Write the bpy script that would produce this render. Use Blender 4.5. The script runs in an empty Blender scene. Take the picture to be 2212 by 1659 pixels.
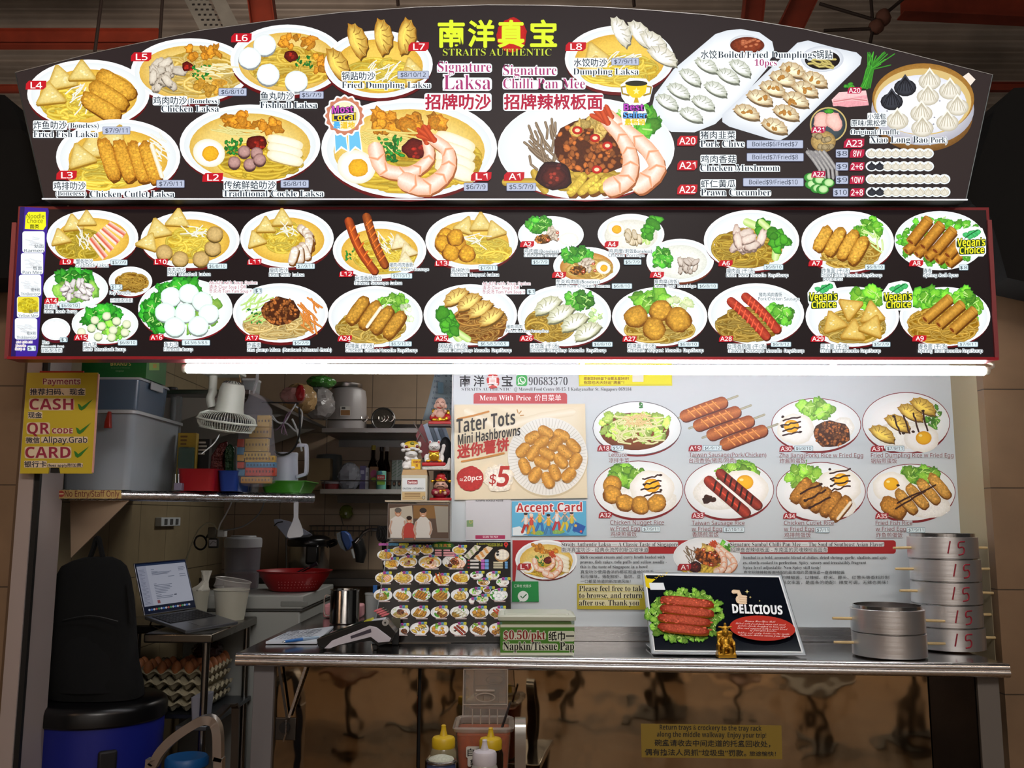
import bpy,bmesh,math,random
from mathutils import Vector,Matrix

SC = bpy.context.scene
COL = SC.collection
PI = math.pi
RND = random.Random(11)

# ---------------------------------------------------------------- camera
F,PITCH,ROLL,CZ = 2000.0,math.radians(8.14),math.radians(0.17),1.394
CM = Matrix.Rotation(PI / 2 + PITCH,3,'X') @ Matrix.Rotation(ROLL,3,'Z')
EYE = Vector((0,0,CZ))
cam = bpy.data.cameras.new('camera')
cam.sensor_width = 36
cam.lens = 36 * F / 2212
cam_ob = bpy.data.objects.new('camera',cam)
COL.objects.link(cam_ob)
cam_ob.matrix_world = Matrix.Translation(EYE) @ CM.to_4x4()
SC.camera = cam_ob
vs = SC.view_settings
vs.view_transform = 'Standard'
vs.look = 'None'
vs.gamma = 1
vs.use_curve_mapping = False
vs.exposure = 0.0

# ---------------------------------------------------------------- world, hall lamps and added fill lights
world = bpy.data.worlds.new('world')
SC.world = world
world.use_nodes = True
world.node_tree.nodes['Background'].inputs[0].default_value = (1.0,0.92,0.85,1)
world.node_tree.nodes['Background'].inputs[1].default_value = 0.03


def area(name,loc,target,size,power,col):
    d = bpy.data.lights.new(name,'AREA')
    d.shape = 'RECTANGLE'
    d.size,d.size_y = size
    d.energy = power
    d.color = col
    o = bpy.data.objects.new(name,d)
    COL.objects.link(o)
    o.location = loc
    o.rotation_euler = (Vector(target) - Vector(loc)).to_track_quat('-Z','Y').to_euler()
    return o


area('hall_lamp_warm',(-3.4,-0.6,3.6),(-1.5,2.8,1.0),(1.2,0.25),17,(1.0,0.62,0.38))
area('hall_lamp_middle',(0.6,-1.9,3.9),(0.3,2.8,0.9),(1.6,0.25),46,(1.0,0.93,0.88))
area('hall_lamp_far',(2.9,-0.8,3.9),(1.8,2.9,1.0),(1.2,0.25),12,(1.0,0.74,0.54))
area('roof_fill',(-1.6,4.6,3.3),(-1.4,6.6,5.2),(3.0,0.3),60,(1.0,0.86,0.76))  # added fill light to brighten the roof sheets
area('opposite_fill',(-1.2,-3.4,3.6),(-0.8,-5,1.0),(2.4,0.3),300,(1.0,0.94,0.88))  # added fill to brighten the opposite wall that the steel reflects
area('opposite_fill',(2.2,-3.4,3.6),(2.0,-5,1.0),(2.0,0.3),220,(1.0,0.94,0.88))  # second added fill on the opposite wall
area('floor_fill',(0.2,-1.9,4.4),(0.2,-1.6,0),(3.2,0.3),58,(1.0,0.92,0.84))  # added fill for the hall floor mirrored in the counter panels
area('stall_fill',(0.2,4.55,2.4),(-0.3,4.7,0),(1.2,0.2),15.0,(1.0,0.97,0.92))  # added fill to brighten the inside of the stall


# ---------------------------------------------------------------- pixel rays to points of real planes
def ray(px,py):
    return CM @ Vector(((px - 1106) / F,(829.5 - py) / F,-1))


def at_y(px,py,Y):
    d = ray(px,py)
    return EYE + d * (Y / d.y)


def at_z(px,py,Z):
    d = ray(px,py)
    return EYE + d * ((Z - CZ) / d.z)


# ---------------------------------------------------------------- materials
MATS = {}


def srgb(c):
    if isinstance(c,str):
        c = tuple(int(c[i:i + 2],16) / 255 for i in (0,2,4))
    return tuple((x / 12.92 if x <= 0.04045 else ((x + 0.055) / 1.055) ** 2.4) for x in c[:3])


def mat(name,col='808080',rough=0.5,metal=0.0,var=0.0,scale=30.0,bump=0.0,bscale=None,trans=0.0,
        alpha=1.0,emit=0.0,stretch=None,coat=0.0,ior=1.45,sss=0.0,rvar=0.0):
    if name in MATS:
        return MATS[name]
    m = bpy.data.materials.new(name)
    m.use_nodes = True
    nt = m.node_tree
    b = nt.nodes['Principled BSDF']
    c = srgb(col)
    b.inputs['Base Color'].default_value = (*c,1)
    b.inputs['Roughness'].default_value = rough
    b.inputs['Metallic'].default_value = metal
    b.inputs['Transmission Weight'].default_value = trans
    b.inputs['Alpha'].default_value = alpha
    b.inputs['Coat Weight'].default_value = coat
    b.inputs['IOR'].default_value = ior
    if emit:
        b.inputs['Emission Color'].default_value = (*c,1)
        b.inputs['Emission Strength'].default_value = emit
    if var or bump or rvar:
        tc = nt.nodes.new('ShaderNodeTexCoord')
        mp = nt.nodes.new('ShaderNodeMapping')
        nt.links.new(tc.outputs['Object'],mp.inputs[0])
        if stretch:
            mp.inputs['Scale'].default_value = stretch
        nz = nt.nodes.new('ShaderNodeTexNoise')
        nz.inputs['Scale'].default_value = scale
        nz.inputs['Detail'].default_value = 5
        nt.links.new(mp.outputs[0],nz.inputs['Vector'])
        if var:
            mr = nt.nodes.new('ShaderNodeMapRange')
            mr.inputs['From Min'].default_value = 0.25
            mr.inputs['From Max'].default_value = 0.75
            mr.inputs['To Min'].default_value = 1 - var
            mr.inputs['To Max'].default_value = 1 + var
            nt.links.new(nz.outputs[0],mr.inputs[0])
            mx = nt.nodes.new('ShaderNodeVectorMath')
            mx.operation = 'SCALE'
            mx.inputs[0].default_value = c
            nt.links.new(mr.outputs[0],mx.inputs['Scale'])
            nt.links.new(mx.outputs[0],b.inputs['Base Color'])
        if rvar:
            mr = nt.nodes.new('ShaderNodeMapRange')
            mr.inputs['To Min'].default_value = max(0,rough - rvar)
            mr.inputs['To Max'].default_value = rough + rvar
            nt.links.new(nz.outputs[0],mr.inputs[0])
            nt.links.new(mr.outputs[0],b.inputs['Roughness'])
        if bump:
            n2 = nt.nodes.new('ShaderNodeTexNoise')
            n2.inputs['Scale'].default_value = bscale or scale
            n2.inputs['Detail'].default_value = 3
            nt.links.new(mp.outputs[0],n2.inputs['Vector'])
            bp = nt.nodes.new('ShaderNodeBump')
            bp.inputs['Strength'].default_value = min(1.0,bump)
            bp.inputs['Distance'].default_value = 0.01 * max(1.0,bump)
            nt.links.new(n2.outputs[0],bp.inputs['Height'])
            nt.links.new(bp.outputs[0],b.inputs['Normal'])
    MATS[name] = m
    return m


def tile_mat(name,c1,c2,grout,w,h,rough=0.4,axes=(0,2),off=(0,0),mortar=0.004):
    m = bpy.data.materials.new(name)
    m.use_nodes = True
    nt = m.node_tree
    b = nt.nodes['Principled BSDF']
    g = nt.nodes.new('ShaderNodeNewGeometry')
    sp = nt.nodes.new('ShaderNodeSeparateXYZ')
    cb = nt.nodes.new('ShaderNodeCombineXYZ')
    nt.links.new(g.outputs['Position'],sp.inputs[0])
    for i,a in enumerate(axes):
        ad = nt.nodes.new('ShaderNodeMath')
        ad.inputs[1].default_value = off[i]
        nt.links.new(sp.outputs[a],ad.inputs[0])
        nt.links.new(ad.outputs[0],cb.inputs[i])
    br = nt.nodes.new('ShaderNodeTexBrick')
    br.offset = 0
    br.inputs['Scale'].default_value = 1
    br.inputs['Brick Width'].default_value = w
    br.inputs['Row Height'].default_value = h
    br.inputs['Mortar Size'].default_value = mortar / 2
    br.inputs['Mortar Smooth'].default_value = 0.2
    br.inputs['Color1'].default_value = (*srgb(c1),1)
    br.inputs['Color2'].default_value = (*srgb(c2),1)
    br.inputs['Mortar'].default_value = (*srgb(grout),1)
    nt.links.new(cb.outputs[0],br.inputs['Vector'])
    nz = nt.nodes.new('ShaderNodeTexNoise')
    nz.inputs['Scale'].default_value = 9
    nz.inputs['Detail'].default_value = 6
    nt.links.new(g.outputs['Position'],nz.inputs['Vector'])
    mr = nt.nodes.new('ShaderNodeMapRange')
    mr.inputs['To Min'].default_value = 0.78
    mr.inputs['To Max'].default_value = 1.2
    nt.links.new(nz.outputs[0],mr.inputs[0])
    mx = nt.nodes.new('ShaderNodeVectorMath')
    mx.operation = 'SCALE'
    nt.links.new(br.outputs[0],mx.inputs[0])
    nt.links.new(mr.outputs[0],mx.inputs['Scale'])
    nt.links.new(mx.outputs[0],b.inputs['Base Color'])
    b.inputs['Roughness'].default_value = rough
    bp = nt.nodes.new('ShaderNodeBump')
    bp.inputs['Strength'].default_value = 0.3
    bp.inputs['Distance'].default_value = 0.003
    bp.invert = True
    nt.links.new(br.outputs['Fac'],bp.inputs['Height'])
    nt.links.new(bp.outputs[0],b.inputs['Normal'])
    return m


def attr_mat(name,emit=0.0,rough=0.4,base=1.0):
    """Printed colour comes from the mesh's own colour attribute; its alpha sets how grainy the print is."""
    m = bpy.data.materials.new(name)
    m.use_nodes = True
    nt = m.node_tree
    b = nt.nodes['Principled BSDF']
    at = nt.nodes.new('ShaderNodeVertexColor')
    at.layer_name = 'Col'
    tc = nt.nodes.new('ShaderNodeNewGeometry')
    nz = nt.nodes.new('ShaderNodeTexNoise')
    nz.inputs['Scale'].default_value = 170
    nz.inputs['Detail'].default_value = 4
    nz.inputs['Roughness'].default_value = 0.65
    nt.links.new(tc.outputs['Position'],nz.inputs['Vector'])
    a = nt.nodes.new('ShaderNodeMath')
    a.operation = 'MULTIPLY_ADD'
    a.inputs[1].default_value = 4.2
    a.inputs[2].default_value = -2.1
    nt.links.new(nz.outputs[0],a.inputs[0])
    k = nt.nodes.new('ShaderNodeMath')
    k.operation = 'MULTIPLY_ADD'
    k.inputs[2].default_value = 1
    nt.links.new(a.outputs[0],k.inputs[0])
    nt.links.new(at.outputs['Alpha'],k.inputs[1])
    k.use_clamp = False
    mxx = nt.nodes.new('ShaderNodeMath')
    mxx.operation = 'MAXIMUM'
    mxx.inputs[1].default_value = 0.25
    nt.links.new(k.outputs[0],mxx.inputs[0])
    s = nt.nodes.new('ShaderNodeVectorMath')
    s.operation = 'SCALE'
    nt.links.new(at.outputs['Color'],s.inputs[0])
    nt.links.new(mxx.outputs[0],s.inputs['Scale'])
    s2 = nt.nodes.new('ShaderNodeVectorMath')
    s2.operation = 'SCALE'
    s2.inputs['Scale'].default_value = base
    nt.links.new(s.outputs[0],s2.inputs[0])
    nt.links.new(s2.outputs[0],b.inputs['Base Color'])
    b.inputs['Roughness'].default_value = rough
    if emit:
        nt.links.new(s.outputs[0],b.inputs['Emission Color'])
        b.inputs['Emission Strength'].default_value = emit
    return m


BACKLIT = attr_mat('backlit_print',emit=1.17,rough=0.4,base=0.03)
BACKLIT.node_tree.nodes['Principled BSDF'].inputs['Specular IOR Level'].default_value = 0.2
PAPER = attr_mat('paper_print',rough=0.5)
GLOSSY = attr_mat('laminated_print',rough=0.12)
GLOSSY.node_tree.nodes['Principled BSDF'].inputs['Specular IOR Level'].default_value = 0.28
VINYL = attr_mat('vinyl_print',rough=0.6)
SCREEN = attr_mat('screen_print',emit=0.34,rough=0.3,base=0.1)


# ---------------------------------------------------------------- objects
def link(name,data,parent=None):
    o = bpy.data.objects.new(name,data)
    COL.objects.link(o)
    if parent is not None:
        o.parent = parent
    return o


def world_loc(o):
    p = Vector(o.location)
    while o.parent is not None:
        o = o.parent
        p = p + Vector(o.location)
    return p


def tag(o,label=None,cat=None,group=None,kind=None):
    for k,v in (('label',label),('category',cat),('group',group),('kind',kind)):
        if v:
            o[k] = v
    return o


def thing(name,label,cat,loc=(0,0,0),group=None):
    o = link(name,None)
    o.location = loc
    o.empty_display_size = 0.05
    return tag(o,label,cat,group)


def dup(root,delta=(0,0,0),label=None,rz=0.0):
    r = root.copy()
    COL.objects.link(r)
    r.location = Vector(root.location) + Vector(delta)
    r.rotation_euler = (0,0,rz)
    if label:
        r['label'] = label

    def kids(a,b):
        for ch in list(a.children):
            c = ch.copy()
            COL.objects.link(c)
            c.parent = b
            kids(ch,c)
    kids(root,r)
    return r


class MB:
    """Collects world-space geometry for ONE mesh object."""

    def __init__(s,M=None):
        s.v,s.f = [],[]
        s.M = M or Matrix.Identity(4)

    def add(s,vs,fs):
        b = len(s.v)
        s.v += [s.M @ Vector(p) for p in vs]
        s.f += [tuple(i + b for i in q) for q in fs]
        return s

    def box(s,x0,x1,y0,y1,z0,z1):
        v = [(x,y,z) for z in (z0,z1) for y in (y0,y1) for x in (x0,x1)]
        return s.add(v,[(0,2,3,1),(4,5,7,6),(0,1,5,4),(2,6,7,3),(0,4,6,2),(1,3,7,5)])

    def cbox(s,c,sx,sy,sz):
        x,y,z = c
        return s.box(x - sx / 2,x + sx / 2,y - sy / 2,y + sy / 2,z,z + sz)

    def hexa(s,b,t):
        """b, t: four bottom and four top corners, both in the same turning order."""
        return s.add(list(b) + list(t),[(3,2,1,0),(4,5,6,7)] + [(i,(i + 1) % 4,4 + (i + 1) % 4,4 + i) for i in range(4)])

    def lathe(s,prof,c=(0,0,0),n=28,sx=1.0,sy=1.0,a0=0.0,cap=True):
        vs,fs,m = [],[],len(prof)
        for i in range(n):
            a = a0 + 2 * PI * i / n
            for r,z in prof:
                vs.append((c[0] + r * sx * math.cos(a),c[1] + r * sy * math.sin(a),c[2] + z))
        for i in range(n):
            j = (i + 1) % n
            for k in range(m - 1):
                fs.append((i * m + k,j * m + k,j * m + k + 1,i * m + k + 1))
        if cap:
            if prof[0][0] > 1e-5:
                fs.append(tuple(i * m for i in range(n))[::-1])
            if prof[-1][0] > 1e-5:
                fs.append(tuple(i * m + m - 1 for i in range(n)))
        return s.add(vs,fs)

    def loft(s,rings,closed=True,cap=True):
        """rings: lists of equally many points."""
        n,m = len(rings[0]),len(rings)
        vs = [p for r in rings for p in r]
        fs = []
        for k in range(m - 1):
            for i in range(n if closed else n - 1):
                j = (i + 1) % n
                fs.append((k * n + i,k * n + j,(k + 1) * n + j,(k + 1) * n + i))
        if cap and closed:
            fs.append(tuple(range(n))[::-1])
            fs.append(tuple((m - 1) * n + i for i in range(n)))
        return s.add(vs,fs)

    def tube(s,pts,r,n=8,closed=False,flat=None):
        """round bar along pts; flat=(half width, half thickness, up) makes it a flat bar. r may be a list."""
        P = [Vector(p) for p in pts]
        m = len(P)
        rings = []
        up = Vector(flat[2]) if flat else None
        u = None
        for i in range(m):
            a = P[(i - 1) % m] if closed else P[max(i - 1,0)]
            b = P[(i + 1) % m] if closed else P[min(i + 1,m - 1)]
            t = (b - a)
            t = t.normalized() if t.length > 1e-9 else Vector((0,0,1))
            if flat:
                u = (up - t * up.dot(t)).normalized()
                w = t.cross(u)
                hw,ht = flat[0],flat[1]
                rings.append([P[i] + u * hw + w * ht,P[i] - u * hw + w * ht,P[i] - u * hw - w * ht,P[i] + u * hw - w * ht])
            else:
                if u is None:
                    u = t.orthogonal().normalized()
                u = (u - t * u.dot(t))
                u = u.normalized() if u.length > 1e-6 else t.orthogonal().normalized()
                w = t.cross(u)
                rr = r[i] if isinstance(r,(list,tuple)) else r
                rings.append([P[i] + (u * math.cos(2 * PI * k / n) + w * math.sin(2 * PI * k / n)) * rr for k in range(n)])
        if closed:
            rings.append(rings[0])
            return s.loft(rings,cap=False)
        return s.loft(rings)

    def ball(s,c,r,n=14,m=9,wob=0.0,seed=0):
        rx,ry,rz = r if isinstance(r,(list,tuple)) else (r,r,r)
        rr = random.Random(seed)
        vs,fs = [],[]
        for k in range(m + 1):
            t = PI * k / m
            for i in range(n):
                a = 2 * PI * i / n
                w = 1 + (rr.random() - 0.5) * wob if 0 < k < m else 1
                vs.append((c[0] + rx * w * math.sin(t) * math.cos(a),c[1] + ry * w * math.sin(t) * math.sin(a),c[2] - rz * w * math.cos(t)))
        for k in range(m):
            for i in range(n):
                j = (i + 1) % n
                if k == 0:
                    fs.append((i,(k + 1) * n + j,(k + 1) * n + i))
                elif k == m - 1:
                    fs.append((k * n + i,k * n + j,(k + 1) * n + i))
                else:
                    fs.append((k * n + i,k * n + j,(k + 1) * n + j,(k + 1) * n + i))
        return s.add(vs,fs)

    def prism(s,front,back):
        """front/back: the same outline as two lists of points."""
        n = len(front)
        return s.add(list(front) + list(back),[tuple(range(n)),tuple(range(2 * n - 1,n - 1,-1))] + [(i,n + i,n + (i + 1) % n,(i + 1) % n) for i in range(n)])

    def sheet(s,grid):
        n = len(grid[0])
        vs = [p for row in grid for p in row]
        fs = [(i * n + j,i * n + j + 1,(i + 1) * n + j + 1,(i + 1) * n + j) for i in range(len(grid) - 1) for j in range(n - 1)]
        return s.add(vs,fs)

    def build(s,name,m,parent=None,smooth=True,bev=0.0,sub=0,solid=0.0,sharp=38):
        me = bpy.data.meshes.new(name)
        o = link(name,me,parent)
        if parent is not None:
            L = world_loc(parent)
        else:
            xs = [p.x for p in s.v]
            ys = [p.y for p in s.v]
            zs = [p.z for p in s.v]
            L = Vector(((min(xs) + max(xs)) / 2,(min(ys) + max(ys)) / 2,min(zs)))
            o.location = L
        me.from_pydata([p - L for p in s.v],[],s.f)
        me.validate()
        bm = bmesh.new()
        bm.from_mesh(me)
        if solid == 0.0:
            bmesh.ops.remove_doubles(bm,verts=bm.verts,dist=1e-6)
        bmesh.ops.recalc_face_normals(bm,faces=bm.faces)
        bm.to_mesh(me)
        bm.free()
        me.materials.append(m)
        if smooth:
            for p in me.polygons:
                p.use_smooth = True
            me.set_sharp_from_angle(angle=math.radians(sharp))
        if solid:
            d = o.modifiers.new('thickness','SOLIDIFY')
            d.thickness = solid
            d.offset = 0
        if bev:
            d = o.modifiers.new('rounded','BEVEL')
            d.width = bev
            d.segments = 2
            d.limit_method = 'ANGLE'
        if sub:
            d = o.modifiers.new('smooth','SUBSURF')
            d.levels = d.render_levels = sub
        return o


def struct(name,mb,m,**k):
    return tag(mb.build(name,m,**k),kind='structure')


def rot_at(c,rz=0.0,rx=0.0,ry=0.0):
    c = Vector(c)
    return Matrix.Translation(c) @ Matrix.Rotation(rz,4,'Z') @ Matrix.Rotation(rx,4,'X') @ Matrix.Rotation(ry,4,'Y') @ Matrix.Translation(-c)


# ---------------------------------------------------------------- printed artwork on flat boards
TXT = {}


def glyphs(body,off):
    k = (body,round(off,4))
    if k not in TXT:
        cu = bpy.data.curves.new('lettering','FONT')
        cu.body = body
        cu.offset = off
        cu.resolution_u = 2
        o = bpy.data.objects.new('lettering',cu)
        me = bpy.data.meshes.new_from_object(o)
        vs = [(v.co.x,v.co.y) for v in me.vertices]
        fs = [tuple(p.vertices) for p in me.polygons]
        bpy.data.objects.remove(o)
        bpy.data.curves.remove(cu)
        bpy.data.meshes.remove(me)
        TXT[k] = (vs,fs)
    return TXT[k]


def style(s,st):
    up,lo,dg = {'S': (0x1D400,0x1D41A,0x1D7CE),'B': (0x1D5D4,0x1D5EE,0x1D7EC),'R': (0x1D5A0,0x1D5BA,0x1D7E2),
                  'I': (0x1D63C,0x1D656,0x1D7EC),'C': (0x1D4D0,0x1D4EA,0x1D7CE)}.get(st,(65,97,48))
    o = ''
    for ch in s:
        if 'A' <= ch <= 'Z':
            o += chr(up + ord(ch) - 65)
        elif 'a' <= ch <= 'z':
            o += chr(lo + ord(ch) - 97)
        elif '0' <= ch <= '9':
            o += chr(dg + ord(ch) - 48)
        else:
            o += ch
    return o


def has_cjk(s):
    return any(ord(c) > 0x2E80 and ord(c) < 0xFFFF for c in s)


class Print:
    """Flat artwork in thin layers on the plane through O with normal N; x, y are places on that plane seen from the photographer's spot."""

    def __init__(s,O,N,h=0.0006,eps=3e-5):
        s.O,s.N,s.h,s.eps = Vector(O),Vector(N).normalized(),h,eps
        if s.N.dot(EYE - s.O) < 0:
            s.N = -s.N
        s.k = (s.O - EYE).dot(s.N)
        s.v,s.f,s.c = [],[],[]
        s.L = 0
        s.lod = 1.0

    def pt(s,x,y):
        d = ray(x,y)
        return EYE + d * (s.k / d.dot(s.N)) + s.N * (s.h + s.L * s.eps)

    def raw(s,pts,fs,cols):
        b = len(s.v)
        s.v += [s.pt(*p) for p in pts]
        s.f += [tuple(i + b for i in q) for q in fs]
        s.c += cols
        s.L += 1

    def poly(s,pts,col,tex=0.0):
        s.raw(pts,[tuple(range(len(pts)))],[(*srgb(col),tex)] * len(pts))

    def fan(s,pts,cin,cout,tex=0.0,c=None):
        n = len(pts)
        if c is None:
            c = (sum(p[0] for p in pts) / n,sum(p[1] for p in pts) / n)
        mid = [((p[0] * 0.7 + c[0] * 0.3),(p[1] * 0.7 + c[1] * 0.3)) for p in pts]
        a,b = srgb(cin),srgb(cout)
        m = tuple(a[i] * 0.72 + b[i] * 0.28 for i in range(3))
        s.raw([c] + mid + list(pts),[(0,1 + i,1 + (i + 1) % n) for i in range(n)] + [(1 + i,1 + n + i,1 + n + (i + 1) % n,1 + (i + 1) % n) for i in range(n)],
              [(*a,tex)] + [(*m,tex)] * n + [(*b,tex)] * n)

    def ell(s,cx,cy,rx,ry,col,cout=None,n=32,rot=0.0,tex=0.0,a0=0,a1=2 * PI):
        if s.lod < 1:
            n = max(10,int(n * 0.6))
        cr,sr = math.cos(rot),math.sin(rot)
        full = a1 - a0 > 6.28
        pts = []
        for i in range(n if full else n + 1):
            a = a0 + (a1 - a0) * i / n
            x,y = rx * math.cos(a),ry * math.sin(a)
            pts.append((cx + x * cr - y * sr,cy + x * sr + y * cr))
        if cout is None:
            s.poly(pts,col,tex)
        else:
            s.fan(pts,col,cout,tex,(cx,cy))

    def blob(s,cx,cy,rx,ry,cin,cout,amp=0.12,n=15,rot=0.0,tex=0.3,sq=1.0):
        if s.lod < 1:
            n = max(7,int(n * 0.6))
        cr,sr = math.cos(rot),math.sin(rot)
        pts = []
        for i in range(n):
            a = 2 * PI * i / n
            k = 1 + RND.uniform(-amp,amp)
            c,q = math.cos(a),math.sin(a)
            x,y = rx * k * math.copysign(abs(c) ** sq,c),ry * k * math.copysign(abs(q) ** sq,q)
            pts.append((cx + x * cr - y * sr,cy + x * sr + y * cr))
        s.fan(pts,cin,cout,tex,(cx,cy))

    def stroke(s,pts,w,cmid,cedge=None,tex=0.0,cap=True,taper=0.0):
        n = len(pts)
        vs,fs,cs = [],[],[]
        a,b = srgb(cmid),srgb(cedge if cedge is not None else cmid)
        ww = []
        P = list(pts)
        if cap and n > 1:
            d0 = (P[0][0] - P[1][0],P[0][1] - P[1][1])
            d1 = (P[-1][0] - P[-2][0],P[-1][1] - P[-2][1])
            l0,l1 = math.hypot(*d0) or 1,math.hypot(*d1) or 1
            cp = ((0.48,0.14),(0.38,0.64),(0.2,0.9)) if w > 7 else ((0.42,0.3),)
            P = [(P[0][0] + d0[0] / l0 * w * e,P[0][1] + d0[1] / l0 * w * e) for e,_ in cp] + P + [(P[-1][0] + d1[0] / l1 * w * e,P[-1][1] + d1[1] / l1 * w * e) for e,_ in cp[::-1]]
            ww = [q for _,q in cp] + [1] * n + [q for _,q in cp[::-1]]
        else:
            ww = [1] * n
        m = len(P)
        for i in range(m):
            q0,q1 = P[max(i - 1,0)],P[min(i + 1,m - 1)]
            dx,dy = q1[0] - q0[0],q1[1] - q0[1]
            l = math.hypot(dx,dy) or 1
            t = i / (m - 1) if m > 1 else 0
            h = w / 2 * ww[i] * (1 - taper * t)
            nx,ny = -dy / l * h,dx / l * h
            vs += [(P[i][0] + nx,P[i][1] + ny),P[i],(P[i][0] - nx,P[i][1] - ny)]
            cs += [(*b,tex),(*a,tex),(*b,tex)]
        for i in range(m - 1):
            k = i * 3
            fs += [(k,k + 1,k + 4,k + 3),(k + 1,k + 2,k + 5,k + 4)]
        s.raw(vs,fs,cs)

    def rrect(s,x0,y0,x1,y1,r,col,corners=(1,1,1,1),tex=0.0):
        pts = []
        for (cx,cy,a0,on) in ((x1 - r,y0 + r,-PI / 2,corners[1]),(x1 - r,y1 - r,0,corners[2]),(x0 + r,y1 - r,PI / 2,corners[3]),(x0 + r,y0 + r,PI,corners[0])):
            if on:
                for i in range(5):
                    a = a0 + PI / 2 * i / 4
                    pts.append((cx + r * math.cos(a),cy + r * math.sin(a)))
            else:
                a = a0 + PI / 4
                pts.append((cx + r * (1 if math.cos(a) > 0 else -1),cy + r * (1 if math.sin(a) > 0 else -1)))
        s.poly(pts,col,tex)

    def text(s,body,x0,base,x1,size,col,st='',off=0.0,halo=None,hw=0.07,slope=0.0,shear=0.0,vs_=None):
        """Lettering from x0 to x1 (x1 None keeps its natural width) on the baseline; size is the em in the same units."""
        b = style(body,st)
        bold = has_cjk(body) and off > .0085
        go = .008 if bold else off
        vs,fs = glyphs(b,go)
        if not vs:
            return
        mn,mx = min(v[0] for v in vs),max(v[0] for v in vs)
        sx = size if x1 is None else (x1 - x0) / max(1e-6,mx - mn)

        def mp(v):
            x = (v[0] - mn) * sx + shear * v[1] * size
            return (x0 + x,base - v[1] * size + slope * x)
        if halo:
            wd = (mx - mn) * sx
            p = size * hw
            hi = 0.86 if has_cjk(body) else 0.5 if hw >= .05 else 0.7
            lo = 0.12 if has_cjk(body) else 0.0
            words = []
            if ' ' in body and not has_cjk(body) and hw >= .05:
                q = 0
                tot = len(body)
                for wv in body.split(' '):
                    words.append((q / tot,(q + len(wv)) / tot))
                    q += len(wv) + 1
            else:
                words = [(0,1)]
            for (a,c) in words:
                xa,xb = x0 + wd * a - p,x0 + wd * c + p
                ya,yb = base - hi * size - p,base + lo * size + p
                r = size * 0.16
                pts = []
                for (cx,cy,a0) in ((xb - r,ya + r,-PI / 2),(xb - r,yb - r,0),(xa + r,yb - r,PI / 2),(xa + r,ya + r,PI)):
                    for i in range(4):
                        t = a0 + PI / 2 * i / 3
                        pts.append((cx + r * math.cos(t),cy + r * math.sin(t)))
                s.poly([(x,y + slope * (x - x0)) for x,y in pts],halo)
            if not has_cjk(body) and hw >= .05:
                v2,f2 = glyphs(b,off + hw)
                s.raw([mp(v) for v in v2],f2,[(*srgb(halo),0)] * len(v2))
            s.L += 25
        for dx,dy in (((-1,0),(1,0),(0,1),(0,-1)) if bold else ((0,0),)):
            k = off * size * .9
            s.raw([(x + dx * k,y + dy * k) for x,y in (mp(v) for v in vs)],fs,[(*srgb(col),0)] * len(vs))
        if halo:
            s.L -= 25

    def build(s,name,m,parent=None,label=None):
        me = bpy.data.meshes.new(name)
        o = link(name,me,parent)
        L = world_loc(parent) if parent is not None else s.v[0].copy()
        if parent is None:
            o.location = L
        me.from_pydata([p - L for p in s.v],[],s.f)
        ca = me.color_attributes.new('Col','FLOAT_COLOR','POINT')
        ca.data.foreach_set('color',[x for c in s.c for x in c])
        # all faces look towards the reader
        me.update()
        fl = [p.index for p in me.polygons if p.normal.dot(s.N) < 0]
        if fl:
            bm = bmesh.new()
            bm.from_mesh(me)
            bm.faces.ensure_lookup_table()
            bmesh.ops.reverse_faces(bm,faces=[bm.faces[i] for i in fl])
            bm.to_mesh(me)
            bm.free()
        me.materials.append(m)
        if label:
            o['label'] = label
        return o
# ---------------------------------------------------------------- pictures of dishes, drawn shape by shape
U = RND.uniform


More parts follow.
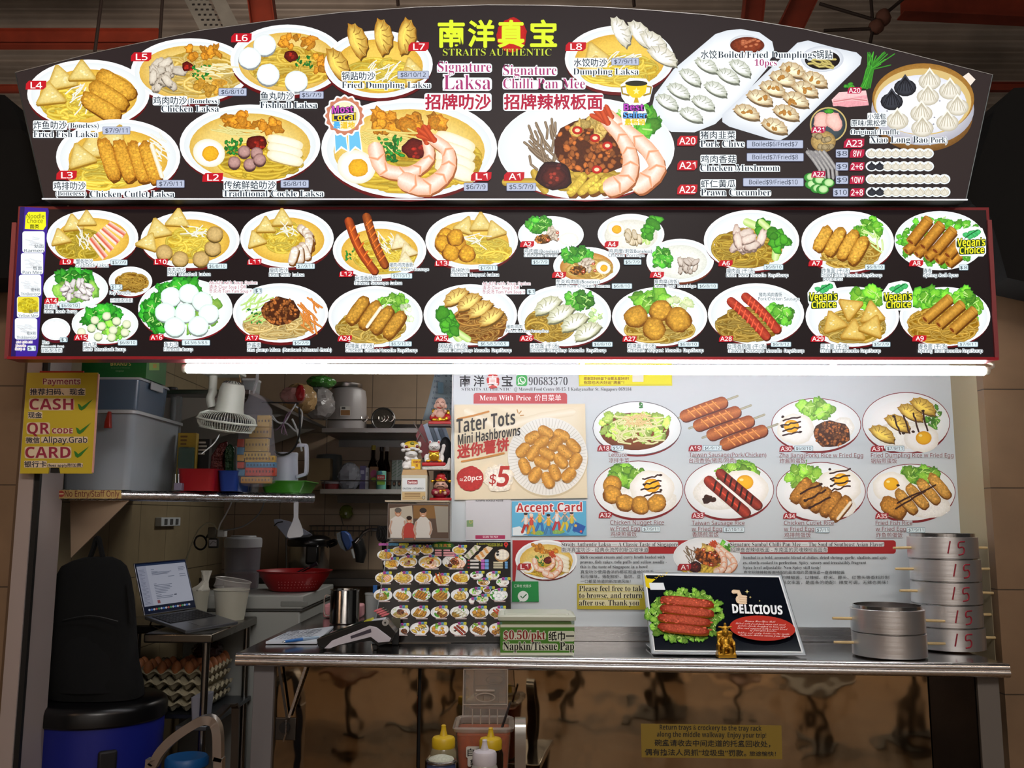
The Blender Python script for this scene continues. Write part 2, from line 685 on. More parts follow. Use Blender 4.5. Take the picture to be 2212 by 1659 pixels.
class Dish:
    def __init__(s,P,cx,cy,rx,ry,lod=1.0):
        s.P,s.cx,s.cy,s.rx,s.ry,s.lod = P,cx,cy,rx,ry,lod
        P.lod = lod

    def q(s,u,v):
        return (s.cx + u * s.rx,s.cy + v * s.ry)

    def n(s,k):
        return max(3,int(k * s.lod))

    # --- ware
    def bowl(s,broth='F2CE5C',edge='D8A83C',red='8E1A1E',rim='FCFEFE',ins='E0E6E8',b=0.8,bv=0.06,low=0.1):
        P = s.P
        P.ell(s.cx,s.cy + s.ry * low,s.rx * 0.985,s.ry,red,cout='5E0E12',n=36)
        P.ell(s.cx,s.cy,s.rx,s.ry,'F6FAFA',n=44)
        P.ell(s.cx,s.cy + s.ry * 0.02,s.rx * 0.94,s.ry * 0.93,rim,cout=ins,n=40)
        if broth:
            P.ell(s.cx,s.cy + s.ry * bv,s.rx * b,s.ry * (b - 0.02),broth,cout=edge,n=36,tex=0.13)

    def plate(s,red='A02026',ins='E3E8E8',line='7A1A20',low=0.07):
        P = s.P
        if red:
            P.ell(s.cx,s.cy + s.ry * low,s.rx * 0.98,s.ry * 0.99,red,cout='7A1418',n=36)
        P.ell(s.cx,s.cy,s.rx,s.ry,line,n=44)
        P.ell(s.cx,s.cy,s.rx * 0.985,s.ry * 0.975,'F7FAFA',cout=ins,n=44)
        P.ell(s.cx,s.cy + s.ry * 0.04,s.rx * 0.82,s.ry * 0.78,'FBFCFB',cout='EDF0EF',n=36)

    # --- contents
    def noodles(s,u,v,ru,rv,k=46,a='F0DC5E',b='C6A22C',w=0.05):
        P = s.P
        ru,rv = ru * 1.1,rv * 1.1
        P.blob(*s.q(u,v),ru * s.rx,rv * s.ry,b,b,amp=0.06,n=18,tex=0.4)
        for i in range(s.n(k * 1.2)):
            an,rr = U(0,2 * PI),math.sqrt(U(0,1)) * 0.8
            x,y = u + ru * rr * math.cos(an),v + rv * rr * math.sin(an)
            r1,r2,a0,sp = ru * U(0.25,0.6),rv * U(0.2,0.5),U(0,2 * PI),U(1.4,3.8)
            pts = []
            for j in range(8 if s.lod >= 1 else 5):
                t = a0 + sp * j / (7 if s.lod >= 1 else 4)
                px,py = x + r1 * math.cos(t),y + r2 * math.sin(t)
                dx,dy = (px - u) / ru,(py - v) / rv
                l = math.hypot(dx,dy)
                if l > 1:
                    px,py = u + ru * dx / l,v + rv * dy / l
                pts.append(s.q(px,py))
            sh = U(0.82,1.08)
            P.stroke(pts,w * s.rx * U(0.8,1.15),shade(a,sh),shade(b,sh * 1.05),tex=0.08)

    def tofu(s,u,v,sz=0.3,rot=0.0,a='EDD98A',b='C29A38'):
        pts = []
        for i in range(3):
            t = rot + 2 * PI * i / 3
            for dt in (-0.09,0.09):
                pts.append(s.q(u + sz * math.cos(t + dt),v + sz * 1.45 * math.sin(t + dt)))
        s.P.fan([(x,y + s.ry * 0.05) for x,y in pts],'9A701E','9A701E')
        s.P.fan(pts,a,b,tex=0.16)
        for k in range(s.n(5)):
            x,y = s.q(u + U(-0.3,0.3) * sz,v + U(-0.3,0.3) * sz)
            s.P.blob(x,y,0.03 * s.rx,0.02 * s.rx,'F7EBB4',shade(a,0.95),n=7)

    def chunk(s,u,v,a,b,len_=0.42,w=0.16,rot=0.6,cut=None,tex=0.5,amp=0.1):
        """a long fried piece (cutlet slice, fish, rib)"""
        x,y = s.q(u,v)
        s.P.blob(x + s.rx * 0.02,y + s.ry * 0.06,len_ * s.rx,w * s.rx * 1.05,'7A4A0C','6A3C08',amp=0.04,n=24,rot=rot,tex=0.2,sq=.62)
        s.P.blob(x,y,len_ * s.rx,w * s.rx,a,b,amp=amp * .6,n=28,rot=rot,tex=tex,sq=.62)
        for k in range(s.n(11)):
            t,h = U(-0.8,0.8) * len_,U(-0.6,0.6) * w
            px = x + (t * math.cos(rot) - h * math.sin(rot)) * s.rx
            py = y + (t * math.sin(rot) + h * math.cos(rot)) * s.rx
            s.P.blob(px,py,0.035 * s.rx * U(0.5,1.3),0.025 * s.rx,shade(a,U(1.0,1.22)),shade(a,U(0.78,1.0)),n=7,tex=0.2)
        if cut:
            pts = [(x + (t * len_ * math.cos(rot) - w * cut * math.sin(rot)) * s.rx,y + (t * len_ * math.sin(rot) + w * cut * math.cos(rot)) * s.rx) for t in (-0.7,-0.2,0.3,0.75)]
            s.P.stroke(pts,0.07 * s.rx,'FBF6EC','E8D2A0',tex=0.1)

    def nugget(s,u,v,r=0.2,a='E2A82E',b='A86A10',tex=0.35):
        x,y = s.q(u,v)
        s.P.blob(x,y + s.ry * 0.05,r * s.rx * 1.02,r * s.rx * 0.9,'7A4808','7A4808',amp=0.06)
        s.P.blob(x,y,r * s.rx,r * s.rx * 0.88,a,b,amp=0.1,rot=U(0,3),tex=tex)
        for k in range(s.n(9)):
            t,h = U(0,6.3),U(0,0.7) * r * s.rx
            s.P.blob(x + h * math.cos(t),y + h * math.sin(t),0.04 * s.rx * U(0.6,1.3),0.03 * s.rx,shade(a,U(1.02,1.2)),shade(a,U(0.82,1.0)),n=7,tex=0.15)

    def sausage(s,u0,v0,u1,v1,w=0.17,a='C8541E',b='7C2408',bend=0.06,cuts=6,sauce=False):
        n = 9
        pts = []
        for i in range(n):
            t = i / (n - 1)
            pts.append(s.q(u0 + (u1 - u0) * t + bend * math.sin(PI * t),v0 + (v1 - v0) * t - bend * math.sin(PI * t)))
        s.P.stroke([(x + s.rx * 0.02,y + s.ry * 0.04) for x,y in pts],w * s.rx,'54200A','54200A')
        s.P.stroke(pts,w * s.rx,a,b,tex=0.2)
        s.P.stroke([(x - w * s.rx * 0.16,y - w * s.rx * 0.1) for x,y in pts[1:-1]],w * s.rx * 0.16,shade(a,1.4),a)
        dx,dy = pts[-1][0] - pts[0][0],pts[-1][1] - pts[0][1]
        l = math.hypot(dx,dy) or 1
        nx,ny,tx,ty = -dy / l,dx / l,dx / l,dy / l
        for i in range(1,cuts + 1):
            x,y = pts[0][0] + dx * i / (cuts + 1),pts[0][1] + dy * i / (cuts + 1)
            h = w * s.rx * 0.36
            c0,c1 = ('1E0A06','3A1208') if sauce else (shade(a,1.5),shade(b,1.2))
            s.P.stroke([(x - nx * h - tx * h * 0.5,y - ny * h - ty * h * 0.5),(x + nx * h + tx * h * 0.5,y + ny * h + ty * h * 0.5)],0.045 * s.rx,c0,c1)

    def dumpling(s,u,v,sz=0.26,rot=0.0,a='E8C25A',b='A8741C',pl=4):
        """half-moon with a pleated edge along the top of its own frame"""
        x,y = s.q(u,v)
        R = sz * s.rx
        cr,sr = math.cos(rot),math.sin(rot)

        def T(p,r):
            return (x + p * cr - r * sr,y + p * sr + r * cr)
        out,fin = [],[]
        for i in range(13):
            t = PI * i / 12
            k = 1 + 0.045 * math.cos(i * PI)
            out.append(T(R * math.cos(t) * (1.06 if i in (0,12) else k),-R * 0.62 * math.sin(t) * k + R * 0.1 * abs(math.cos(t)) ** 3))
        for i in range(1,8):
            t = PI * i / 8
            out.append(T(-R * math.cos(t) * 0.96,R * (0.1 + 0.26 * math.sin(t)) - R * 0.1 * (1 - math.sin(t))))
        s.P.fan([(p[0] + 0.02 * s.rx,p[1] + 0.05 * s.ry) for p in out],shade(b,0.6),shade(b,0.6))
        s.P.fan(out,shade(a,0.97),b,tex=0.12,c=T(0,-R * 0.1))
        belly = []
        for i in range(14):
            t = 2 * PI * i / 14
            belly.append(T(R * 0.74 * math.cos(t),R * (0.02 - 0.3 * math.sin(t) * (1 + 0.12 * math.cos(4 * t))) - R * .04 * abs(math.cos(t))))
        s.P.fan(belly,shade(a,1.14),shade(a,0.9),tex=0.12,c=T(R * -0.1,-R * 0.05))
        for i in range(pl):
            t = PI * (i + 0.8) / (pl + 0.6)
            p0,p1,p2 = T(R * 0.96 * math.cos(t),-R * 0.56 * math.sin(t)),T(R * 0.74 * math.cos(t) + R * .05,-R * 0.36 * math.sin(t)),T(R * 0.5 * math.cos(t + .2),-R * 0.12 * math.sin(t))
            s.P.stroke([p0,p1,p2],0.05 * s.rx,shade(b,0.86),shade(a,0.95),taper=0.7)
        s.P.stroke([T(-R * .4,-R * .02),T(0,R * .06),T(R * .4,-R * .02)],0.04 * s.rx,shade(a,1.22),shade(a,1.1))

    def ball(s,u,v,r=0.2,a='FBFDFD',b='C9D2D2',tex=0.03):
        x,y = s.q(u,v)
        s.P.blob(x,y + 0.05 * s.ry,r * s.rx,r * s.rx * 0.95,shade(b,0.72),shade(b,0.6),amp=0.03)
        s.P.blob(x,y,r * s.rx,r * s.rx * 0.93,a,b,amp=0.035,n=18,tex=tex)

    def egg(s,u,v,r=0.24):
        x,y = s.q(u,v)
        s.P.ell(x,y,r * s.rx,r * s.rx * 0.86,'FDFEFC',cout='E6E2CC',n=24,rot=0.3)
        s.P.blob(x + 0.02 * s.rx,y + 0.02 * s.ry,r * s.rx * 0.52,r * s.rx * 0.47,'F2B82A','D89A1E',amp=0.05,tex=0.2)

    def fried_egg(s,u,v,r=0.42,yu=0.0,yv=0.0,yr=0.17,sauce=True):
        x,y = s.q(u,v)
        s.P.blob(x,y,r * s.rx,r * s.rx * 0.8,'FDFDFA','E9E6DA',amp=0.05,n=22,tex=0.03)
        yx,yy = s.q(u + yu,v + yv)
        s.P.ell(yx,yy,yr * s.rx,yr * s.rx * 0.86,'F8C022',cout='E09A10',n=22)
        s.P.ell(yx - yr * s.rx * 0.4,yy - yr * s.rx * 0.3,yr * s.rx * 0.25,yr * s.rx * 0.16,'FDE89A',n=10)
        if sauce:
            for k in range(4):
                t = -0.16 + k * 0.11
                s.sauce(u + yu - 0.2 + U(-0.05,0.03),v + yv + t * 1.7 + 0.06,u + yu + 0.2,v + yv + t * 1.7 - 0.08)

    def sauce(s,u0,v0,u1,v1,w=0.045):
        n = 6
        s.P.stroke([s.q(u0 + (u1 - u0) * i / n + U(-.012,.012),v0 + (v1 - v0) * i / n + U(-.03,.03)) for i in range(n + 1)],w * s.rx * .8,'2A100A','4A2010')
        s.P.blob(*s.q(u1 if U(0,1) > .5 else u0,v1 if U(0,1) > .5 else v0),w * s.rx * .8,w * s.rx * .6,'2A100A','3A180C',amp=.2,n=9,tex=0)

    def leaf(s,u,v,ru,rv,k=16,a='7CC436',b='2E7A1C',light='D6EE9A'):
        """ruffled lettuce"""
        for i in range(s.n(k)):
            an,rr = U(0,2 * PI),math.sqrt(U(0,1)) * 0.8
            x,y = s.q(u + ru * rr * math.cos(an),v + rv * rr * math.sin(an))
            c = U(0.75,1.25)
            s.P.blob(x,y,ru * s.rx * U(0.22,0.42),ru * s.rx * U(0.16,0.3),shade(a,c),shade(b,c),amp=0.2,n=22,rot=U(0,3),tex=0.22)
        for i in range(s.n(k * 0.5)):
            an = U(0,2 * PI)
            x,y = u + ru * 0.5 * math.cos(an),v + rv * 0.5 * math.sin(an)
            s.P.stroke([s.q(x,y),s.q(x + U(-0.1,0.1),y + U(-0.14,0.14))],0.025 * s.rx,light,a)

    def pak(s,u0,v0,u1,v1,w=0.2):
        """pak choy: pale stalk running into a dark leaf"""
        s.P.stroke([s.q(u0,v0),s.q((u0 + u1) / 2,(v0 + v1) / 2)],w * s.rx * 0.55,'E4F2B4','A8D05C')
        for k in range(s.n(9)):
            t = U(0.35,1)
            x,y = s.q(u0 + (u1 - u0) * t + U(-0.07,0.07),v0 + (v1 - v0) * t + U(-0.09,0.09))
            s.P.blob(x,y,w * s.rx * U(0.35,0.6),w * s.rx * U(0.25,0.45),shade('4EA52A',U(0.8,1.3)),'1F6A18',amp=0.2,n=11,rot=U(0,3),tex=0.2)

    def mince(s,u,v,ru,rv,k=48,a='A4622E',b='5E2C10'):
        s.P.blob(*s.q(u,v),ru * s.rx,rv * s.ry,shade(b,0.8),shade(b,0.7),amp=0.08)
        for i in range(s.n(k * 1.5)):
            an,rr = U(0,2 * PI),math.sqrt(U(0,1)) * 0.97
            x,y = s.q(u + ru * rr * math.cos(an),v + rv * rr * math.sin(an))
            c = U(0.7,1.35)
            r = U(0.022,0.048) * s.rx * (1 if s.lod >= 1 else 1.5)
            s.P.blob(x,y,r,r * 0.75,shade(a,c),shade(b,c),amp=0.2,n=8,rot=U(0,3),tex=0.15)

    def slices(s,u,v,ru,rv,k=9,a='F0E2D2',b='BFA08A',sz=0.17,rot=None):
        for i in range(s.n(k)):
            an,rr = U(0,2 * PI),math.sqrt(U(0,1)) * 0.8
            x,y = s.q(u + ru * rr * math.cos(an),v + rv * rr * math.sin(an))
            r0 = U(0,3) if rot is None else rot + U(-0.3,0.3)
            s.P.blob(x,y + 0.03 * s.ry,sz * s.rx,sz * s.rx * 0.5,shade(b,0.7),shade(b,0.65),amp=0.12,n=18,rot=r0,sq=.8)
            s.P.blob(x,y,sz * s.rx,sz * s.rx * 0.48,shade(a,U(0.93,1.05)),b,amp=0.16,n=20,rot=r0,tex=0.12,sq=.8)

    def lines(s,u,v,ru,rv,k=16,a='FBFBF2',b='CFCDB8',w=0.022,ang=None,ln=0.4):
        for i in range(s.n(k)):
            x,y = u + U(-ru,ru),v + U(-rv,rv)
            t = (U(0,PI) if ang is None else ang + U(-0.4,0.4))
            dx,dy = math.cos(t) * ln * U(0.5,1) / 2,math.sin(t) * ln * U(0.5,1) / 2
            s.P.stroke([s.q(x - dx,y - dy),s.q(x + U(-0.04,0.04),y + U(-0.04,0.04)),s.q(x + dx,y + dy)],w * s.rx,a,b)

    def prawn(s,pts,w=0.2):
        n = 12
        P = [s.q(*p) for p in pts]
        C = []
        for i in range(n + 1):
            t = i / n * (len(P) - 1)
            k = min(int(t),len(P) - 2)
            f = t - k
            p0,p1,p2,p3 = P[max(k - 1,0)],P[k],P[k + 1],P[min(k + 2,len(P) - 1)]
            C.append(tuple(0.5 * (2 * p1[j] + (p2[j] - p0[j]) * f + (2 * p0[j] - 5 * p1[j] + 4 * p2[j] - p3[j]) * f * f + (3 * p1[j] - p0[j] - 3 * p2[j] + p3[j]) * f ** 3) for j in (0,1)))
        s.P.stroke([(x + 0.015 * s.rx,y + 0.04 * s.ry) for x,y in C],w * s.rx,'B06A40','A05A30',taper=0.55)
        s.P.stroke(C,w * s.rx,'FBEFE2','E8A982',tex=0.1,taper=0.55)
        for i in range(1,n - 2,2):
            (x0,y0),(x1,y1) = C[i],C[i + 1]
            l = math.hypot(x1 - x0,y1 - y0) or 1
            h = w * s.rx * 0.42 * (1 - 0.5 * i / n)
            nx,ny = -(y1 - y0) / l * h,(x1 - x0) / l * h
            s.P.stroke([(x0 - nx,y0 - ny),(x0 + (x1 - x0) * 0.5,y0 + (y1 - y0) * 0.5),(x0 + nx,y0 + ny)],0.035 * s.rx,'E89060','F6CDB0')
        tx,ty = C[-1][0] - C[-3][0],C[-1][1] - C[-3][1]
        for k in (-0.35,0,0.35):
            c,q = math.cos(k),math.sin(k)
            s.P.stroke([C[-1],(C[-1][0] + (tx * c - ty * q) * 1.25,C[-1][1] + (tx * q + ty * c) * 1.25)],0.08 * s.rx,'D8562A','A83414',taper=0.5)

    def roll(s,u0,v0,u1,v1,w=0.19,a='D89A38',b='8C5210'):
        p0,p1 = s.q(u0,v0),s.q(u1,v1)
        mid = [(p0[0] + (p1[0] - p0[0]) * t,p0[1] + (p1[1] - p0[1]) * t) for t in (0,0.33,0.66,1)]
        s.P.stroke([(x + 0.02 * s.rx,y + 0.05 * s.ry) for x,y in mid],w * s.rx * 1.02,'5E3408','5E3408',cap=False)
        s.P.stroke(mid,w * s.rx,a,b,tex=0.3,cap=False)
        an = math.atan2(p1[1] - p0[1],p1[0] - p0[0])
        for e in (p0,p1):
            s.P.ell(e[0],e[1],w * s.rx * 0.2,w * s.rx * 0.5,shade(a,0.95),cout=b,n=14,rot=an)
        s.P.ell(p1[0],p1[1],w * s.rx * 0.12,w * s.rx * 0.32,'7A3A10',n=12,rot=an)

    def crab(s,u0,v0,u1,v1,w=0.15):
        p0,p1 = s.q(u0,v0),s.q(u1,v1)
        mid = [(p0[0] + (p1[0] - p0[0]) * t,p0[1] + (p1[1] - p0[1]) * t) for t in (0,0.5,1)]
        s.P.stroke(mid,w * s.rx,'D8502E','F2DCCB',tex=0.12,cap=False)
        s.P.stroke([(x - w * s.rx * 0.3,y + w * s.rx * 0.12) for x,y in mid],w * s.rx * 0.3,'FBF0E6','F0C8B0',cap=False)

    def herbs(s,u,v,ru,rv,k=14,a='2E8A34',b='0E4A18'):
        for i in range(s.n(k)):
            x,y = s.q(u + U(-ru,ru),v + U(-rv,rv))
            s.P.blob(x,y,U(0.02,0.05) * s.rx,U(0.012,0.025) * s.rx,shade(a,U(0.8,1.3)),b,amp=0.25,n=7,rot=U(0,3))

    def sambal(s,u,v,r=0.16,a='6E1A12',b='38080A'):
        s.P.blob(*s.q(u,v),r * s.rx,r * s.rx * 0.85,a,b,amp=0.12,tex=0.4)
        for i in range(s.n(8)):
            t,h = U(0,6.3),U(0,0.8) * r
            x,y = s.q(u,v)
            s.P.blob(x + h * s.rx * math.cos(t),y + h * s.rx * math.sin(t),0.028 * s.rx,0.02 * s.rx,shade(a,U(1.2,2.0)),a,n=7)

    def puff(s,u,v,ru,rv,k=14,a='D8922A',b='9A5A10'):
        """crisp beancurd skin"""
        for i in range(s.n(k)):
            x,y = s.q(u + U(-ru,ru),v + U(-rv,rv))
            s.P.blob(x,y,U(0.05,0.11) * s.rx,U(0.04,0.08) * s.rx,shade(a,U(0.8,1.25)),shade(b,U(0.8,1.2)),amp=0.3,n=11,rot=U(0,3),tex=0.45)

    def fishcake(s,u,v,len_=0.3,w=0.09,rot=0.4):
        x,y = s.q(u,v)
        s.P.blob(x,y + 0.03 * s.ry,len_ * s.rx,w * s.rx,'B89A58','B89A58',amp=0.03,n=24,rot=rot,sq=.7)
        s.P.blob(x,y,len_ * s.rx,w * s.rx,'FBF7E6','E9DDB4',amp=0.03,n=24,rot=rot,tex=0.06,sq=.7)

    def carrots(s,u,v,ru,rv,k=16):
        s.lines(u,v,ru,rv,k,'EE9A48','B8621C',0.04,1.2,0.5)

    def rice(s,u,v,ru,rv,k=30):
        s.P.blob(*s.q(u,v),ru * s.rx,rv * s.ry,'FBFBF6','E6E4DA',amp=0.05,n=20,tex=0.08)
        for i in range(s.n(k)):
            an,rr = U(0,2 * PI),math.sqrt(U(0,1)) * 0.95
            x,y = s.q(u + ru * rr * math.cos(an),v + rv * rr * math.sin(an))
            s.P.ell(x,y,0.028 * s.rx,0.014 * s.rx,'FFFFFF',cout='D8D6CC',n=8,rot=U(0,3))

    def chilli(s,u,v,r=0.05):
        x,y = s.q(u,v)
        s.P.ell(x,y,r * s.rx,r * s.rx * 0.8,'D02A1A',cout='A01410',n=14)
        s.P.ell(x,y,r * s.rx * 0.5,r * s.rx * 0.36,'F2D8B0',n=10)


def shade(c,k):
    r = [max(0,min(255,int(int(c[i:i + 2],16) * k))) for i in (0,2,4)]
    return '%02x%02x%02x' % tuple(r)


FRY,FRYB = 'E2A838','AC6C1A'


def f_fish(d):
    d.bowl()
    d.noodles(-.3,.35,.42,.42,40)
    d.tofu(-.45,-.42,.3,.3); d.tofu(-.1,-.62,.26,-1.6); d.tofu(-.62,.05,.28,.4)
    d.lines(-.12,.1,.18,.45,16,ang=2.0)
    for u,v in ((.45,-.28),(.33,.05),(.2,.38)):
        d.chunk(u,v,'E6AE3E','A8701A',.36,.14,.55,tex=.45)


def f_cutlet(d):
    d.bowl()
    d.noodles(-.25,.45,.5,.36,46)
    d.tofu(-.4,-.25,.3,.5); d.tofu(-.6,.0,.27,.2); d.tofu(-.05,-.5,.26,.9)
    d.lines(.62,-.2,.12,.4,18,ang=.9)
    for i,u in enumerate((-.15,.1,.33,.52)):
        d.chunk(u,.06 + .03 * i,FRY,FRYB,.36,.12,1.25,cut=(-.9 if i > 1 else None))


def f_chicken(d):
    d.bowl(b=.86,broth='F0D684',edge='D8AE4C')
    d.noodles(.1,.1,.7,.62,46,'EBD284','BE9838')
    d.puff(.2,-.55,.28,.14,14); d.puff(.3,.5,.22,.18,12,'E0A840','B07A1C')
    d.slices(-.45,.12,.36,.5,18,'E6DCCB','A89A88',.13)
    d.sambal(-.05,-.12,.1); d.herbs(.2,.05,.2,.2,24); d.lines(.45,-.02,.25,.2,12,'F6F0CC','D8C888',ang=.1)


def f_fishball(d):
    d.bowl(b=.86,broth='F0D684',edge='D8AE4C')
    d.noodles(.1,.2,.7,.5,36,'EBCF5C','B8902A')
    d.puff(.2,-.5,.3,.18,16); d.puff(.6,.1,.2,.25,14)
    d.sambal(.06,-.1,.12); d.herbs(.3,.05,.16,.16,20)
    for u,v in ((-.4,-.42),(-.66,-.05),(-.34,.42),(.15,.62)):
        d.ball(u,v,.2,'FFFFFF','DCE4E4')


def f_fdump(d):
    d.bowl(b=.82)
    d.noodles(.05,.3,.6,.45,50)
    d.tofu(.6,.1,.22,.3); d.tofu(.62,.36,.22,.0)
    d.lines(.1,.2,.25,.3,16,ang=2.2)
    for u,v,r in ((-.78,.02,1.1),(-.42,-.68,1.25),(.05,-.8,1.45),(.48,-.82,1.7)):
        d.dumpling(u,v,.34,r,'E4BE58','A8701C',5)


def f_bdump(d):
    d.bowl(b=.82)
    d.noodles(.0,.35,.65,.45,50)
    d.tofu(-.45,-.12,.28,.2); d.tofu(-.5,.2,.22,.9)
    d.lines(.1,.1,.25,.2,12,ang=2.2)
    for u,v,r in ((.0,-.8,1.1),(.36,-.72,.9),(.62,-.45,.7),(.78,-.05,.5)):
        d.dumpling(u,v,.3,r,'F6F2E6','C4BFA8',5)


def f_cockle(d):
    d.bowl(b=.86,broth='F0D884',edge='D8B04C',low=.06)
    d.noodles(.15,.42,.55,.4,44,'EACB48','A8841C')
    d.puff(-.2,-.58,.14,.18,12); d.puff(.15,-.48,.32,.14,18)
    d.lines(-.2,-.25,.22,.14,16,'EFE7A0','C4B460',ang=.3)
    for k in range(3):
        d.fishcake(.5,-.05 + .2 * k,.26,.08,.25)
    d.egg(-.58,.22,.23); d.herbs(-.22,.06,.12,.2,26); d.sambal(.1,-.02,.14)
    for u,v in ((-.08,.18),(.1,.22),(-.22,.45),(.0,.5),(.14,.38)):
        d.ball(u,v,.09,'C49A92','7E5450',.2)


def f_laksa(d):
    d.bowl(b=.86,broth='F4DC86',edge='DCB44C',low=.07)
    d.noodles(-.05,.5,.62,.34,44,'EACB48','B08A20')
    d.noodles(.6,.3,.2,.35,14,'EACB48','B08A20')
    d.puff(-.3,-.55,.12,.2,14); d.puff(.05,-.46,.34,.14,22)
    d.lines(-.2,-.2,.3,.12,20,'F0E08A','C4A848',ang=.3)
    for k in range(4):
        d.fishcake(.52,-.12 + .19 * k,.24,.085,.35)
    d.egg(-.6,.38,.22); d.herbs(-.22,.05,.15,.24,38); d.sambal(.06,.02,.14)
    d.prawn([(-.38,.05),(-.3,.42),(.0,.5),(.22,.22),(.2,-.12)],.2)
    d.prawn([(-.02,.68),(.2,.78),(.42,.48),(.44,.08),(.28,-.16)],.24)


def f_panmee(d):
    d.plate(red='8E1A1E',line='F2F6F6',low=.05)
    for k in range(14):
        d.lines(-.1 + U(-.4,.4),.6,.3,.12,2,'D8B448','9A7A20',.09,U(0,1),.4)
    d.leaf(.55,-.5,.3,.3,22,'6CBE3A','2E8A24')
    d.lines(-.48,.0,.14,.4,26,'A08A70','5E4A38',.03,1.3,.5)
    d.mince(.1,-.05,.46,.55,90,'B8682C','6A3010')
    d.puff(.05,-.45,.2,.12,12,'D8B868','A88438')
    d.sambal(-.36,.55,.2,'4A1A1C','1E080C'); d.sambal(-.36,.55,.14,'5E2018','2E0C10')
    for u,v in ((.1,-.2),(.24,-.05),(.12,.42),(-.1,-.35)):
        d.chilli(u,v,.06)
    for k in range(5):
        d.chunk(-.1 + .13 * k,.72,'E2C04A','A88A24',.16,.05,-.9 + .15 * k,tex=.1,amp=.04)
    d.prawn([(.62,.7),(.8,.4),(.68,-.0),(.4,-.42),(.28,-.62)],.24)
    d.prawn([(.3,.75),(.46,.6),(.5,.2),(.4,-.2),(.24,-.5)],.24)


def f_crab(d):
    d.bowl(b=.8)
    d.noodles(-.25,.25,.5,.5,46,'DCC24A','9A8018')
    d.tofu(-.7,.0,.25,.3); d.tofu(-.42,-.5,.26,.4); d.tofu(-.12,-.66,.24,-1.6)
    d.lines(-.25,.0,.16,.3,14,ang=1.4)
    for k in range(4):
        d.crab(-.05 + .13 * k,.02 - .17 * k,.28 + .14 * k,.72 - .27 * k)


def f_mball(d):
    d.bowl(b=.8)
    d.noodles(.05,.1,.48,.5,50)
    d.tofu(-.65,-.35,.3,.3); d.tofu(-.25,-.72,.28,-1.5); d.tofu(-.85,.1,.26,.9)
    d.lines(.1,-.3,.2,.15,12)
    for u,v in ((-.52,.45),(-.2,.68),(.22,.68),(.46,.3),(.5,-.2)):
        d.ball(u,v,.17,'D8B878','9A7838',.2)


def f_lean(d):
    d.bowl(b=.8)
    d.noodles(-.08,-.05,.4,.5,44)
    d.tofu(-.66,.05,.24,.2); d.tofu(-.45,-.42,.24,.5); d.tofu(-.1,-.66,.26,-1.6)
    d.lines(.0,-.3,.16,.14,10)
    for k in range(7):
        t = -0.7 + k * .36
        d.chunk(.38 * math.cos(t) + .1,.1 + .5 * math.sin(t),'F4E8D8','B89A80',.2,.09,t + 1.4 if k < 4 else t + .4,tex=.1,amp=.06)


def f_tsaus(d):
    d.bowl(b=.82)
    d.noodles(.1,.2,.6,.55,50)
    d.herbs(-.6,.15,.12,.2,12); d.lines(.1,-.25,.2,.3,16,ang=1.2)
    d.tofu(.42,-.25,.22,.3,'F2E8C4','D0B878'); d.tofu(.6,.05,.22,.2,'F2E8C4','D0B878'); d.tofu(.55,.35,.2,.5,'F2E8C4','D0B878')
    d.sausage(-.66,-1.0,-.12,.72,.18,'C4561E','7E2808',-.06,5)
    d.sausage(-.28,-1.15,.1,.5,.18,'B0581E','6E2C08',-.03,7)


def f_nugget(d):
    d.bowl(b=.8)
    d.noodles(.3,.35,.5,.42,46)
    d.tofu(-.15,-.5,.26,-1.2); d.tofu(.2,-.6,.28,-1.6); d.tofu(.5,-.35,.26,-1.9)
    d.lines(.1,.0,.2,.2,10)
    for u,v in ((-.55,-.15),(-.62,.1),(-.3,.15),(-.45,.4),(-.1,.45),(-.35,-.12)):
        d.nugget(u,v,.19)


def f_ramen(d,tom=False,egg=False):
    if tom:
        d.bowl('E0B468','B8782C')
        d.noodles(.1,.15,.65,.5,26,'E8CC80','B08A3C')
    else:
        d.plate(red=None,line='F2F6F6')
    d.leaf(-.35,-.55,.5,.32,24,'5CBE34','1E7A2A')
    d.slices(.05,-.05,.3,.35,16,'E6D8C4','A8907A',.1)
    d.mince(-.25,.25,.25,.25,20,'B87838','6E4414')
    for u,v in ((.2,-.1),(.25,.25),(-.1,.3)):
        d.chilli(u,v,.05)
    d.rice(.55,.25,.3,.35,6) if not tom else d.egg(.5,.1,.22)


def f_porridge(d):
    d.bowl('F4F2E8','DCDACC',red='B06A30')
    d.pak(.3,.3,.75,-.7,.4); d.pak(.5,.4,.5,-.4,.3)
    d.egg(-.45,-.25,.28)
    d.slices(.1,.15,.3,.35,10,'EADCC0','B09A70',.16,1.2)


def f_pporridge(d):
    d.bowl('F4F4EC','DCDED2',red='C08A30')
    d.leaf(-.55,-.15,.35,.55,26,'5CBE34','1E7A2A')
    d.slices(.2,.2,.4,.35,16,'E0D4C8','9A8676',.14)


def f_drylean(d):
    d.bowl(None,red='A8283A',low=.06)
    d.noodles(-.1,.25,.66,.58,64,'D8B848','8E6A14')
    d.pak(-.1,-.6,.5,-.2,.3); d.pak(.5,.55,.55,-.35,.3); d.pak(.2,-.6,.7,.1,.25)
    d.slices(-.1,-.05,.4,.4,14,'F2E2D4','B8988A',.18)


def f_dryfish(d):
    d.bowl(None,red='A8283A',low=.08)
    d.noodles(.05,.35,.6,.5,56,'DEBE60','9A7220')
    d.leaf(.45,-.35,.32,.4,22,'7CC43A','2E8A24'); d.lines(.55,.0,.2,.4,8,'E8F4B8','A8D068',.04,1.2)
    for u,v,l in ((-.55,-.1,.3),(-.28,-.0,.34),(-.0,.1,.36),(.22,.28,.34)):
        d.chunk(u,v,'E4AE44','A8701C',l,.13,-1.05)


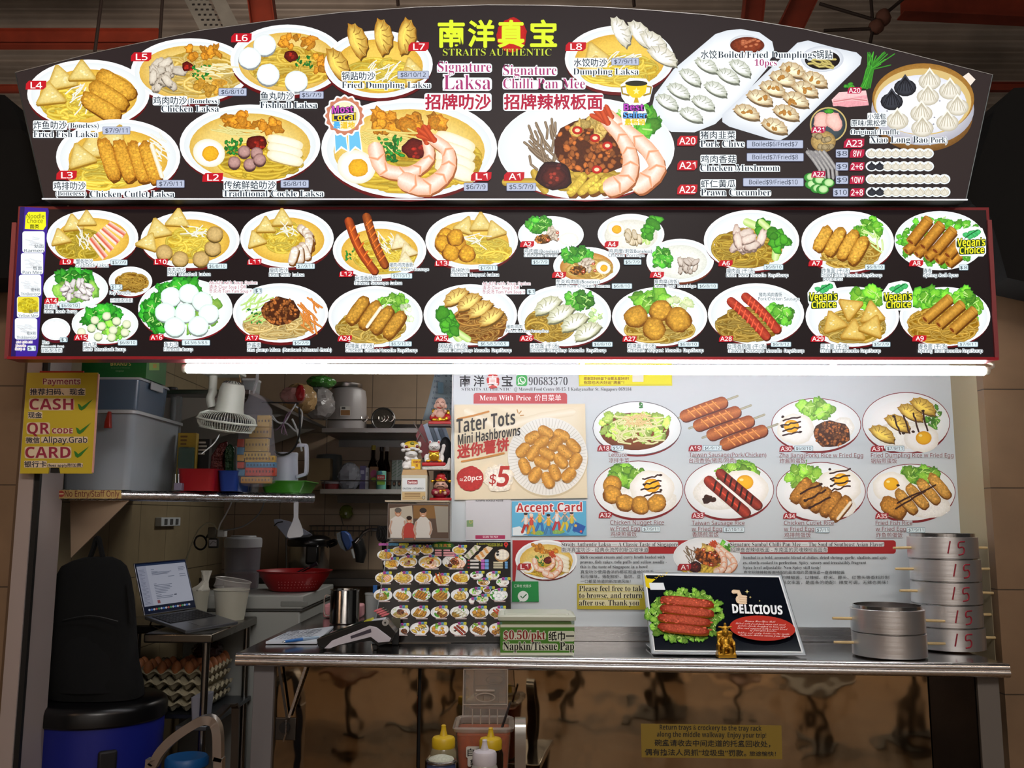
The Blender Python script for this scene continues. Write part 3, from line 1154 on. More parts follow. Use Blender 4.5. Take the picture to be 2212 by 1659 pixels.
def f_srolls(d):
    d.plate(red=None,line='F2F6F6')
    for k in range(9):
        t = k * .7
        d.leaf(.72 * math.cos(t),.6 * math.sin(t),.3,.35,9,'6CC038','2A8A22')
    for k in range(5):
        d.roll(-.15 + .22 * k - .3,.0 + .12 * k,-.75 + .23 * k,.35 + .11 * k,.2)
    for k in range(4):
        d.roll(-.25 + .27 * k,-.72 + .18 * k,-.65 + .27 * k,.05 + .15 * k,.23)


def f_porksoup(d):
    d.plate(red='3A3A5A',line='F2F6F6')
    d.leaf(-.05,-.55,.6,.35,34,'3EB030','147020'); d.leaf(.0,.1,.7,.5,20,'A8DC60','5AA838')
    d.slices(.05,.1,.55,.55,26,'F2EEEC','A89C9A',.15)


def f_drynoodle(d):
    d.bowl(None,low=.12)
    d.noodles(.05,.1,.7,.62,40,'D0A848','7A5210',.07)


def f_mbsoup(d):
    d.plate(red='4A2048',line='F2F6F6')
    d.leaf(-.1,-.4,.62,.5,40,'3EB030','147020'); d.leaf(.3,.3,.5,.4,14,'9ADC50','4AA030')
    for u,v in ((-.3,-.2),(.05,-.4),(.35,-.15),(.65,.0),(-.1,.1),(-.4,.2),(.25,.3),(-.2,.62),(.2,.66),(.6,.42),(-.7,.4)):
        d.ball(u,v,.13,'F0F2D4','B8C898')


def f_fbsoup(d):
    d.plate(red='2A2A4A',line='F2F6F6')
    d.leaf(-.55,.1,.42,.7,60,'3EB030','106A1C'); d.leaf(-.1,-.65,.5,.25,26,'3EB030','147020'); d.leaf(.4,.2,.5,.6,14,'B0E060','60B038')
    for u,v in ((-.3,-.4),(.08,-.5),(.36,-.25),(-.42,.1),(.0,.12),(.5,.15),(-.22,.58),(.28,.55)):
        d.ball(u,v,.22,'FFFFFF','D4E8E0')


def f_ricebowl(d):
    d.bowl('FDFDFB','E8EAEA',red='4A1A3A',low=.25,b=.86)


def f_zha(d):
    d.bowl(None,low=.1)
    d.noodles(-.05,.4,.66,.44,52,'E8D290','A88440')
    d.lines(-.5,-.15,.22,.4,26,'D8EE9A','8CC44A',.03,2.2,.4); d.herbs(-.55,.1,.15,.3,12)
    d.carrots(.6,.1,.14,.45,22)
    d.mince(.0,-.05,.4,.48,70)


def f_cutdry(d):
    d.bowl(None,low=.06)
    d.noodles(-.1,.35,.66,.48,58,'DCC068','947018')
    d.leaf(.4,-.4,.32,.35,20,'8CCB44','3E8A24'); d.leaf(.65,-.1,.2,.35,10,'E8F2D0','A8C880')
    for k in range(4):
        d.chunk(-.38 + .26 * k,-.22 + .16 * k,'D09A38','8E5A14',.34,.13,-.95,cut=.8 if k == 1 else None)


def f_fddry(d):
    d.bowl(None,low=.06)
    d.noodles(.2,.3,.55,.55,60,'C8984A','74420E')
    d.pak(-.25,.75,-.6,-.1,.34); d.pak(-.05,.8,-.55,.3,.26)
    for u,v in ((-.3,-.55),(-.02,-.38),(.22,-.15),(.45,.12)):
        d.dumpling(u,v,.3,-.55,'EBCB72','B07A28',5)


def f_bddry(d):
    d.bowl(None,low=.06)
    d.noodles(-.3,.3,.48,.5,56,'D0AE4E','8A6614')
    d.leaf(.3,-.5,.35,.3,20,'5CAE38','1E6A20'); d.leaf(.62,.0,.2,.35,10,'D8EEB0','8CC060')
    for u,v in ((-.35,-.3),(-.08,-.02),(.22,.25),(.5,.55)):
        d.dumpling(u,v,.32,-.5,'F2F2D8','B4B48C',5)


def f_ngdry(d):
    d.bowl(None,low=.06)
    d.noodles(.0,.45,.66,.4,50,'DCC068','947018')
    d.leaf(-.15,-.55,.5,.28,26,'8CCB44','3E8A24'); d.leaf(.4,-.4,.3,.3,10,'EEF4C8','B8D488')
    for u,v,r in ((-.5,-.02,.25),(.02,-.22,.24),(-.12,.4,.24),(.4,.1,.27)):
        d.nugget(u,v,r,'D8A038','946014')


def f_sgdry(d,red='C04830'):
    d.bowl(None,low=.06)
    d.noodles(-.15,.35,.62,.5,54,'C8A850','7E5E14')
    d.leaf(.45,.0,.36,.34,26,'6CB83A','2E7A22')
    d.sausage(-.52,-.4,.2,.72,.19,red,'8E1E14',.03,7)
    d.sausage(-.22,-.55,.42,.5,.19,red,'8E1E14',.03,7)


def f_tfdry(d):
    d.bowl(None,red='A8283A',low=.06)
    d.noodles(.0,.35,.64,.5,50,'DCC068','947018')
    d.leaf(.35,-.65,.4,.34,26,'8CD03C','3E9A28')
    for u,v,r in ((-.05,-.3,-.4),(.42,-.1,.4),(-.4,.2,.2),(.02,.5,-1.5),(.42,.35,.9)):
        d.tofu(u,v,.3,r,'E8C86A','B8862C')


def f_srdry(d):
    d.bowl(None,low=.06)
    d.leaf(-.3,-.6,.5,.3,26,'7CC838','2E8A24'); d.leaf(.6,-.2,.3,.55,30,'8CD040','3A9428'); d.leaf(.3,-.7,.4,.25,16,'7CC838','2E8A24')
    d.noodles(-.05,.3,.72,.58,80,'DDB452','94680F',.045)
    for k in range(3):
        d.roll(.1 + .27 * k,-.62 + .2 * k,-.45 + .3 * k,.1 + .18 * k,.22,'D8A040','94601A')


def f_lettuce(d):
    d.plate(red='9A2024',line='5A5A60')
    d.P.ell(*d.q(-.05,.12),d.rx * .78,d.ry * .7,'8A4A20',cout='6A3414',n=30)
    for k in range(6):
        d.leaf(-.52 + .2 * k,U(-.15,.3),.36,.5,15,'C8E470','8AB83C','EEF6C0')
    d.lines(.0,.05,.5,.5,60,'F2EFC0','C8C878',.04,None,.35)
    d.lines(.0,-.3,.3,.2,30,'F4E2AA','C89A50',.03,None,.25)
    d.herbs(.1,-.85,.05,.08,6)


def f_ricedish(d,kind):
    d.plate()
    if kind == 'zha':
        d.leaf(.0,-.55,.45,.3,26,'A8DC58','5CA42C'); d.rice(.6,.1,.25,.4,8)
        d.fried_egg(-.45,.15,.42,-.1,-.1,.17)
        d.mince(.35,.35,.42,.5,70)
    if kind == 'dump':
        d.rice(.0,.4,.7,.45,14)
        d.leaf(.62,-.2,.2,.5,26,'5C9E34','2E6A1C')
        d.fried_egg(.35,.5,.4,.05,.0,.18,False)
        for u,v in ((-.55,.4),(-.2,.05),(.1,-.3),(.38,-.5)):
            d.dumpling(u,v,.32,.5,'EBC65A','A87C24',5)
        for k in range(4):
            d.sauce(-.28 + .22 * k,-.2 - .06 * k,-.12 + .2 * k,.4 - .05 * k,.05)
    if kind == 'nug':
        d.rice(.1,.35,.75,.5,26)
        d.leaf(-.2,-.5,.5,.34,30,'8CC83C','3E7A20')
        d.fried_egg(.3,-.05,.5,.0,-.1,.18)
        for u,v in ((-.58,-.2),(-.58,.15),(-.3,.42),(.05,.52),(.4,.45)):
            d.nugget(u,v,.21,'DCA03A','94601A')
    if kind == 'saus':
        d.rice(-.2,.1,.6,.6,20)
        d.leaf(.2,-.62,.5,.22,24,'9ACC48','4A8A24')
        d.fried_egg(.3,.0,.56,.05,-.25,.19,False)
        d.sauce(-.5,.25,-.35,.35,.14)
        d.sausage(-.45,-.3,.35,.75,.24,'B8402A','6E1810',.0,5,True)
        d.sausage(-.2,-.55,.62,.5,.22,'A83C28','6A1810',.0,6,True)
    if kind == 'cut':
        d.rice(.3,.5,.5,.4,30)
        d.leaf(-.4,-.55,.42,.42,28,'A0D44C','5AA02A')
        d.fried_egg(.4,-.15,.5,.05,-.25,.17)
        for k in range(5):
            d.chunk(-.45 + .22 * k,-.05 + .15 * k,'C88A38','84500F',.32,.13,-.9,cut=.8 if k == 4 else None)
        for k in range(3):
            d.sauce(-.45 + .1 * k,.05 + .25 * k,.0 + .1 * k,-.25 + .22 * k,.055)
    if kind == 'fish':
        d.rice(.4,.5,.5,.4,34)
        d.leaf(.2,-.6,.5,.24,26,'8CC440','3E8424')
        d.fried_egg(-.45,-.2,.42,-.0,-.1,.17,False)
        d.chunk(-.4,.5,'CE9038','8E5814',.3,.19,.5)
        for k in range(4):
            d.chunk(-.12 + .25 * k,.3 - .18 * k,'DCA850','A06C20',.34,.12,.85)
        d.sauce(-.35,.55,.3,-.05,.05); d.sauce(-.3,.35,.55,-.25,.05)


def skewers(P,x,y,s,lod=1.0,a='C8743A',b='8A3C14'):
    d = Dish(P,x,y,s,s * 0.62,lod)
    for k in range(4):
        ox,oy = -.45 + .3 * k,-.52 + .34 * k
        P.stroke([d.q(ox - .62,oy + .34),d.q(ox + .78,oy - .5)],s * .05,'B8B49C','8E8A74')
        d.sausage(ox - .4,oy + .22,ox + .42,oy - .26,.27,a,b,.02,5)
# ---------------------------------------------------------------- the two backlit menu signs and the white menu board
NAVY,HALO,RED,PLUM = '1A2636','F0F8FA','C01424','A6346E'


def idtag(P,x,y,s,w=45,h=19,col=RED):
    P.poly([(x + w * .16,y),(x + w,y),(x + w * .98,y + h * .72),(x + w * .84,y + h),(x,y + h),(x + 1,y + h * .35)],col)
    P.text(s,x + w * (.24 if len(s) < 3 else .1),y + h * .86,x + w * (.8 if len(s) < 3 else .9),h * .98,'FFF6F4','R',off=.012)


def price(P,x0,y0,x1,y1,s,up=True):
    a,b,t = ('6C7490','B6BED4','222C40') if up else ('7E98A4','DCECF0','263640')
    P.rrect(x0,y0,x1,y1,2,a)
    P.rrect(x0 + 1,y0 + 1,x1 - 1,y1 - 1,1.6,b)
    P.text(s,x0 + (x1 - x0) * .1,y1 - (y1 - y0) * .24,x1 - (x1 - x0) * .1,(y1 - y0) * .78,t,'R')


def caps(P,items,up=True,board=False):
    for it in items:
        k = it[0]
        if k == 'i':
            idtag(P,it[1],it[2],it[3],*(it[4:] or ((45,19) if up else (31,13))))
        elif k == 'p':
            price(P,*it[1:],up=up and not board)
        elif k == 'c':      # chinese line
            _,s,x0,b,x1,z = it[:6]
            P.text(s,x0,b,x1,z,it[6] if len(it) > 6 else (NAVY if up else '2E4250'),'',off=.008 if up else 0.004,halo=HALO,hw=.05)
        else:               # latin line: 's' serif, 'r' sans
            _,s,x0,b,x1,z = it[:6]
            P.text(s,x0,b,x1,z,it[6] if len(it) > 6 else (NAVY if up else '2E4250'),'S' if k == 's' else 'R',off=-.006 if k == 's' else 0.0,halo=HALO,hw=.055)


def dish_on(board,plane,m,label,fn,cx,cy,rx,ry,L0=0,cap=(),up=True,bd=False,lod=1.0):
    ep = 5e-6 if bd else 1e-5
    P = Print(plane[0],plane[1],eps=ep)
    P.L = L0
    if fn is not None:
        fn(Dish(P,cx,cy,rx,ry,lod))
    o = P.build('dish_print',m,board,label)
    if cap:
        C = Print(plane[0],plane[1],eps=1e-5)
        C.L = 420
        caps(C,cap,up,bd)
        C.build('caption',m,o)
    return o


# ---- upper arched sign
YU,YL = 2.55,2.60
UP = (Vector((0,YU,2)),Vector((0,-1,0)))
out = [(95,431),(33,157),(214,112),(428,67),(602,43),(740,27),(900,16),(1053,11),(1180,12),(1300,16),(1400,22),(1520,32),(1620,44),(1735,63),(1840,86),(1950,113),(2060,141),(2144,162),(2086,433)]
front = [at_y(x,y,YU) for x,y in out]
upper = thing('menu_sign','arched black backlit menu sign on top, laksa bowls around yellow shop name','sign',(0,YU + .06,front[0].z))
BLACKBOX = mat('sign_housing_black','100E0F',0.55)
ALU = mat('aluminium_trim','B8BABC',0.35,1.0)
MB().prism(front,[p + Vector((0,.05,0)) for p in front]).build('housing',BLACKBOX,upper,smooth=False)
MB().tube([p + Vector((0,-.001,0)) for p in front[1:-1]],.0018,6).build('edge_trim',ALU,upper)
MB().tube([front[1],front[0]],.002,6).tube([front[-2],front[-1]],.002,6).build('side_trim',mat('dull_trim','6A7072',.5,1.0),upper)
edge_glow_mat = mat('edge_glow','E6ECF4',0.4,emit=.75)  # edge strip given a glow of its own
MB().tube([front[0] + Vector((-.004,-.003,.001)),front[-1] + Vector((.004,-.003,.001))],.0022,6).build('glowing_edge',edge_glow_mat,upper)
P = Print(*UP,h=.0003)
P.poly(out,'2B2324',0.03)
P.build('face_panel',BACKLIT,upper)

for a in (
    ('picture of a bowl with two triangles of tofu and fried fish, tagged L4',f_fish,191,203,132,74,0,
     [('i',57,176,'L4'),('c','炸鱼叻沙',74,279,146,19),('s','(Boneless)',149,278,215,16),('s','Fried Fish Laksa',74,298,213,20),('p',223,275,283,292,'$7/9/11')]),
    ('picture of a bowl of shredded chicken laksa, tagged L5',f_chicken,412,153,129,70,0,
     [('i',284,115,'L5'),('c','鸡肉叻沙',332,226,405,19),('s','(Boneless)',407,225,475,16),('s','Chicken Laksa',350,243,474,20),('p',473,192,534,209,'$6/8/10')]),
    ('picture of a bowl with four fishballs, tagged L6',f_fishball,622,130,124,76,160,
     [('i',500,74,'L6'),('c','鱼丸叻沙',564,216,636,19),('s','Fishball Laksa',563,235,686,20),('p',648,199,700,215,'$5/7/9')]),
    ('picture of a bowl of sliced chicken cutlet, tagged L3',f_cutlet,256,340,134,82,200,
     [('i',123,370,'L3'),('c','鸡排叻沙',117,410,187,19),('s','(Boneless)',122,424,188,16),('s','Chicken Cutlet Laksa',196,427,378,20),('p',339,390,400,407,'$7/9/11')]),
    ('picture of a bowl of cockle laksa with half an egg, tagged L2',f_cockle,540,312,152,86,0,
     [('i',438,375,'L2'),('c','传统鲜蛤叻沙',485,408,597,19),('s','Traditional Cockle Laksa',483,426,700,20),('p',607,390,668,407,'$6/8/10')]),
    ('picture of a bowl with four fried dumplings standing, tagged L7',f_fdump,818,140,117,73,280,
     [('i',882,93,'L7'),('c','锅贴叻沙',739,173,811,19),('s','Fried Dumpling Laksa',739,192,931,20),('p',859,155,927,172,'$8/10/12')]),
    ('picture of the large prawn laksa bowl, tagged L1',f_laksa,884,320,190,108,0,
     [('i',1017,373,'L1'),('p',1002,396,1054,414,'$6/7/9')]),
    ('picture of the large chilli pan mee plate, tagged A1',f_panmee,1266,321,191,110,0,
     [('i',1088,373,'A1'),('p',1094,396,1158,414,'$5.5/7/9')]),
    ('picture of a bowl with four pale boiled dumplings, tagged L8',f_bdump,1338,128,118,72,180,
     [('i',1221,93,'L8'),('c','水饺叻沙',1239,144,1311,19),('p',1320,127,1380,143,'$7/9/11'),('s','Dumpling Laksa',1238,163,1379,20)]),
):
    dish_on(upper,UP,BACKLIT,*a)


def dumpling_plates(d):
    P = d.P
    A = [(1545,74),(1570,66),(1600,63),(1640,70),(1668,90),(1672,108),(1655,150),(1600,215),(1545,268),(1500,286),(1450,285),(1415,265),(1407,240),(1414,205),(1455,150)]
    P.fan(A,'FBFDFD','D8DEE4',c=(1540,180))
    P.ell(1614,97,38,21,'EEF0F2',cout='C8CED4',rot=.1)
    P.ell(1614,98,37,18,'8A3A1C',cout='5A1E10',tex=.4)
    for k in range(16):
        P.blob(1614 + U(-24,24),94 + U(-9,9),5,3,'C87850','8A3A20',n=8)
    d.rx,d.ry,d.cx,d.cy = 100,100,0,0
    for x,y in ((1525,142),(1598,148),(1490,168),(1572,166),(1465,198),(1545,194),(1440,222),(1518,224),(1492,250)):
        d.dumpling(x / 100,y / 100,.27,.5 + U(-.1,.15),'E9ECE2','AEB4A0',5)
    B = [(1722,93),(1745,88),(1800,103),(1850,114),(1861,124),(1858,140),(1700,296),(1684,304),(1660,300),(1575,274),(1560,264),(1560,248)]
    P.fan(B,'FBFDFD','D2D8E0',c=(1715,200))
    P.ell(1776,128,46,28,'F4F6F8',cout='C4CAD4')
    P.ell(1776,130,38,21,'241A18',cout='100A0A',tex=.2)
    d.lines(17.76,1.34,.2,.1,12,'D8C878','8A7A3C',.05,.4,.3)
    for x,y in ((1712,154),(1690,172),(1758,174),(1668,194),(1738,195),(1640,214),(1718,218),(1612,245),(1697,246),(1672,275)):
        d.dumpling(x / 100,y / 100,.3,.35,'EAD9B4','B49468',4)
        for k in range(3):
            P.blob(x + U(-14,14),y + U(-5,5),U(4,8),U(3,5),'C08840','A06A2C',n=8,rot=U(0,3),tex=.3)


dish_on(upper,UP,BACKLIT,'picture of two slanting white plates of dumplings',dumpling_plates,0,0,100,100,0,
        [('c','水饺',1513,127,1548,20),('s','Boiled/Fried Dumplings',1550,127,1761,21),('c','锅贴',1762,127,1797,20),('s','10pcs',1629,144,1677,20,PLUM)])


def fillings(d):
    P = d.P
    for k in range(22):
        x = 1868 + U(-10,12)
        P.stroke([(x,188 + U(-4,4)),((x + 1890) / 2 + U(-6,6),150),(1890 + U(-22,42),112 + U(0,30))],4,shade('4CA834',U(.8,1.25)),'1E6A20',taper=.5)
    for k in range(8):
        P.blob(1832 + U(-9,9),187 + U(-7,7),6,4,'4CA834','1E6A20',amp=.3,n=9)
    P.poly([(1812,200),(1870,196),(1876,226),(1800,230),(1796,216)],'F0C4C4',.1)
    P.poly([(1800,216),(1872,206),(1876,228),(1830,232),(1798,228)],'E8A0A8',.2)
    P.stroke([(1802,220),(1840,214),(1872,218)],6,'C86068','F4D4D4')
    P.ell(1789,270,40,38,'C8B070',n=36)
    P.ell(1789,270,37,35,'46545A',cout='2C363C')
    P.blob(1774,262,16,19,'F2C8BC','D8988C',rot=.3,tex=.1)
    P.blob(1800,262,17,22,'F4CEC2','D8988C',rot=-.5,tex=.1)
    P.blob(1790,241,10,5,'4CA834','1E6A20',amp=.3)
    P.ell(1778,306,27,23,'C8A868',cout='8E7040',tex=.3)
    for k in range(11):
        P.blob(1778 + U(-18,18),306 + U(-14,14),8,7,'B4A078','5C4C30',n=10,tex=.3)
    for k in range(5):
        x = 1748 + k * 9
        P.stroke([(x - 4,330),(x + 8,345),(x + 22,366),(x + 24,384)],10,'B8B4B0','6C6A6C',tex=.2,taper=.5)
    d.cx,d.cy,d.rx,d.ry = 1755,335,40,40
    d.lines(0,0,.4,.2,14,'A8A4A4','6C6A6C',.03,.8,.8)
    for x,y in ((1750,384),(1752,399),(1768,390),(1788,396),(1764,408),(1776,410)):
        P.ell(x,y,14,10,'3E9A3C',cout='2A7A2C',n=18)
        P.ell(x + 2,y - 1,10,8,'CDEBB0',cout='8CC878',n=16)


dish_on(upper,UP,BACKLIT,'pictures of dumpling fillings, chives, pork, mushroom, prawn and cucumber',fillings,0,0,100,100,100,
        [('i',1462,295,'A20',44,21),('c','猪肉韭菜',1512,300,1588,18),('s','Pork Chive',1512,319,1607,21),('p',1612,304,1734,322,'Boiled$6/Fried$7'),
         ('i',1462,348,'A21',44,21),('c','鸡肉香菇',1513,352,1589,18),('s','Chicken Mushroom',1512,371,1683,21),('p',1612,332,1735,350,'Boiled$7/Fried$8'),
         ('i',1462,400,'A22',44,21),('c','虾仁黄瓜',1513,405,1588,18),('s','Prawn Cucumber',1513,424,1664,21),('p',1604,386,1735,404,'Boiled$9/Fried$10'),
         ('i',1829,190,'A20',31,14,'B4204A'),('i',1751,275,'A21',31,14,'B4204A'),('i',1751,371,'A22',31,14,'B4204A')])


def bao(d,x,y,r,dark=False):
    P = d.P
    a,b = ('3A3E48','0C0E14') if dark else ('F2EEE2','B8B09A')
    pts = [(x + r * math.cos(t) * 1.02,y + r * .78 * math.sin(t)) for t in [PI * 2 * i / 14 for i in range(14)]]
    P.fan(pts,a,b,c=(x,y - r * .2))
    P.poly([(x - r * .5,y - r * .55),(x,y - r * 1.25),(x + r * .5,y - r * .55)],a)
    for k in range(7):
        t = -.9 + .3 * k
        P.stroke([(x,y - r * .95),(x + r * .5 * math.sin(t * 1.4),y - r * .3),(x + r * .85 * math.sin(t * 1.2),y + r * .3)],r * .07,shade(b,1.06 if not dark else 1.8),b)


def xlb(d):
    P = d.P
    P.poly([(2076,168),(2092,157),(2107,172),(2096,185)],'E8DCD0')
    P.ell(1993,252,108,76,'A8783C',cout='6E4A20',n=40,tex=.15)
    P.ell(1993,236,111,78,'D8D8DE',cout='A8A8B4',n=40)
    P.ell(1994,214,110,77,'B88A44',cout='9A6C2C',n=44,tex=.15)
    P.ell(1993,220,105,72,'D4B878',n=40)
    P.ell(1990,226,98,64,'F2F4FA',cout='DCDEE8',n=40,tex=.03)
    for k in range(16):
        P.ell(1990 + U(-80,80),226 + U(-48,48),2,1.6,'8A8A94',n=8)
    for x,y,dk in ((1955,190,1),(2008,176,0),(2052,197,0),(1926,220,1),(2004,210,0),(2068,232,0),(1990,246,0),(1938,262,0),(2046,266,0),(1992,278,0)):
        bao(d,x,y,24,dk)
    for r,(y,n,dk) in enumerate(((332,8,0),(360,8,2),(388,10,0),(416,10,2))):
        for k in range(n):
            P.ell(1882 + 17.4 * k,y,13,11,'E6ECEE',n=16)
        for k in range(n):
            bao(d,1882 + 17.4 * k,y + 1,9.5,k < dk)


dish_on(upper,UP,BACKLIT,'picture of a round steamer of white and black soup dumplings, tagged A23',xlb,0,0,100,100,0,
        [('i',1821,301,'A23',45,20,'B41C40'),('c','小笼包',1873,258,1912,14),('c','原味/黑松露',1837,273,1914,15),('s','Original/Truffle',1836,292,1941,17),
         ('s','Xiao Long Bao',1878,310,2002,21),('s','(Pork)',2004,310,2045,18)] +
        [q for y,a,b in ((324,'$8','8W'),(352,'$9','2+6'),(381,'$9','10W'),(408,'$10','2+8')) for q in (('p',1804 - (6 if a == '$10' else 0),y,1831,y + 18,a),('i',1834,y,b,32,18,'B41C40'))])

# heading in the middle
P = Print(*UP,eps=1e-5)
P.L = 300
P.blob(1106,77,32,37,'C8201C','B01818',amp=.07,n=30,tex=.15)
for ch,x in zip('南洋真宝',(947,1012,1076,1146)):
    P.text(ch,x,98,x + 56,62,'DCEB30','',off=.022)
P.build('shop_name',BACKLIT,upper)
P = Print(*UP,eps=1e-5)
P.L = 440
P.text('STRAITS AUTHENTIC',957,122,1191,22,'C6D640','S',off=-.012)
for s,x0,b,x1,z in (('Signature',946,157,1061,32),('Laksa',959,195,1060,46),('Signature',1087,164,1202,32),('Chilli Pan Mee',1087,193,1263,32)):
    P.text(s,x0,b,x1,z,PLUM,'S',off=-.008,halo=HALO,hw=.06)
for s,x0,b,x1 in (('招牌叻沙',919,235,1060),('招牌辣椒板面',1089,235,1301)):
    P.text(s,x0,b,x1,35,'B01E3E','',off=.022,halo=HALO,hw=.06)
P.build('heading',BACKLIT,upper)
# rosette and trophy
P = Print(*UP,eps=1e-5)
P.L = 500
for x0 in (722,752):
    P.poly([(x0,285),(x0 + 26,285),(x0 + 32,330),(x0 + 16,322),(x0 + 2,334)],'F2FAFA')
    P.poly([(x0 + 2,285),(x0 + 24,285),(x0 + 29,326),(x0 + 16,317),(x0 + 4,329)],'6CC0E8')
for rad,col in ((44,'F4FAF8'),(40,'C87E62')):
    P.poly([(745 + (rad + 2.2 * math.cos(16 * t)) * math.cos(t),252 + (rad + 2.2 * math.cos(16 * t)) * math.sin(t)) for t in [2 * PI * i / 96 for i in range(96)]],col)
P.ell(745,252,33,33,'F6FAF4')
P.ell(745,252,30,30,'F2E6C0')
P.text('Most',718,247,764,22,'D050C0','B',halo='2A2440',hw=.05,slope=-.05)
P.text('Local',719,263,769,20,'F0D020','B',halo='2A2440',hw=.05,slope=-.05)
P.text('最',721,278,736,16,'50B0E8',off=.03)
P.text('道地',737,278,767,16,'E8C020',off=.03)
P.build('rosette_badge',BACKLIT,upper)
P = Print(*UP,eps=1e-5)
P.L = 500
P.poly([(1340,185),(1360,170),(1395,172),(1410,190),(1402,222),(1390,228),(1398,250),(1392,272),(1345,272),(1340,245),(1352,226),(1342,212)],'F6FAF6')
for sg in (-1,1):
    P.stroke([(1374 + sg * 20,188),(1374 + sg * 32,190),(1374 + sg * 30,204),(1374 + sg * 16,208)],4,'C8A020','3A3020')
P.poly([(1350,182),(1398,182),(1394,203),(1382,213),(1366,213),(1354,203)],'F0CC20')
P.ell(1374,182,24,6,'2A2A20')
P.poly([(1374 + (8 if i % 2 == 0 else 3.4) * math.sin(PI * i / 5),199 - (8 if i % 2 == 0 else 3.4) * math.cos(PI * i / 5)) for i in range(10)],'FFF0A0')
P.poly([(1371,213),(1377,213),(1380,224),(1368,224)],'C8A020')
P.text('Best',1347,241,1390,21,'C040C0','B',halo='241E3A',hw=.05)
P.text('Seller',1346,257,1396,18,'58A8F0','B',halo='241E3A',hw=.05)
P.text('最畅销',1349,271,1393,15,'E0C818',off=.03)
P.build('trophy_badge',BACKLIT,upper)

# ---- lower long sign
LP = (Vector((0,YL,2)),Vector((0,-1,0)))
c0,c1,c2,c3 = [at_y(x,y,YL) for x,y in ((40,446),(2136,448),(2154,778),(18,776))]
lower = thing('menu_sign','long black backlit menu sign in a red frame, two rows of small dishes','sign',(0,YL + .07,c3.z))
REDF = mat('sign_frame_red','8E2A34',0.4,0.2,coat=.3)
back = Vector((0,.06,0))
MB().prism([c0,c1,c2,c3],[p + back for p in (c0,c1,c2,c3)]).build('housing',REDF,lower,smooth=False)
MB().tube([c3 + Vector((0,-.004,.003)),c2 + Vector((0,-.004,.003))],0,flat=(.004,.004,(0,0,1))).build('bottom_frame',mat('red_trim','C0303C',.3,.3),lower,smooth=False)
MB().tube([c1 + Vector((-.004,-.004,-.04)),c2 + Vector((-.003,-.004,0))],0,flat=(.003,.006,(0,1,0))).build('side_frame',mat('pink_trim','9C4A50',.4,.2),lower,smooth=False)
MB().tube([c0 + Vector((-.006,-.003,-.05)),c3 + Vector((-.003,-.003,0))],0,flat=(.003,.006,(0,1,0))).build('side_frame',MATS['pink_trim'],lower,smooth=False)
P = Print(*LP,h=.0003)
P.poly([(48,452),(2130,454),(2147,771),(27,769)],'1A1214',.03)
P.build('face_panel',BACKLIT,lower)
P = Print(*LP,h=.0012)
P.poly([(44,447),(104,450),(106,456),(82,760),(78,772),(24,771)],'3A2090')
P.poly([(44,447),(54,447),(34,771),(24,771)],'241858')
P.poly([(56,466),(62,458),(99,458),(100,488),(94,497),(54,495)],'F0EC20')
P.text('Noodle',58,472,96,13,'1E2814','R'); P.text('Choice',59,482,93,13,'1E2814','R'); P.text('面类',65,493,85,10,'1E2814',off=.01)
for x,y,en,zh,ye in ((49,500,'Ramen','幼面',0),(46,547,'Pan Mee','板面',0),(42,594,'ThinBeeHoon','细米粉',0),(38,641,'Yellow Mee','黄面',1),(34,688,'ThickBeeHoon','粗米粉',0)):
    P.rrect(x,y,x + 48,y + 46,5,'EDF4F8')
    d = Dish(P,x + 24,y + 20,20,15,.5)
    if ye:
        P.rrect(x + 1,y + 1,x + 47,y + 34,4,'E8D838')
        d.noodles(0,0,1,1,60,'F2E642','B8A414',.08)
    else:
        d.lines(.1,.2,.7,.6,26,'FFFFFF','98A0A8',.09,.3,.9)
    P.L += 5
    P.text(zh,x + 26,y + 36,x + 46,9,'384048'); P.text(en,x + 4,y + 45,x + 46,9,'384048','R')
P.text('A14/ A15/ A16',37,742,72,7,'9A3058','R',halo=HALO); P.text('Noodle',36,750,58,8,'9A3058','R',halo=HALO); P.text('Soup +',35,757,56,8,'9A3058','R',halo=HALO)
price(P,61,747,80,759,'$1',False)
P.build('noodle_choice_strip',BACKLIT,lower,'purple strip of noodle choices')

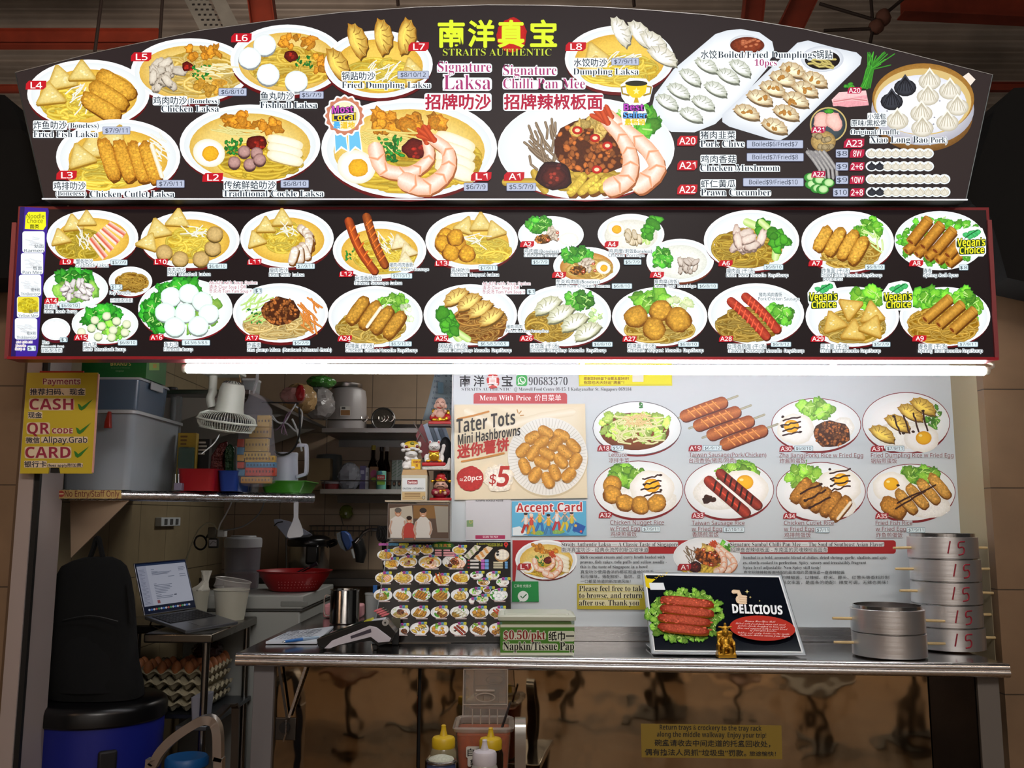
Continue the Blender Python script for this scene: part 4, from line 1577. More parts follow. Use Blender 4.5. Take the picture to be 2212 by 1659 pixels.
Z = 11
for a in (
    ('picture of a bowl with four crabsticks, tagged L9',f_crab,200,514,99,60,0,[('i',130,560,'L9'),('c','蟹条叻沙',166,570,202,Z),('r','CrabStick Laksa',165,578,236,Z),('p',240,562,277,574,'$5/7/9')]),
    ('picture of a bowl with meatballs, tagged L10',f_mball,411,518,107,61,0,[('i',333,560,'L10'),('c','肉丸叻沙',363,588,402,Z),('r','Pork Meatball Laksa',363,597,456,Z),('p',449,570,492,582,'$6/8/10')]),
    ('picture of a bowl with sliced lean pork, tagged L11',f_lean,620,515,101,63,0,[('i',535,560,'L11'),('c','瘦肉叻沙',583,589,623,Z),('r','Lean Pork Laksa',582,598,658,Z),('p',640,570,681,582,'$7/9/11')]),
    ('picture of a bowl with two tall sausages, tagged L12',f_tsaus,820,540,101,62,0,[('i',733,586,'L12'),('c','台湾香肠叻沙',768,606,825,Z),('r','Taiwan Sausage Laksa',766,616,869,Z),('c','猪肉/鸡肉香肠',842,577,892,10),('r','Pork/Chicken Sausage',841,586,927,10),('p',845,591,891,603,'$7/10/13')]),
    ('picture of a bowl of chicken nuggets and tofu, tagged L13',f_nugget,1019,520,100,62,0,[('i',939,563,'L13'),('c','鸡块叻沙',975,589,1014,Z),('r','Chicken Nugget Laksa',974,598,1078,Z),('p',1034,574,1075,586,'$7/9/11')]),
    ('picture of a white bowl of chicken ramen, tagged A2',f_ramen,1190,507,71,40,0,[('i',1123,522,'A2'),('c','鸡肉面(Boneless)',1132,547,1207,10),('r','Chicken Ramen',1132,556,1205,10),('p',1148,561,1186,573,'$5/7/9')]),
    ('picture of a bowl of porridge with an egg, tagged A4',f_porridge,1363,506,72,44,0,[('i',1305,522,'A4'),('c','鸡肉糜(泡饭Boneless)',1315,547,1408,10),('r','Chicken Porridge',1314,556,1392,10),('p',1347,561,1385,573,'$5/7/9')]),
    ('picture of a bowl of tom yum ramen, tagged A3',lambda d: f_ramen(d,True),1267,575,72,41,160,[('i',1192,588,'A3'),('c','冬炎鸡肉面(Boneless)',1201,613,1295,10),('r','Tom Yum Chicken Ramen',1201,622,1317,10),('p',1321,613,1365,625,'$6/8/10')]),
    ('picture of a bowl of pork porridge, tagged A5',f_pporridge,1469,563,73,47,0,[('i',1403,588,'A5'),('c','瘦肉糜(泡饭)',1413,613,1466,10),('r','Lean Pork Porridge',1413,622,1503,10),('p',1506,613,1550,625,'$6/8/10')]),
    ('picture of lean pork on dry noodles, tagged A6',f_drylean,1623,520,103,66,160,[('i',1551,563,'A6'),('c','瘦肉面 (干/汤)',1569,590,1629,Z),('r','Lean Pork Noodle Dry/Soup',1568,599,1702,Z),('p',1649,572,1691,584,'$6/8/10')]),
    ('picture of fried fish on dry noodles, tagged A7',f_dryfish,1831,522,100,66,0,[('i',1745,563,'A7'),('c','炸鱼面 (干/汤)',1774,590,1834,Z),('r','Fried Fish Noodle Dry/Soup',1773,599,1904,Z),('r','Boneless',1777,607,1819,Z),('p',1867,572,1910,584,'$6/8/10')]),
    ('picture of a plate heaped with spring rolls, tagged A8',f_srolls,2030,520,98,64,0,[('i',1962,563,'A8'),('c','春卷',1994,590,2011,Z),('r','Spring Roll 8pcs',1993,599,2068,Z),('p',2070,573,2090,585,'$8')]),
    ('picture of a bowl of lean pork soup, tagged A14',f_porksoup,164,624,70,43,0,[('i',97,644,'A14'),('c','瘦肉汤',98,667,125,Z),('r','Lean Pork Soup',97,677,168,Z),('p',130,655,174,667,'$6/8/10')]),
    ('picture of a small bowl of dry noodle',f_drynoodle,282,608,47,32,0,[('p',240,615,266,627,'$1.5'),('r','Dry Noodle',238,637,284,Z),('c','干捞面(配汤卖)',240,653,288,9)]),
    ('picture of a big bowl of white fishballs, tagged A16',f_fbsoup,401,668,102,66,160,[('i',324,723,'A16'),('c','鱼丸汤',356,749,386,Z),('r','Fishball Soup',355,759,418,Z),('p',394,735,455,747,'$4.5/6.5/8.5')]),
    ('picture of a bowl of small meatball soup, tagged A15',f_mbsoup,227,700,72,43,0,[('i',161,723,'A15'),('c','肉丸汤',181,749,210,Z),('r','Pork Meatball Soup',181,759,273,Z),('p',256,735,298,747,'$6/8/10')]),
    ('picture of a plain bowl of rice',f_ricebowl,121,711,31,24,0,[('p',131,729,148,740,'$1'),('r','Rice',93,744,108,Z),('r','(Comes with Soup)',91,751,140,7),('c','白饭(配汤卖)',91,761,136,9)]),
    ('picture of noodles under minced pork and carrot, tagged A17',f_zha,606,676,103,64,0,[('i',530,724,'A17'),('c','炸酱面',535,750,564,Z),('r','Zha Jiang Mian (Braised Minced Pork)',535,760,717,Z),('p',633,736,671,747,'$5/7/9')]),
    ('picture of chicken cutlet on dry noodles, tagged A24',f_cutdry,811,684,102,66,0,[('i',730,725,'A24'),('c','鸡排面 (干/汤)',747,752,808,Z),('r','Chicken Cutlet Noodle Dry/Soup',747,761,902,Z),('p',841,738,890,749,'$6.5/10.5')]),
    ('picture of fried dumplings on dry noodles, tagged A25',f_fddry,1016,680,101,66,0,[('i',938,725,'A25'),('c','锅贴面 (干/汤)',948,752,1010,Z),('r','Fried Dumpling Noodle Dry/Soup',947,761,1105,Z),('p',1032,738,1100,749,'$6.5/8.5/10.5')]),
    ('picture of boiled dumplings on dry noodles, tagged A26',f_bddry,1219,682,101,66,0,[('i',1122,725,'A26'),('c','水饺面 (干/汤)',1145,752,1207,Z),('r','Boiled Dumpling Noodle Dry/Soup',1145,761,1309,Z),('p',1279,739,1323,750,'$6/8/10'),('c','猪肉/鸡肉',1094,710,1128,9),('r','Pork/Chicken Dumpling',1093,719,1185,9)]),
    ('picture of four nuggets on dry noodles, tagged A27',f_ngdry,1425,684,103,64,0,[('i',1344,726,'A27'),('c','鸡块面 (干/汤)',1355,752,1416,Z),('r','Chicken Nugget Noodle Dry/Soup',1355,761,1519,Z),('p',1464,739,1509,750,'$6/8/10')]),
    ('picture of two red sausages on dry noodles, tagged A28',f_sgdry,1633,678,104,66,0,[('i',1552,726,'A28'),('c','台湾香肠面 (干/汤)',1571,753,1654,Z),('r','Taiwan Sausage Noodle Dry/Soup',1572,762,1736,Z),('p',1664,739,1708,750,'$6/9/12'),('c','猪肉/鸡肉香肠',1638,641,1688,10),('r','Pork/Chicken Sausage',1637,650,1726,10)]),
    ('picture of tofu puffs on dry noodles, tagged A29',f_tfdry,1841,684,101,65,0,[('i',1750,726,'A29'),('c','豆卜面 (干/汤)',1772,753,1832,Z),('r','Tofu Puff Noodle Dry/Soup',1771,762,1901,Z),('p',1883,739,1922,750,'$5/7/9')]),
    ('picture of spring rolls on dry noodles, tagged A9',f_srdry,2041,684,98,64,0,[('i',1969,725,'A9'),('c','春卷面 (干/汤)',1983,753,2044,Z),('r','Spring Roll Noodle Dry/Soup',1982,762,2121,Z),('p',2067,739,2111,750,'$7/9/11')]),
):
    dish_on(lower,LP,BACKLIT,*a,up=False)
P = Print(*LP,eps=1e-5)
P.L = 460
for x,y in ((453,609),(1042,611)):
    P.text('A6-A29 with Soup Option',x,y + 6,x + 104,10,'B02848','R',halo=HALO)
    P.text('清汤 Clear Soup | OR',x,y + 15,x + 80,10,'B02848','',halo=HALO,hw=.05)
    P.text('冬炎汤 Tom Yum Soup +',x,y + 24,x + 92,10,'B02848','',halo=HALO,hw=.05)
    price(P,x + 96,y + 14,x + 114,y + 26,'$1',False)
P.build('soup_note',BACKLIT,lower)
for x,y in ((2096,528),(1777,645),(1938,645)):
    P = Print(*LP,eps=1e-5)
    P.L = 460
    P.poly([(x - 34,y - 12),(x - 20,y - 32),(x + 8,y - 38),(x + 24,y - 34),(x + 32,y - 14),(x + 32,y + 20),(x + 26,y + 27),(x - 24,y + 26),(x - 33,y + 8)],'F2FAF4')
    for u,v,r in ((-12,-20,7),(4,-22,11),(14,-26,8),(-2,-16,8)):
        P.blob(x + u,y + v,r,r * .75,'4AC070','2A9A4A',amp=.15,n=14)
    P.stroke([(x - 14,y - 12),(x,y - 22),(x + 14,y - 30)],2,'145A30')
    P.text("Vegan's",x - 30,y + 6,x + 30,24,'F0E82A','B',halo='203A14',hw=.07,slope=-.04)
    P.text('Choice',x - 25,y + 22,x + 28,21,'F0E82A','B',halo='203A14',hw=.07,slope=-.04)
    P.build('vegan_badge',BACKLIT,lower)
# ---------------------------------------------------------------- the setting
TILE_F = tile_mat('facade_tile','806850','786048','3A2E22',.306,.306,.45,(0,2),(.09,.045))
TILE_B = tile_mat('back_tile','9E8870','968068','4E3E30',.25,.30,.4,(0,2),(.04,.1))
TILE_L = tile_mat('side_tile','97886A','8F7F62','4A4030',.306,.306,.4,(1,2),(.25,.09))
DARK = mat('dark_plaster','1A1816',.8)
LX,RX,YB = -1.6,1.62,5.2
struct('floor',MB().box(-5,5,-7,8.5,-.1,0),tile_mat('floor_tile','86684A','7A5E42','3A2C20',.3,.3,.35,(0,1)))
jl = at_y(84,1050,2.85).x
struct('wall_left',MB().box(-3.6,jl - .055,2.85,3.02,0,2.5),TILE_F,smooth=False)
struct('wall_right',MB().box(at_y(2122,1000,2.86).x + .02,3.6,2.86,3.02,0,2.5),TILE_F,smooth=False)
struct('wall_inner_left',MB().box(LX - .1,LX,3.02,YB,0,2.45),TILE_L,smooth=False)
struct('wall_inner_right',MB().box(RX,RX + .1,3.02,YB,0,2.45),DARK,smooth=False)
struct('wall_back',MB().box(LX - .1,RX + .1,YB,YB + .1,0,2.45),TILE_B,smooth=False)
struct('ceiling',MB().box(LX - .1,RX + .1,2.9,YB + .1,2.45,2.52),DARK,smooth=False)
struct('trim_1',MB().box(jl - .053,jl - .008,2.83,3.02,0,2.0),mat('grey_jamb','A89C98',.5,.2),smooth=False)
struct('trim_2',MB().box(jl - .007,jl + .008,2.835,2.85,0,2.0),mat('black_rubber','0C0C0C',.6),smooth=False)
struct('trim_3',MB().box(jl - .066,jl - .055,2.84,2.86,0,2.0),mat('brown_trim','5A4430',.6),smooth=False)
rx0 = at_y(2074,830,3.05).x
struct('trim_4',MB().box(rx0,rx0 + .05,3.04,3.09,1.0,2.0),mat('grey_panel','9EA0A0',.5,.1),smooth=False)
struct('trim_5',MB().box(rx0 + .051,at_y(2122,1000,2.86).x + .019,2.9,3.09,0,2.0),mat('cream_trim','A89C80',.6),smooth=False)
# the covered hall above: corrugated roof sheets behind the sign, steel beams, the opposite row of stalls behind the photographer
n = 300
grid = []
for i in range(n + 1):
    t = i / n
    w = .017 * math.sin(t * 2 * PI * 42)
    grid.append([(x,8.4 - 1.5 * t + w * .9,3.1 + 3.6 * t + w * .5) for x in (-5,5)])
struct('ceiling',MB().sheet(grid),mat('corrugated_sheet','9A8E82',.5,.3,var=.2,scale=3))
struct('ceiling',MB().box(-5,5,-6,8.5,6.6,6.7),DARK,smooth=False)
struct('wall_opposite',MB().box(-5,5,-5.1,-5,0,6.6),tile_mat('opposite_tile','A09C98','94908C','3A2818',.3,.3,.5),smooth=False)
for px_,c_,w_ in ((-1.3,'C0BCB4',.26),(.52,'1E1A18',.1),(3.1,'1A1614',.12),(-.55,'2A221C',.07),(1.75,'B8B4B0',.16),(-2.7,'A8A49C',.2)):
    struct('added_pillar',MB().box(px_ - w_,px_ + w_,-3.4,-3.1,0,6.6),mat('added_pillar_mat_' + c_,c_,.5),smooth=False)  # unseen pillars added to make streaks in the steel reflections
RUST = mat('red_oxide_steel','7A2C18',.6,var=.25,scale=6)


def beam(px0,py0,px1,py1,Y,w,label,flange=True,m=RUST):
    a,b = at_y(px0,py0,Y),at_y(px1,py1,Y + .02)
    t = thing('roof_beam',label,'beam',tuple((a + b) / 2))
    up = Vector((0,0,1)) if abs((b - a).normalized().z) < .7 else Vector((1,0,0))
    MB().tube([a,b],0,flat=(w / 2,.004,up)).build('web',m,t,smooth=False)
    if flange:
        u = up - (b - a).normalized() * up.dot((b - a).normalized())
        u.normalize()
        for s in (-1,1):
            MB().tube([a + u * s * w / 2,b + u * s * w / 2],0,flat=(.004,w * .33,up)).build('flange',m,t,smooth=False)
    return t


beam(-60,84,345,84,6.4,.12,'rusty red horizontal roof beam at the left behind the arched sign')
beam(-80,192,60,192,6.7,.05,'thin orange strip beam below the rusty beam at the left edge')
beam(560,-30,572,60,6.3,.17,'red upright roof post behind the sign above the fishball laksa picture')
beam(1632,-30,1622,70,6.3,.14,'red upright roof post behind the sign above the fried dumplings heading')
beam(1750,-30,1700,75,6.25,.17,'slanting dark red roof post next to the upright red post at upper right')
beam(1945,5,2300,22,6.3,.2,'wide dark red roof beam in the upper right corner')
beam(2120,188,2300,188,6.6,.06,'short orange strip beam at the right edge beside the sign')
# perforated tray and stays
t = thing('cable_tray','perforated grey steel cable tray slanting above the arched sign','cable tray',tuple(at_y(440,30,6.2)))
GALV = mat('galvanised_steel','9A958A',.45,.5,var=.15,scale=8)
MB().hexa([at_y(388,-20,6.2),at_y(440,-20,6.2),at_y(482,66,6.2),at_y(432,66,6.2)],[at_y(388,-20,6.22),at_y(440,-20,6.22),at_y(482,66,6.22),at_y(432,66,6.22)]).build('plate',GALV,t,smooth=False)
MB().hexa([at_y(448,-20,6.15),at_y(478,-20,6.15),at_y(520,62,6.15),at_y(486,66,6.15)],[at_y(448,-20,6.25),at_y(478,-20,6.25),at_y(520,62,6.25),at_y(486,66,6.25)]).build('side_rail',GALV,t,smooth=False)
h = MB()
for r in range(7):
    for c in range(4):
        p = at_y(402 + c * 12 + r * 6.5,-12 + r * 11,6.195)
        h.tube([p,p + Vector((.018,0,0))],0,flat=(.005,.002,(0,0,1)))
h.build('slot_row',mat('slot_black','1A1614',.9),t,smooth=False)
for a,b,lab in (((222,-20),(205,112),'thin dark hanging rod at left in front of the rusty beam'),((352,-20),(345,92),'thin dark hanging rod left of the grey cable tray'),((1368,-10),(1370,14),'short dark hanging rod above the right half of the shop name'),((858,-10),(860,12),'short dark hanging rod above the fried dumpling picture')):
    tag(MB().tube([at_y(*a,6.0),at_y(*b,6.0)],.012,8).build('hanging_rod',mat('dark_iron','2A1E18',.7)),lab,'rod')
t = thing('sprinkler_joint','rusty pipe joint with thin branch pipes hanging under the roof at right','pipe joint',tuple(at_y(1905,45,6.0)))
MB().ball(at_y(1908,38,6.0),(.05,.05,.06),wob=.2).ball(at_y(1893,58,6.0),(.05,.05,.05),wob=.2).build('joint',mat('rust_brown','5E3A2C',.8),t)
for a,b in (((1770,8),(1900,46)),((1880,-20),(1886,60)),((1900,40),(1960,-10)),((1780,66),(1888,62)),((1886,60),(1880,92))):
    MB().tube([at_y(*a,6.0),at_y(*b,6.0)],.012,8).build('branch_pipe',mat('dark_iron'),t)
# black housings of the neighbouring signs
BLACK = mat('neighbour_black','040404',.9)
t = thing('sign_housing','black neighbouring sign housing at the left edge beside the arched sign','sign housing',tuple(at_y(20,600,2.7)))
MB().prism([at_y(*p,2.66) for p in ((-160,280),(48,280),(62,300),(94,434),(44,446),(22,600),(-160,604))],[at_y(*p,2.66) + Vector((0,.17,0)) for p in ((-160,280),(48,280),(62,300),(94,434),(44,446),(22,600),(-160,604))]).build('body',BLACK,t,smooth=False)
MB().prism([at_y(*p,2.95) for p in ((-160,195),(10,205),(40,255),(52,300),(-160,300))],[at_y(*p,2.95) + Vector((0,.2,0)) for p in ((-160,195),(10,205),(40,255),(52,300),(-160,300))]).build('cloth_cover',mat('black_cloth','070707',.95),t,smooth=False)
t = thing('sign_housing','black neighbouring sign housing at the right edge beside the arched sign','sign housing',tuple(at_y(2150,640,2.7)))
q = ((2148,240),(2190,190),(2360,180),(2360,640),(2176,600),(2140,470),(2100,440),(2090,420),(2130,300))
MB().prism([at_y(*p,2.66) for p in q],[at_y(*p,2.66) + Vector((0,.17,0)) for p in q]).build('body',BLACK,t,smooth=False)

# hall furniture of light: tube lamp under the sign
t = thing('tube_lamp','long glowing white tube lamp under the lower menu sign','lamp',tuple(at_y(1265,800,2.68)))
ta,tb = at_y(405,796,2.68),at_y(2125,801,2.68)
MB().tube([ta,tb],.0142,14).build('tube',mat('lamp_glow','F8FCFF',.3,emit=31.0),t)
PLAS = mat('cream_plastic','C8C4B4',.4)
for p,s in ((tb,1),(ta,-1)):
    MB().tube([p + Vector((s * .002,0,0)),p + Vector((s * .014,0,0))],.012,12).build('end_cap',PLAS,t)
MB().tube([tb + Vector((.014,0,.005)),tb + Vector((.03,0,.012)),tb + Vector((.035,.01,.02)),tb + Vector((.02,.02,.03))],.004,6).build('wire',PLAS,t)
for px in (1258,700,1800):
    p = at_y(px,788,2.69)
    MB().cbox(p + Vector((0,0,-.012)),.012,.02,.035).build('clip',PLAS,t,smooth=False)

# ---------------------------------------------------------------- white menu board on the counter's back edge
YW = 3.07
WB = (Vector((0,YW,1.5)),Vector((0,-1,0)))
board = thing('menu_board','white menu board behind the counter with pictures of rice dishes','menu board',(.6,YW,1.0))
q = [at_y(977,740,YW),at_y(2066,740,YW),at_y(2066,740,YW),at_y(977,740,YW)]
wr = at_y(2064,812,YW).x
wl = at_y(977,1000,YW).x
wz = at_y(1300,1361,YW).z
MB().box(wl,wr,YW,YW + .012,wz,2.0).build('panel',mat('board_white','C6CED2',.45),board,smooth=False)
MB().box(wr + .001,wr + .008,YW - .004,YW + .012,wz,2.0).build('edge_strip',mat('black_rubber'),board,smooth=False)
MB().box(wl - .004,wl - .0005,YW - .003,YW + .012,wz,2.0).build('edge_strip',mat('white_plastic','C4C8C8',.4),board,smooth=False)
PI_B = '8A1C22'
BT = '7A2628'


def bcap(i,ix,iy,px,pw,ps,lines):
    r = [('i',ix,iy,i,29,13,'A01C28'),('p',px,iy if ps[0] else iy + 31,px + pw,(iy if ps[0] else iy + 31) + 12,ps[1])]
    for s,x0,x1,dy,cj in lines:
        r.append(('c' if cj else 'r',s,x0,iy + dy,x1,11.5 if cj else 12.5,BT))
    return r


for a in (
    ('picture of shredded lettuce, tagged A18',f_lettuce,1376,925,96,58,bcap('A18',1290,962,1321,26,(1,'$5/7'),(('Lettuce',1315,1354,25,0),('凉拌生菜',1315,1359,37,1)))),
    ('picture of four skewered sausages, tagged A19',lambda d: skewers(d.P,1562,916,96),1562,916,96,58,bcap('A19',1487,962,1518,41,(1,'$6/9/12'),(('Taiwan Sausage(Pork/Chicken)',1488,1655,25,0),('台湾香肠(猪肉/鸡肉)',1488,1590,37,1)))),
    ('picture of minced pork and fried egg rice, tagged A30',lambda d: f_ricedish(d,'zha'),1763,918,97,58,bcap('A30',1683,963,1715,41,(1,'$6/8/10'),(('Zha Jiang(Pork) Rice w Fried Egg',1683,1864,25,0),('炸酱煎蛋饭',1684,1740,37,1)))),
    ('picture of fried dumpling rice with egg, tagged A31',lambda d: f_ricedish(d,'dump'),1957,913,95,66,bcap('A31',1880,963,1912,41,(1,'$7/9/11'),(('Fried Dumpling Rice w Fried Egg',1881,2059,25,0),('锅贴煎蛋饭',1881,1937,37,1)))),
    ('picture of chicken nugget rice with egg, tagged A32',lambda d: f_ricedish(d,'nug'),1379,1058,97,63,bcap('A32',1293,1106,1386,40,(0,'$7/9/11'),(('Chicken Nugget Rice',1318,1434,27,0),('w Fried Egg',1318,1382,40,0),('鸡块煎蛋饭',1319,1375,52,1)))),
    ('picture of sausage rice with egg, tagged A33',lambda d: f_ricedish(d,'saus'),1575,1058,97,64,bcap('A33',1493,1107,1562,46,(0,'$7/10/13'),(('Taiwan Sausage Rice',1494,1608,27,0),('w Fried Egg',1494,1559,40,0),('香肠煎蛋饭',1495,1552,52,1)))),
    ('picture of chicken cutlet rice with egg, tagged A34',lambda d: f_ricedish(d,'cut'),1773,1062,97,64,bcap('A34',1691,1108,1761,31,(0,'$7/11'),(('Chicken Cutlet Rice',1693,1801,26,0),('w Fried Egg',1693,1758,39,0),('鸡排煎蛋饭',1694,1751,52,1)))),
    ('picture of fried fish rice with egg, tagged A35',lambda d: f_ricedish(d,'fish'),1968,1064,96,62,bcap('A35',1890,1108,1958,40,(0,'$7/9/11'),(('Fried Fish Rice',1891,1970,26,0),('w Fried Egg',1891,1956,39,0),('炸鱼煎蛋饭',1892,1949,52,1)))),
):
    lab,fn,cx,cy,rx,ry,cap = a
    o = dish_on(board,WB,PAPER,lab,fn,cx,cy,rx,ry,0,bd=True)
    C = Print(*WB,eps=5e-6)
    C.L = 280
    for it in cap:
        if it[0] in 'ip':
            caps(C,[it],False,True)
        else:
            C.text(it[1],it[2],it[3],it[4],it[5],BT,'' if it[0] == 'c' else 'R',off=0,halo='C6CED2',hw=.04)
    C.build('caption',PAPER,o)
P = Print(*WB,eps=5e-6)
P.blob(1065,823,14,17,'C8403C','B83430',amp=.06,n=26)
P.L += 5
for ch,x,c in (('南',993,'22262A'),('洋',1023,'22262A'),('真',1053,'F0E8E4'),('宝',1084,'22262A')):
    P.text(ch,x,833,x + 23,26,c,off=.01)
P.text('STRAITS AUTHENTIC',997,844,1103,9.5,'3A4046','S',off=-.012)
P.rrect(1115,810,1139,834,5,'3EA855')
P.ell(1127,822,8.5,8.5,'EAF4EA'); P.poly([(1118,831),(1121,825),(1125,829)],'EAF4EA'); P.ell(1127,822,6.8,6.8,'3EA855')
P.stroke([(1124,818.5),(1125,823),(1129,826),(1131,825)],2.4,'EAF4EA')
P.text('90683370',1142,832,1226,25,'22282E','S',off=-.012)
P.text('@ Maxwell Food Centre 01-15, 1 Kadayanallur St, Singapore 069184',1110,844,1364,10,'343A40','S',off=-.006)
P.rrect(1023,849,1225,872,5,'B8464A',(1,1,0,0))
P.text('Menu With Price',1036,865,1147,16,'F4ECEA','S',off=-.006); P.text('价目菜单',1155,865,1212,15,'F4ECEA')
# story banner
P.rrect(1107,1167,1935,1196,6,'A82024',(0,1,1,0))
P.poly([(1107,1196),(1118,1196),(1113,1256),(1107,1256)],'A82024')
P.build('printed_heading',PAPER,board)
P = Print(*WB,eps=5e-6)
P.L = 320
for s,x0,b,x1 in (('Straits Authentic Laksa — A Classic Taste of Singapore',1213,1180,1464),('Signature Sambal Chilli Pan Mee — The Soul of Southeast Asian Flavor!',1577,1180,1909)):
    P.text(s,x0,b,x1,12.5,'1C2024','S',off=-.006,halo='DADCDC',hw=.045)
for s,x0,x1 in (('南洋真宝叻沙 - 经典永流传的新加坡味道',1213,1400),('招牌叁峇辣椒板面 - 东南亚的灵魂辣椒酱面条',1578,1787)):
    P.text(s,x0,1191.5,x1,10.5,'1C2024',halo='DADCDC',hw=.045)
for s,x0,x1,b in (('Rich coconut cream and curry broth loaded with',1253,1436,1206.5),('prawns, fish cakes, tofu puffs and yellow noodle -',1253,1440,1217),('this is the taste of Singapore in a bowl!',1253,1399,1227.5),
                     ('Sambal is a bold, aromatic blend of chilies, dried shrimp, garlic, shallots and spic-',1605,1917,1207.5),('es, slowly cooked to perfection. Spicy, savory and irresistibly fragrant.',1605,1872,1218.5),('Spice level adjustable. Non-Spicy still tasty!',1605,1772,1229)):
    P.text(s,x0,b,x1,9.5,'2A2E32','S',off=-.006)
for s,x0,x1,b in (('真宝叻沙使用香浓的椰浆和道地咖喱香',1254,1412,1238.5),('料与辣味，搭配鲜虾、鱼饼、豆卜，每',1254,1412,1248.5),('一口都是地道的新加坡风味！',1254,1362,1259),
                     ('真宝招牌辣椒板面搭配的是本地的灵魂味道一叁峇辣椒酱',1606,1824,1239.5),('是新加坡最受欢迎的辣椒酱，以辣椒、虾米、蒜头、红葱头等香料炒制',1606,1920,1250.5),('而成，香中带香，层次丰富，是面条的绝配！辣度可调，无辣也美味！',1606,1917,1261)):
    P.text(s,x0,b,x1,8.5,'33383C')
P.build('story_text',PAPER,board)
for lab,fn,cx,cy,rx,ry,tg,tx,ty in (('small picture of the prawn laksa bowl in the story banner',f_laksa,1180,1209,67,43,'L1',1117,1217),('small picture of the chilli pan mee plate in the story banner',f_panmee,1527,1202,73,42,'A1',1463,1218)):
    o = dish_on(board,WB,PAPER,lab,fn,cx,cy,rx,ry,90,(),False,True,.7)
    C = Print(*WB,eps=5e-6)
    C.L = 300
    idtag(C,tx,ty,tg,30,14,'A81E28')
    C.build('caption',PAPER,o)


def sheet_on(name,label,cat,quad,Y,thick,bg,m=PAPER,bgm=None):
    """a flat sheet fixed on a board: its card and a canvas on its face"""
    p = [at_y(x,y,Y) for x,y in quad]
    t = thing(name,label,cat,(sum(v.x for v in p) / 4,Y,min(v.z for v in p)))
    MB().prism(p,[v + Vector((0,thick,0)) for v in p]).build('backing',bgm or mat('card_' + bg,bg,.5),t,smooth=False)
    return t,Print((0,Y,1.5),(0,-1,0),h=.0003,eps=1e-5)


# tater tots poster
t,P = sheet_on('poster','beige poster of tater tots on a white plate, stuck on the menu board','poster',((981,874),(1264,872),(1269,1076),(982,1080)),YW - .006,.005,'D8CDB4')
P.poly([(982,876),(1263,874),(1268,1074),(983,1078)],'DDD0B2')
P.fan([(1060,878),(1260,877),(1262,940),(1190,905),(1110,900)],'E6DCC4','DDD0B2')
P.stroke([(1010,890),(1080,925),(1170,900),(1235,890)],18,'EBE2CE','DDD0B2'); P.stroke([(1000,1052),(1060,1000),(1105,1050)],26,'E4D4B4','DDD0B2')
P.ell(1183,990,87,85,'B8A888',cout='CBBB98',n=48)
P.ell(1183,986,86,84,'E4E2DA',n=60)
for k in range(70):
    a = 2 * PI * k / 70
    P.stroke([(1183 + 66 * math.cos(a),986 + 64 * math.sin(a)),(1183 + 84 * math.cos(a),986 + 82 * math.sin(a))],1.6,'C4C0B4','D8D6CC')
P.ell(1183,986,64,62,'E6E2D6',cout='D6D0C0',n=48)
for x,y,r in ((785,630,-.5),(910,580,.5),(1060,610,.4),(870,675,-.6),(1000,685,-.9),(695,750,-.8),(790,775,-1),(925,785,.5),(1090,765,.7),(1170,710,.8),(1190,850,-1.1),(1050,850,.8),(875,865,.4),(710,900,1.2),(810,980,-1),(930,1030,1.1),(995,960,1.2),(1125,980,-.8)):
    x,y = 970 + x * .229,800 + y * .229
    c,s_ = math.cos(r) * 6.5,math.sin(r) * 6.5
    P.stroke([(x - c + 1.5,y - s_ + 3),(x + c + 1.5,y + s_ + 3)],24,'8A5C20','A87838',cap=True)
    P.stroke([(x - c,y - s_),(x,y),(x + c,y + s_)],23,'E2A848','A86C1C',tex=.25)
    for k in range(8):
        P.blob(x + U(-12,12),y + U(-8,8),1.6,1.2,shade('DDA040',U(.7,1.2)),'B87C28',n=6)
P.L = 200
for a,b in (((989,905),(1056,889)),((997,997),(1089,979))):
    P.stroke([a,((a[0] + b[0]) / 2,(a[1] + b[1]) / 2 + 1),b],3.4,'B8742C','C89048',taper=-.4)
for a,b in (((1117,885),(1119,892)),((1126,888),(1121,894)),((1131,897),(1124,898))):
    P.stroke([a,b],2.2,'B88848')
P.text('Tater Tots',986,936,1113,42,'23201E','B',slope=-.155); P.text('Mini Hashbrowns',989,961,1124,30,'23201E','B',slope=-.155)
P.text('迷你薯饼',988,988,1099,31,'B02A22',off=.028,slope=-.155)
P.blob(1016,1034,29,27,'B42824','A82220',amp=.04,n=40); P.text('≈20pcs',993,1041,1041,15,'F2E6DC','B',slope=-.1)
P.blob(1078,1033,33,30,'EEE8DC','E0D6C0',amp=.14,n=30); P.L += 3
P.text('$',1056,1046,1071,32,'B02A22','B',shear=.1); P.text('5',1072,1051,1097,62,'B02A22','B',shear=.15)
P.build('print',PAPER,t)

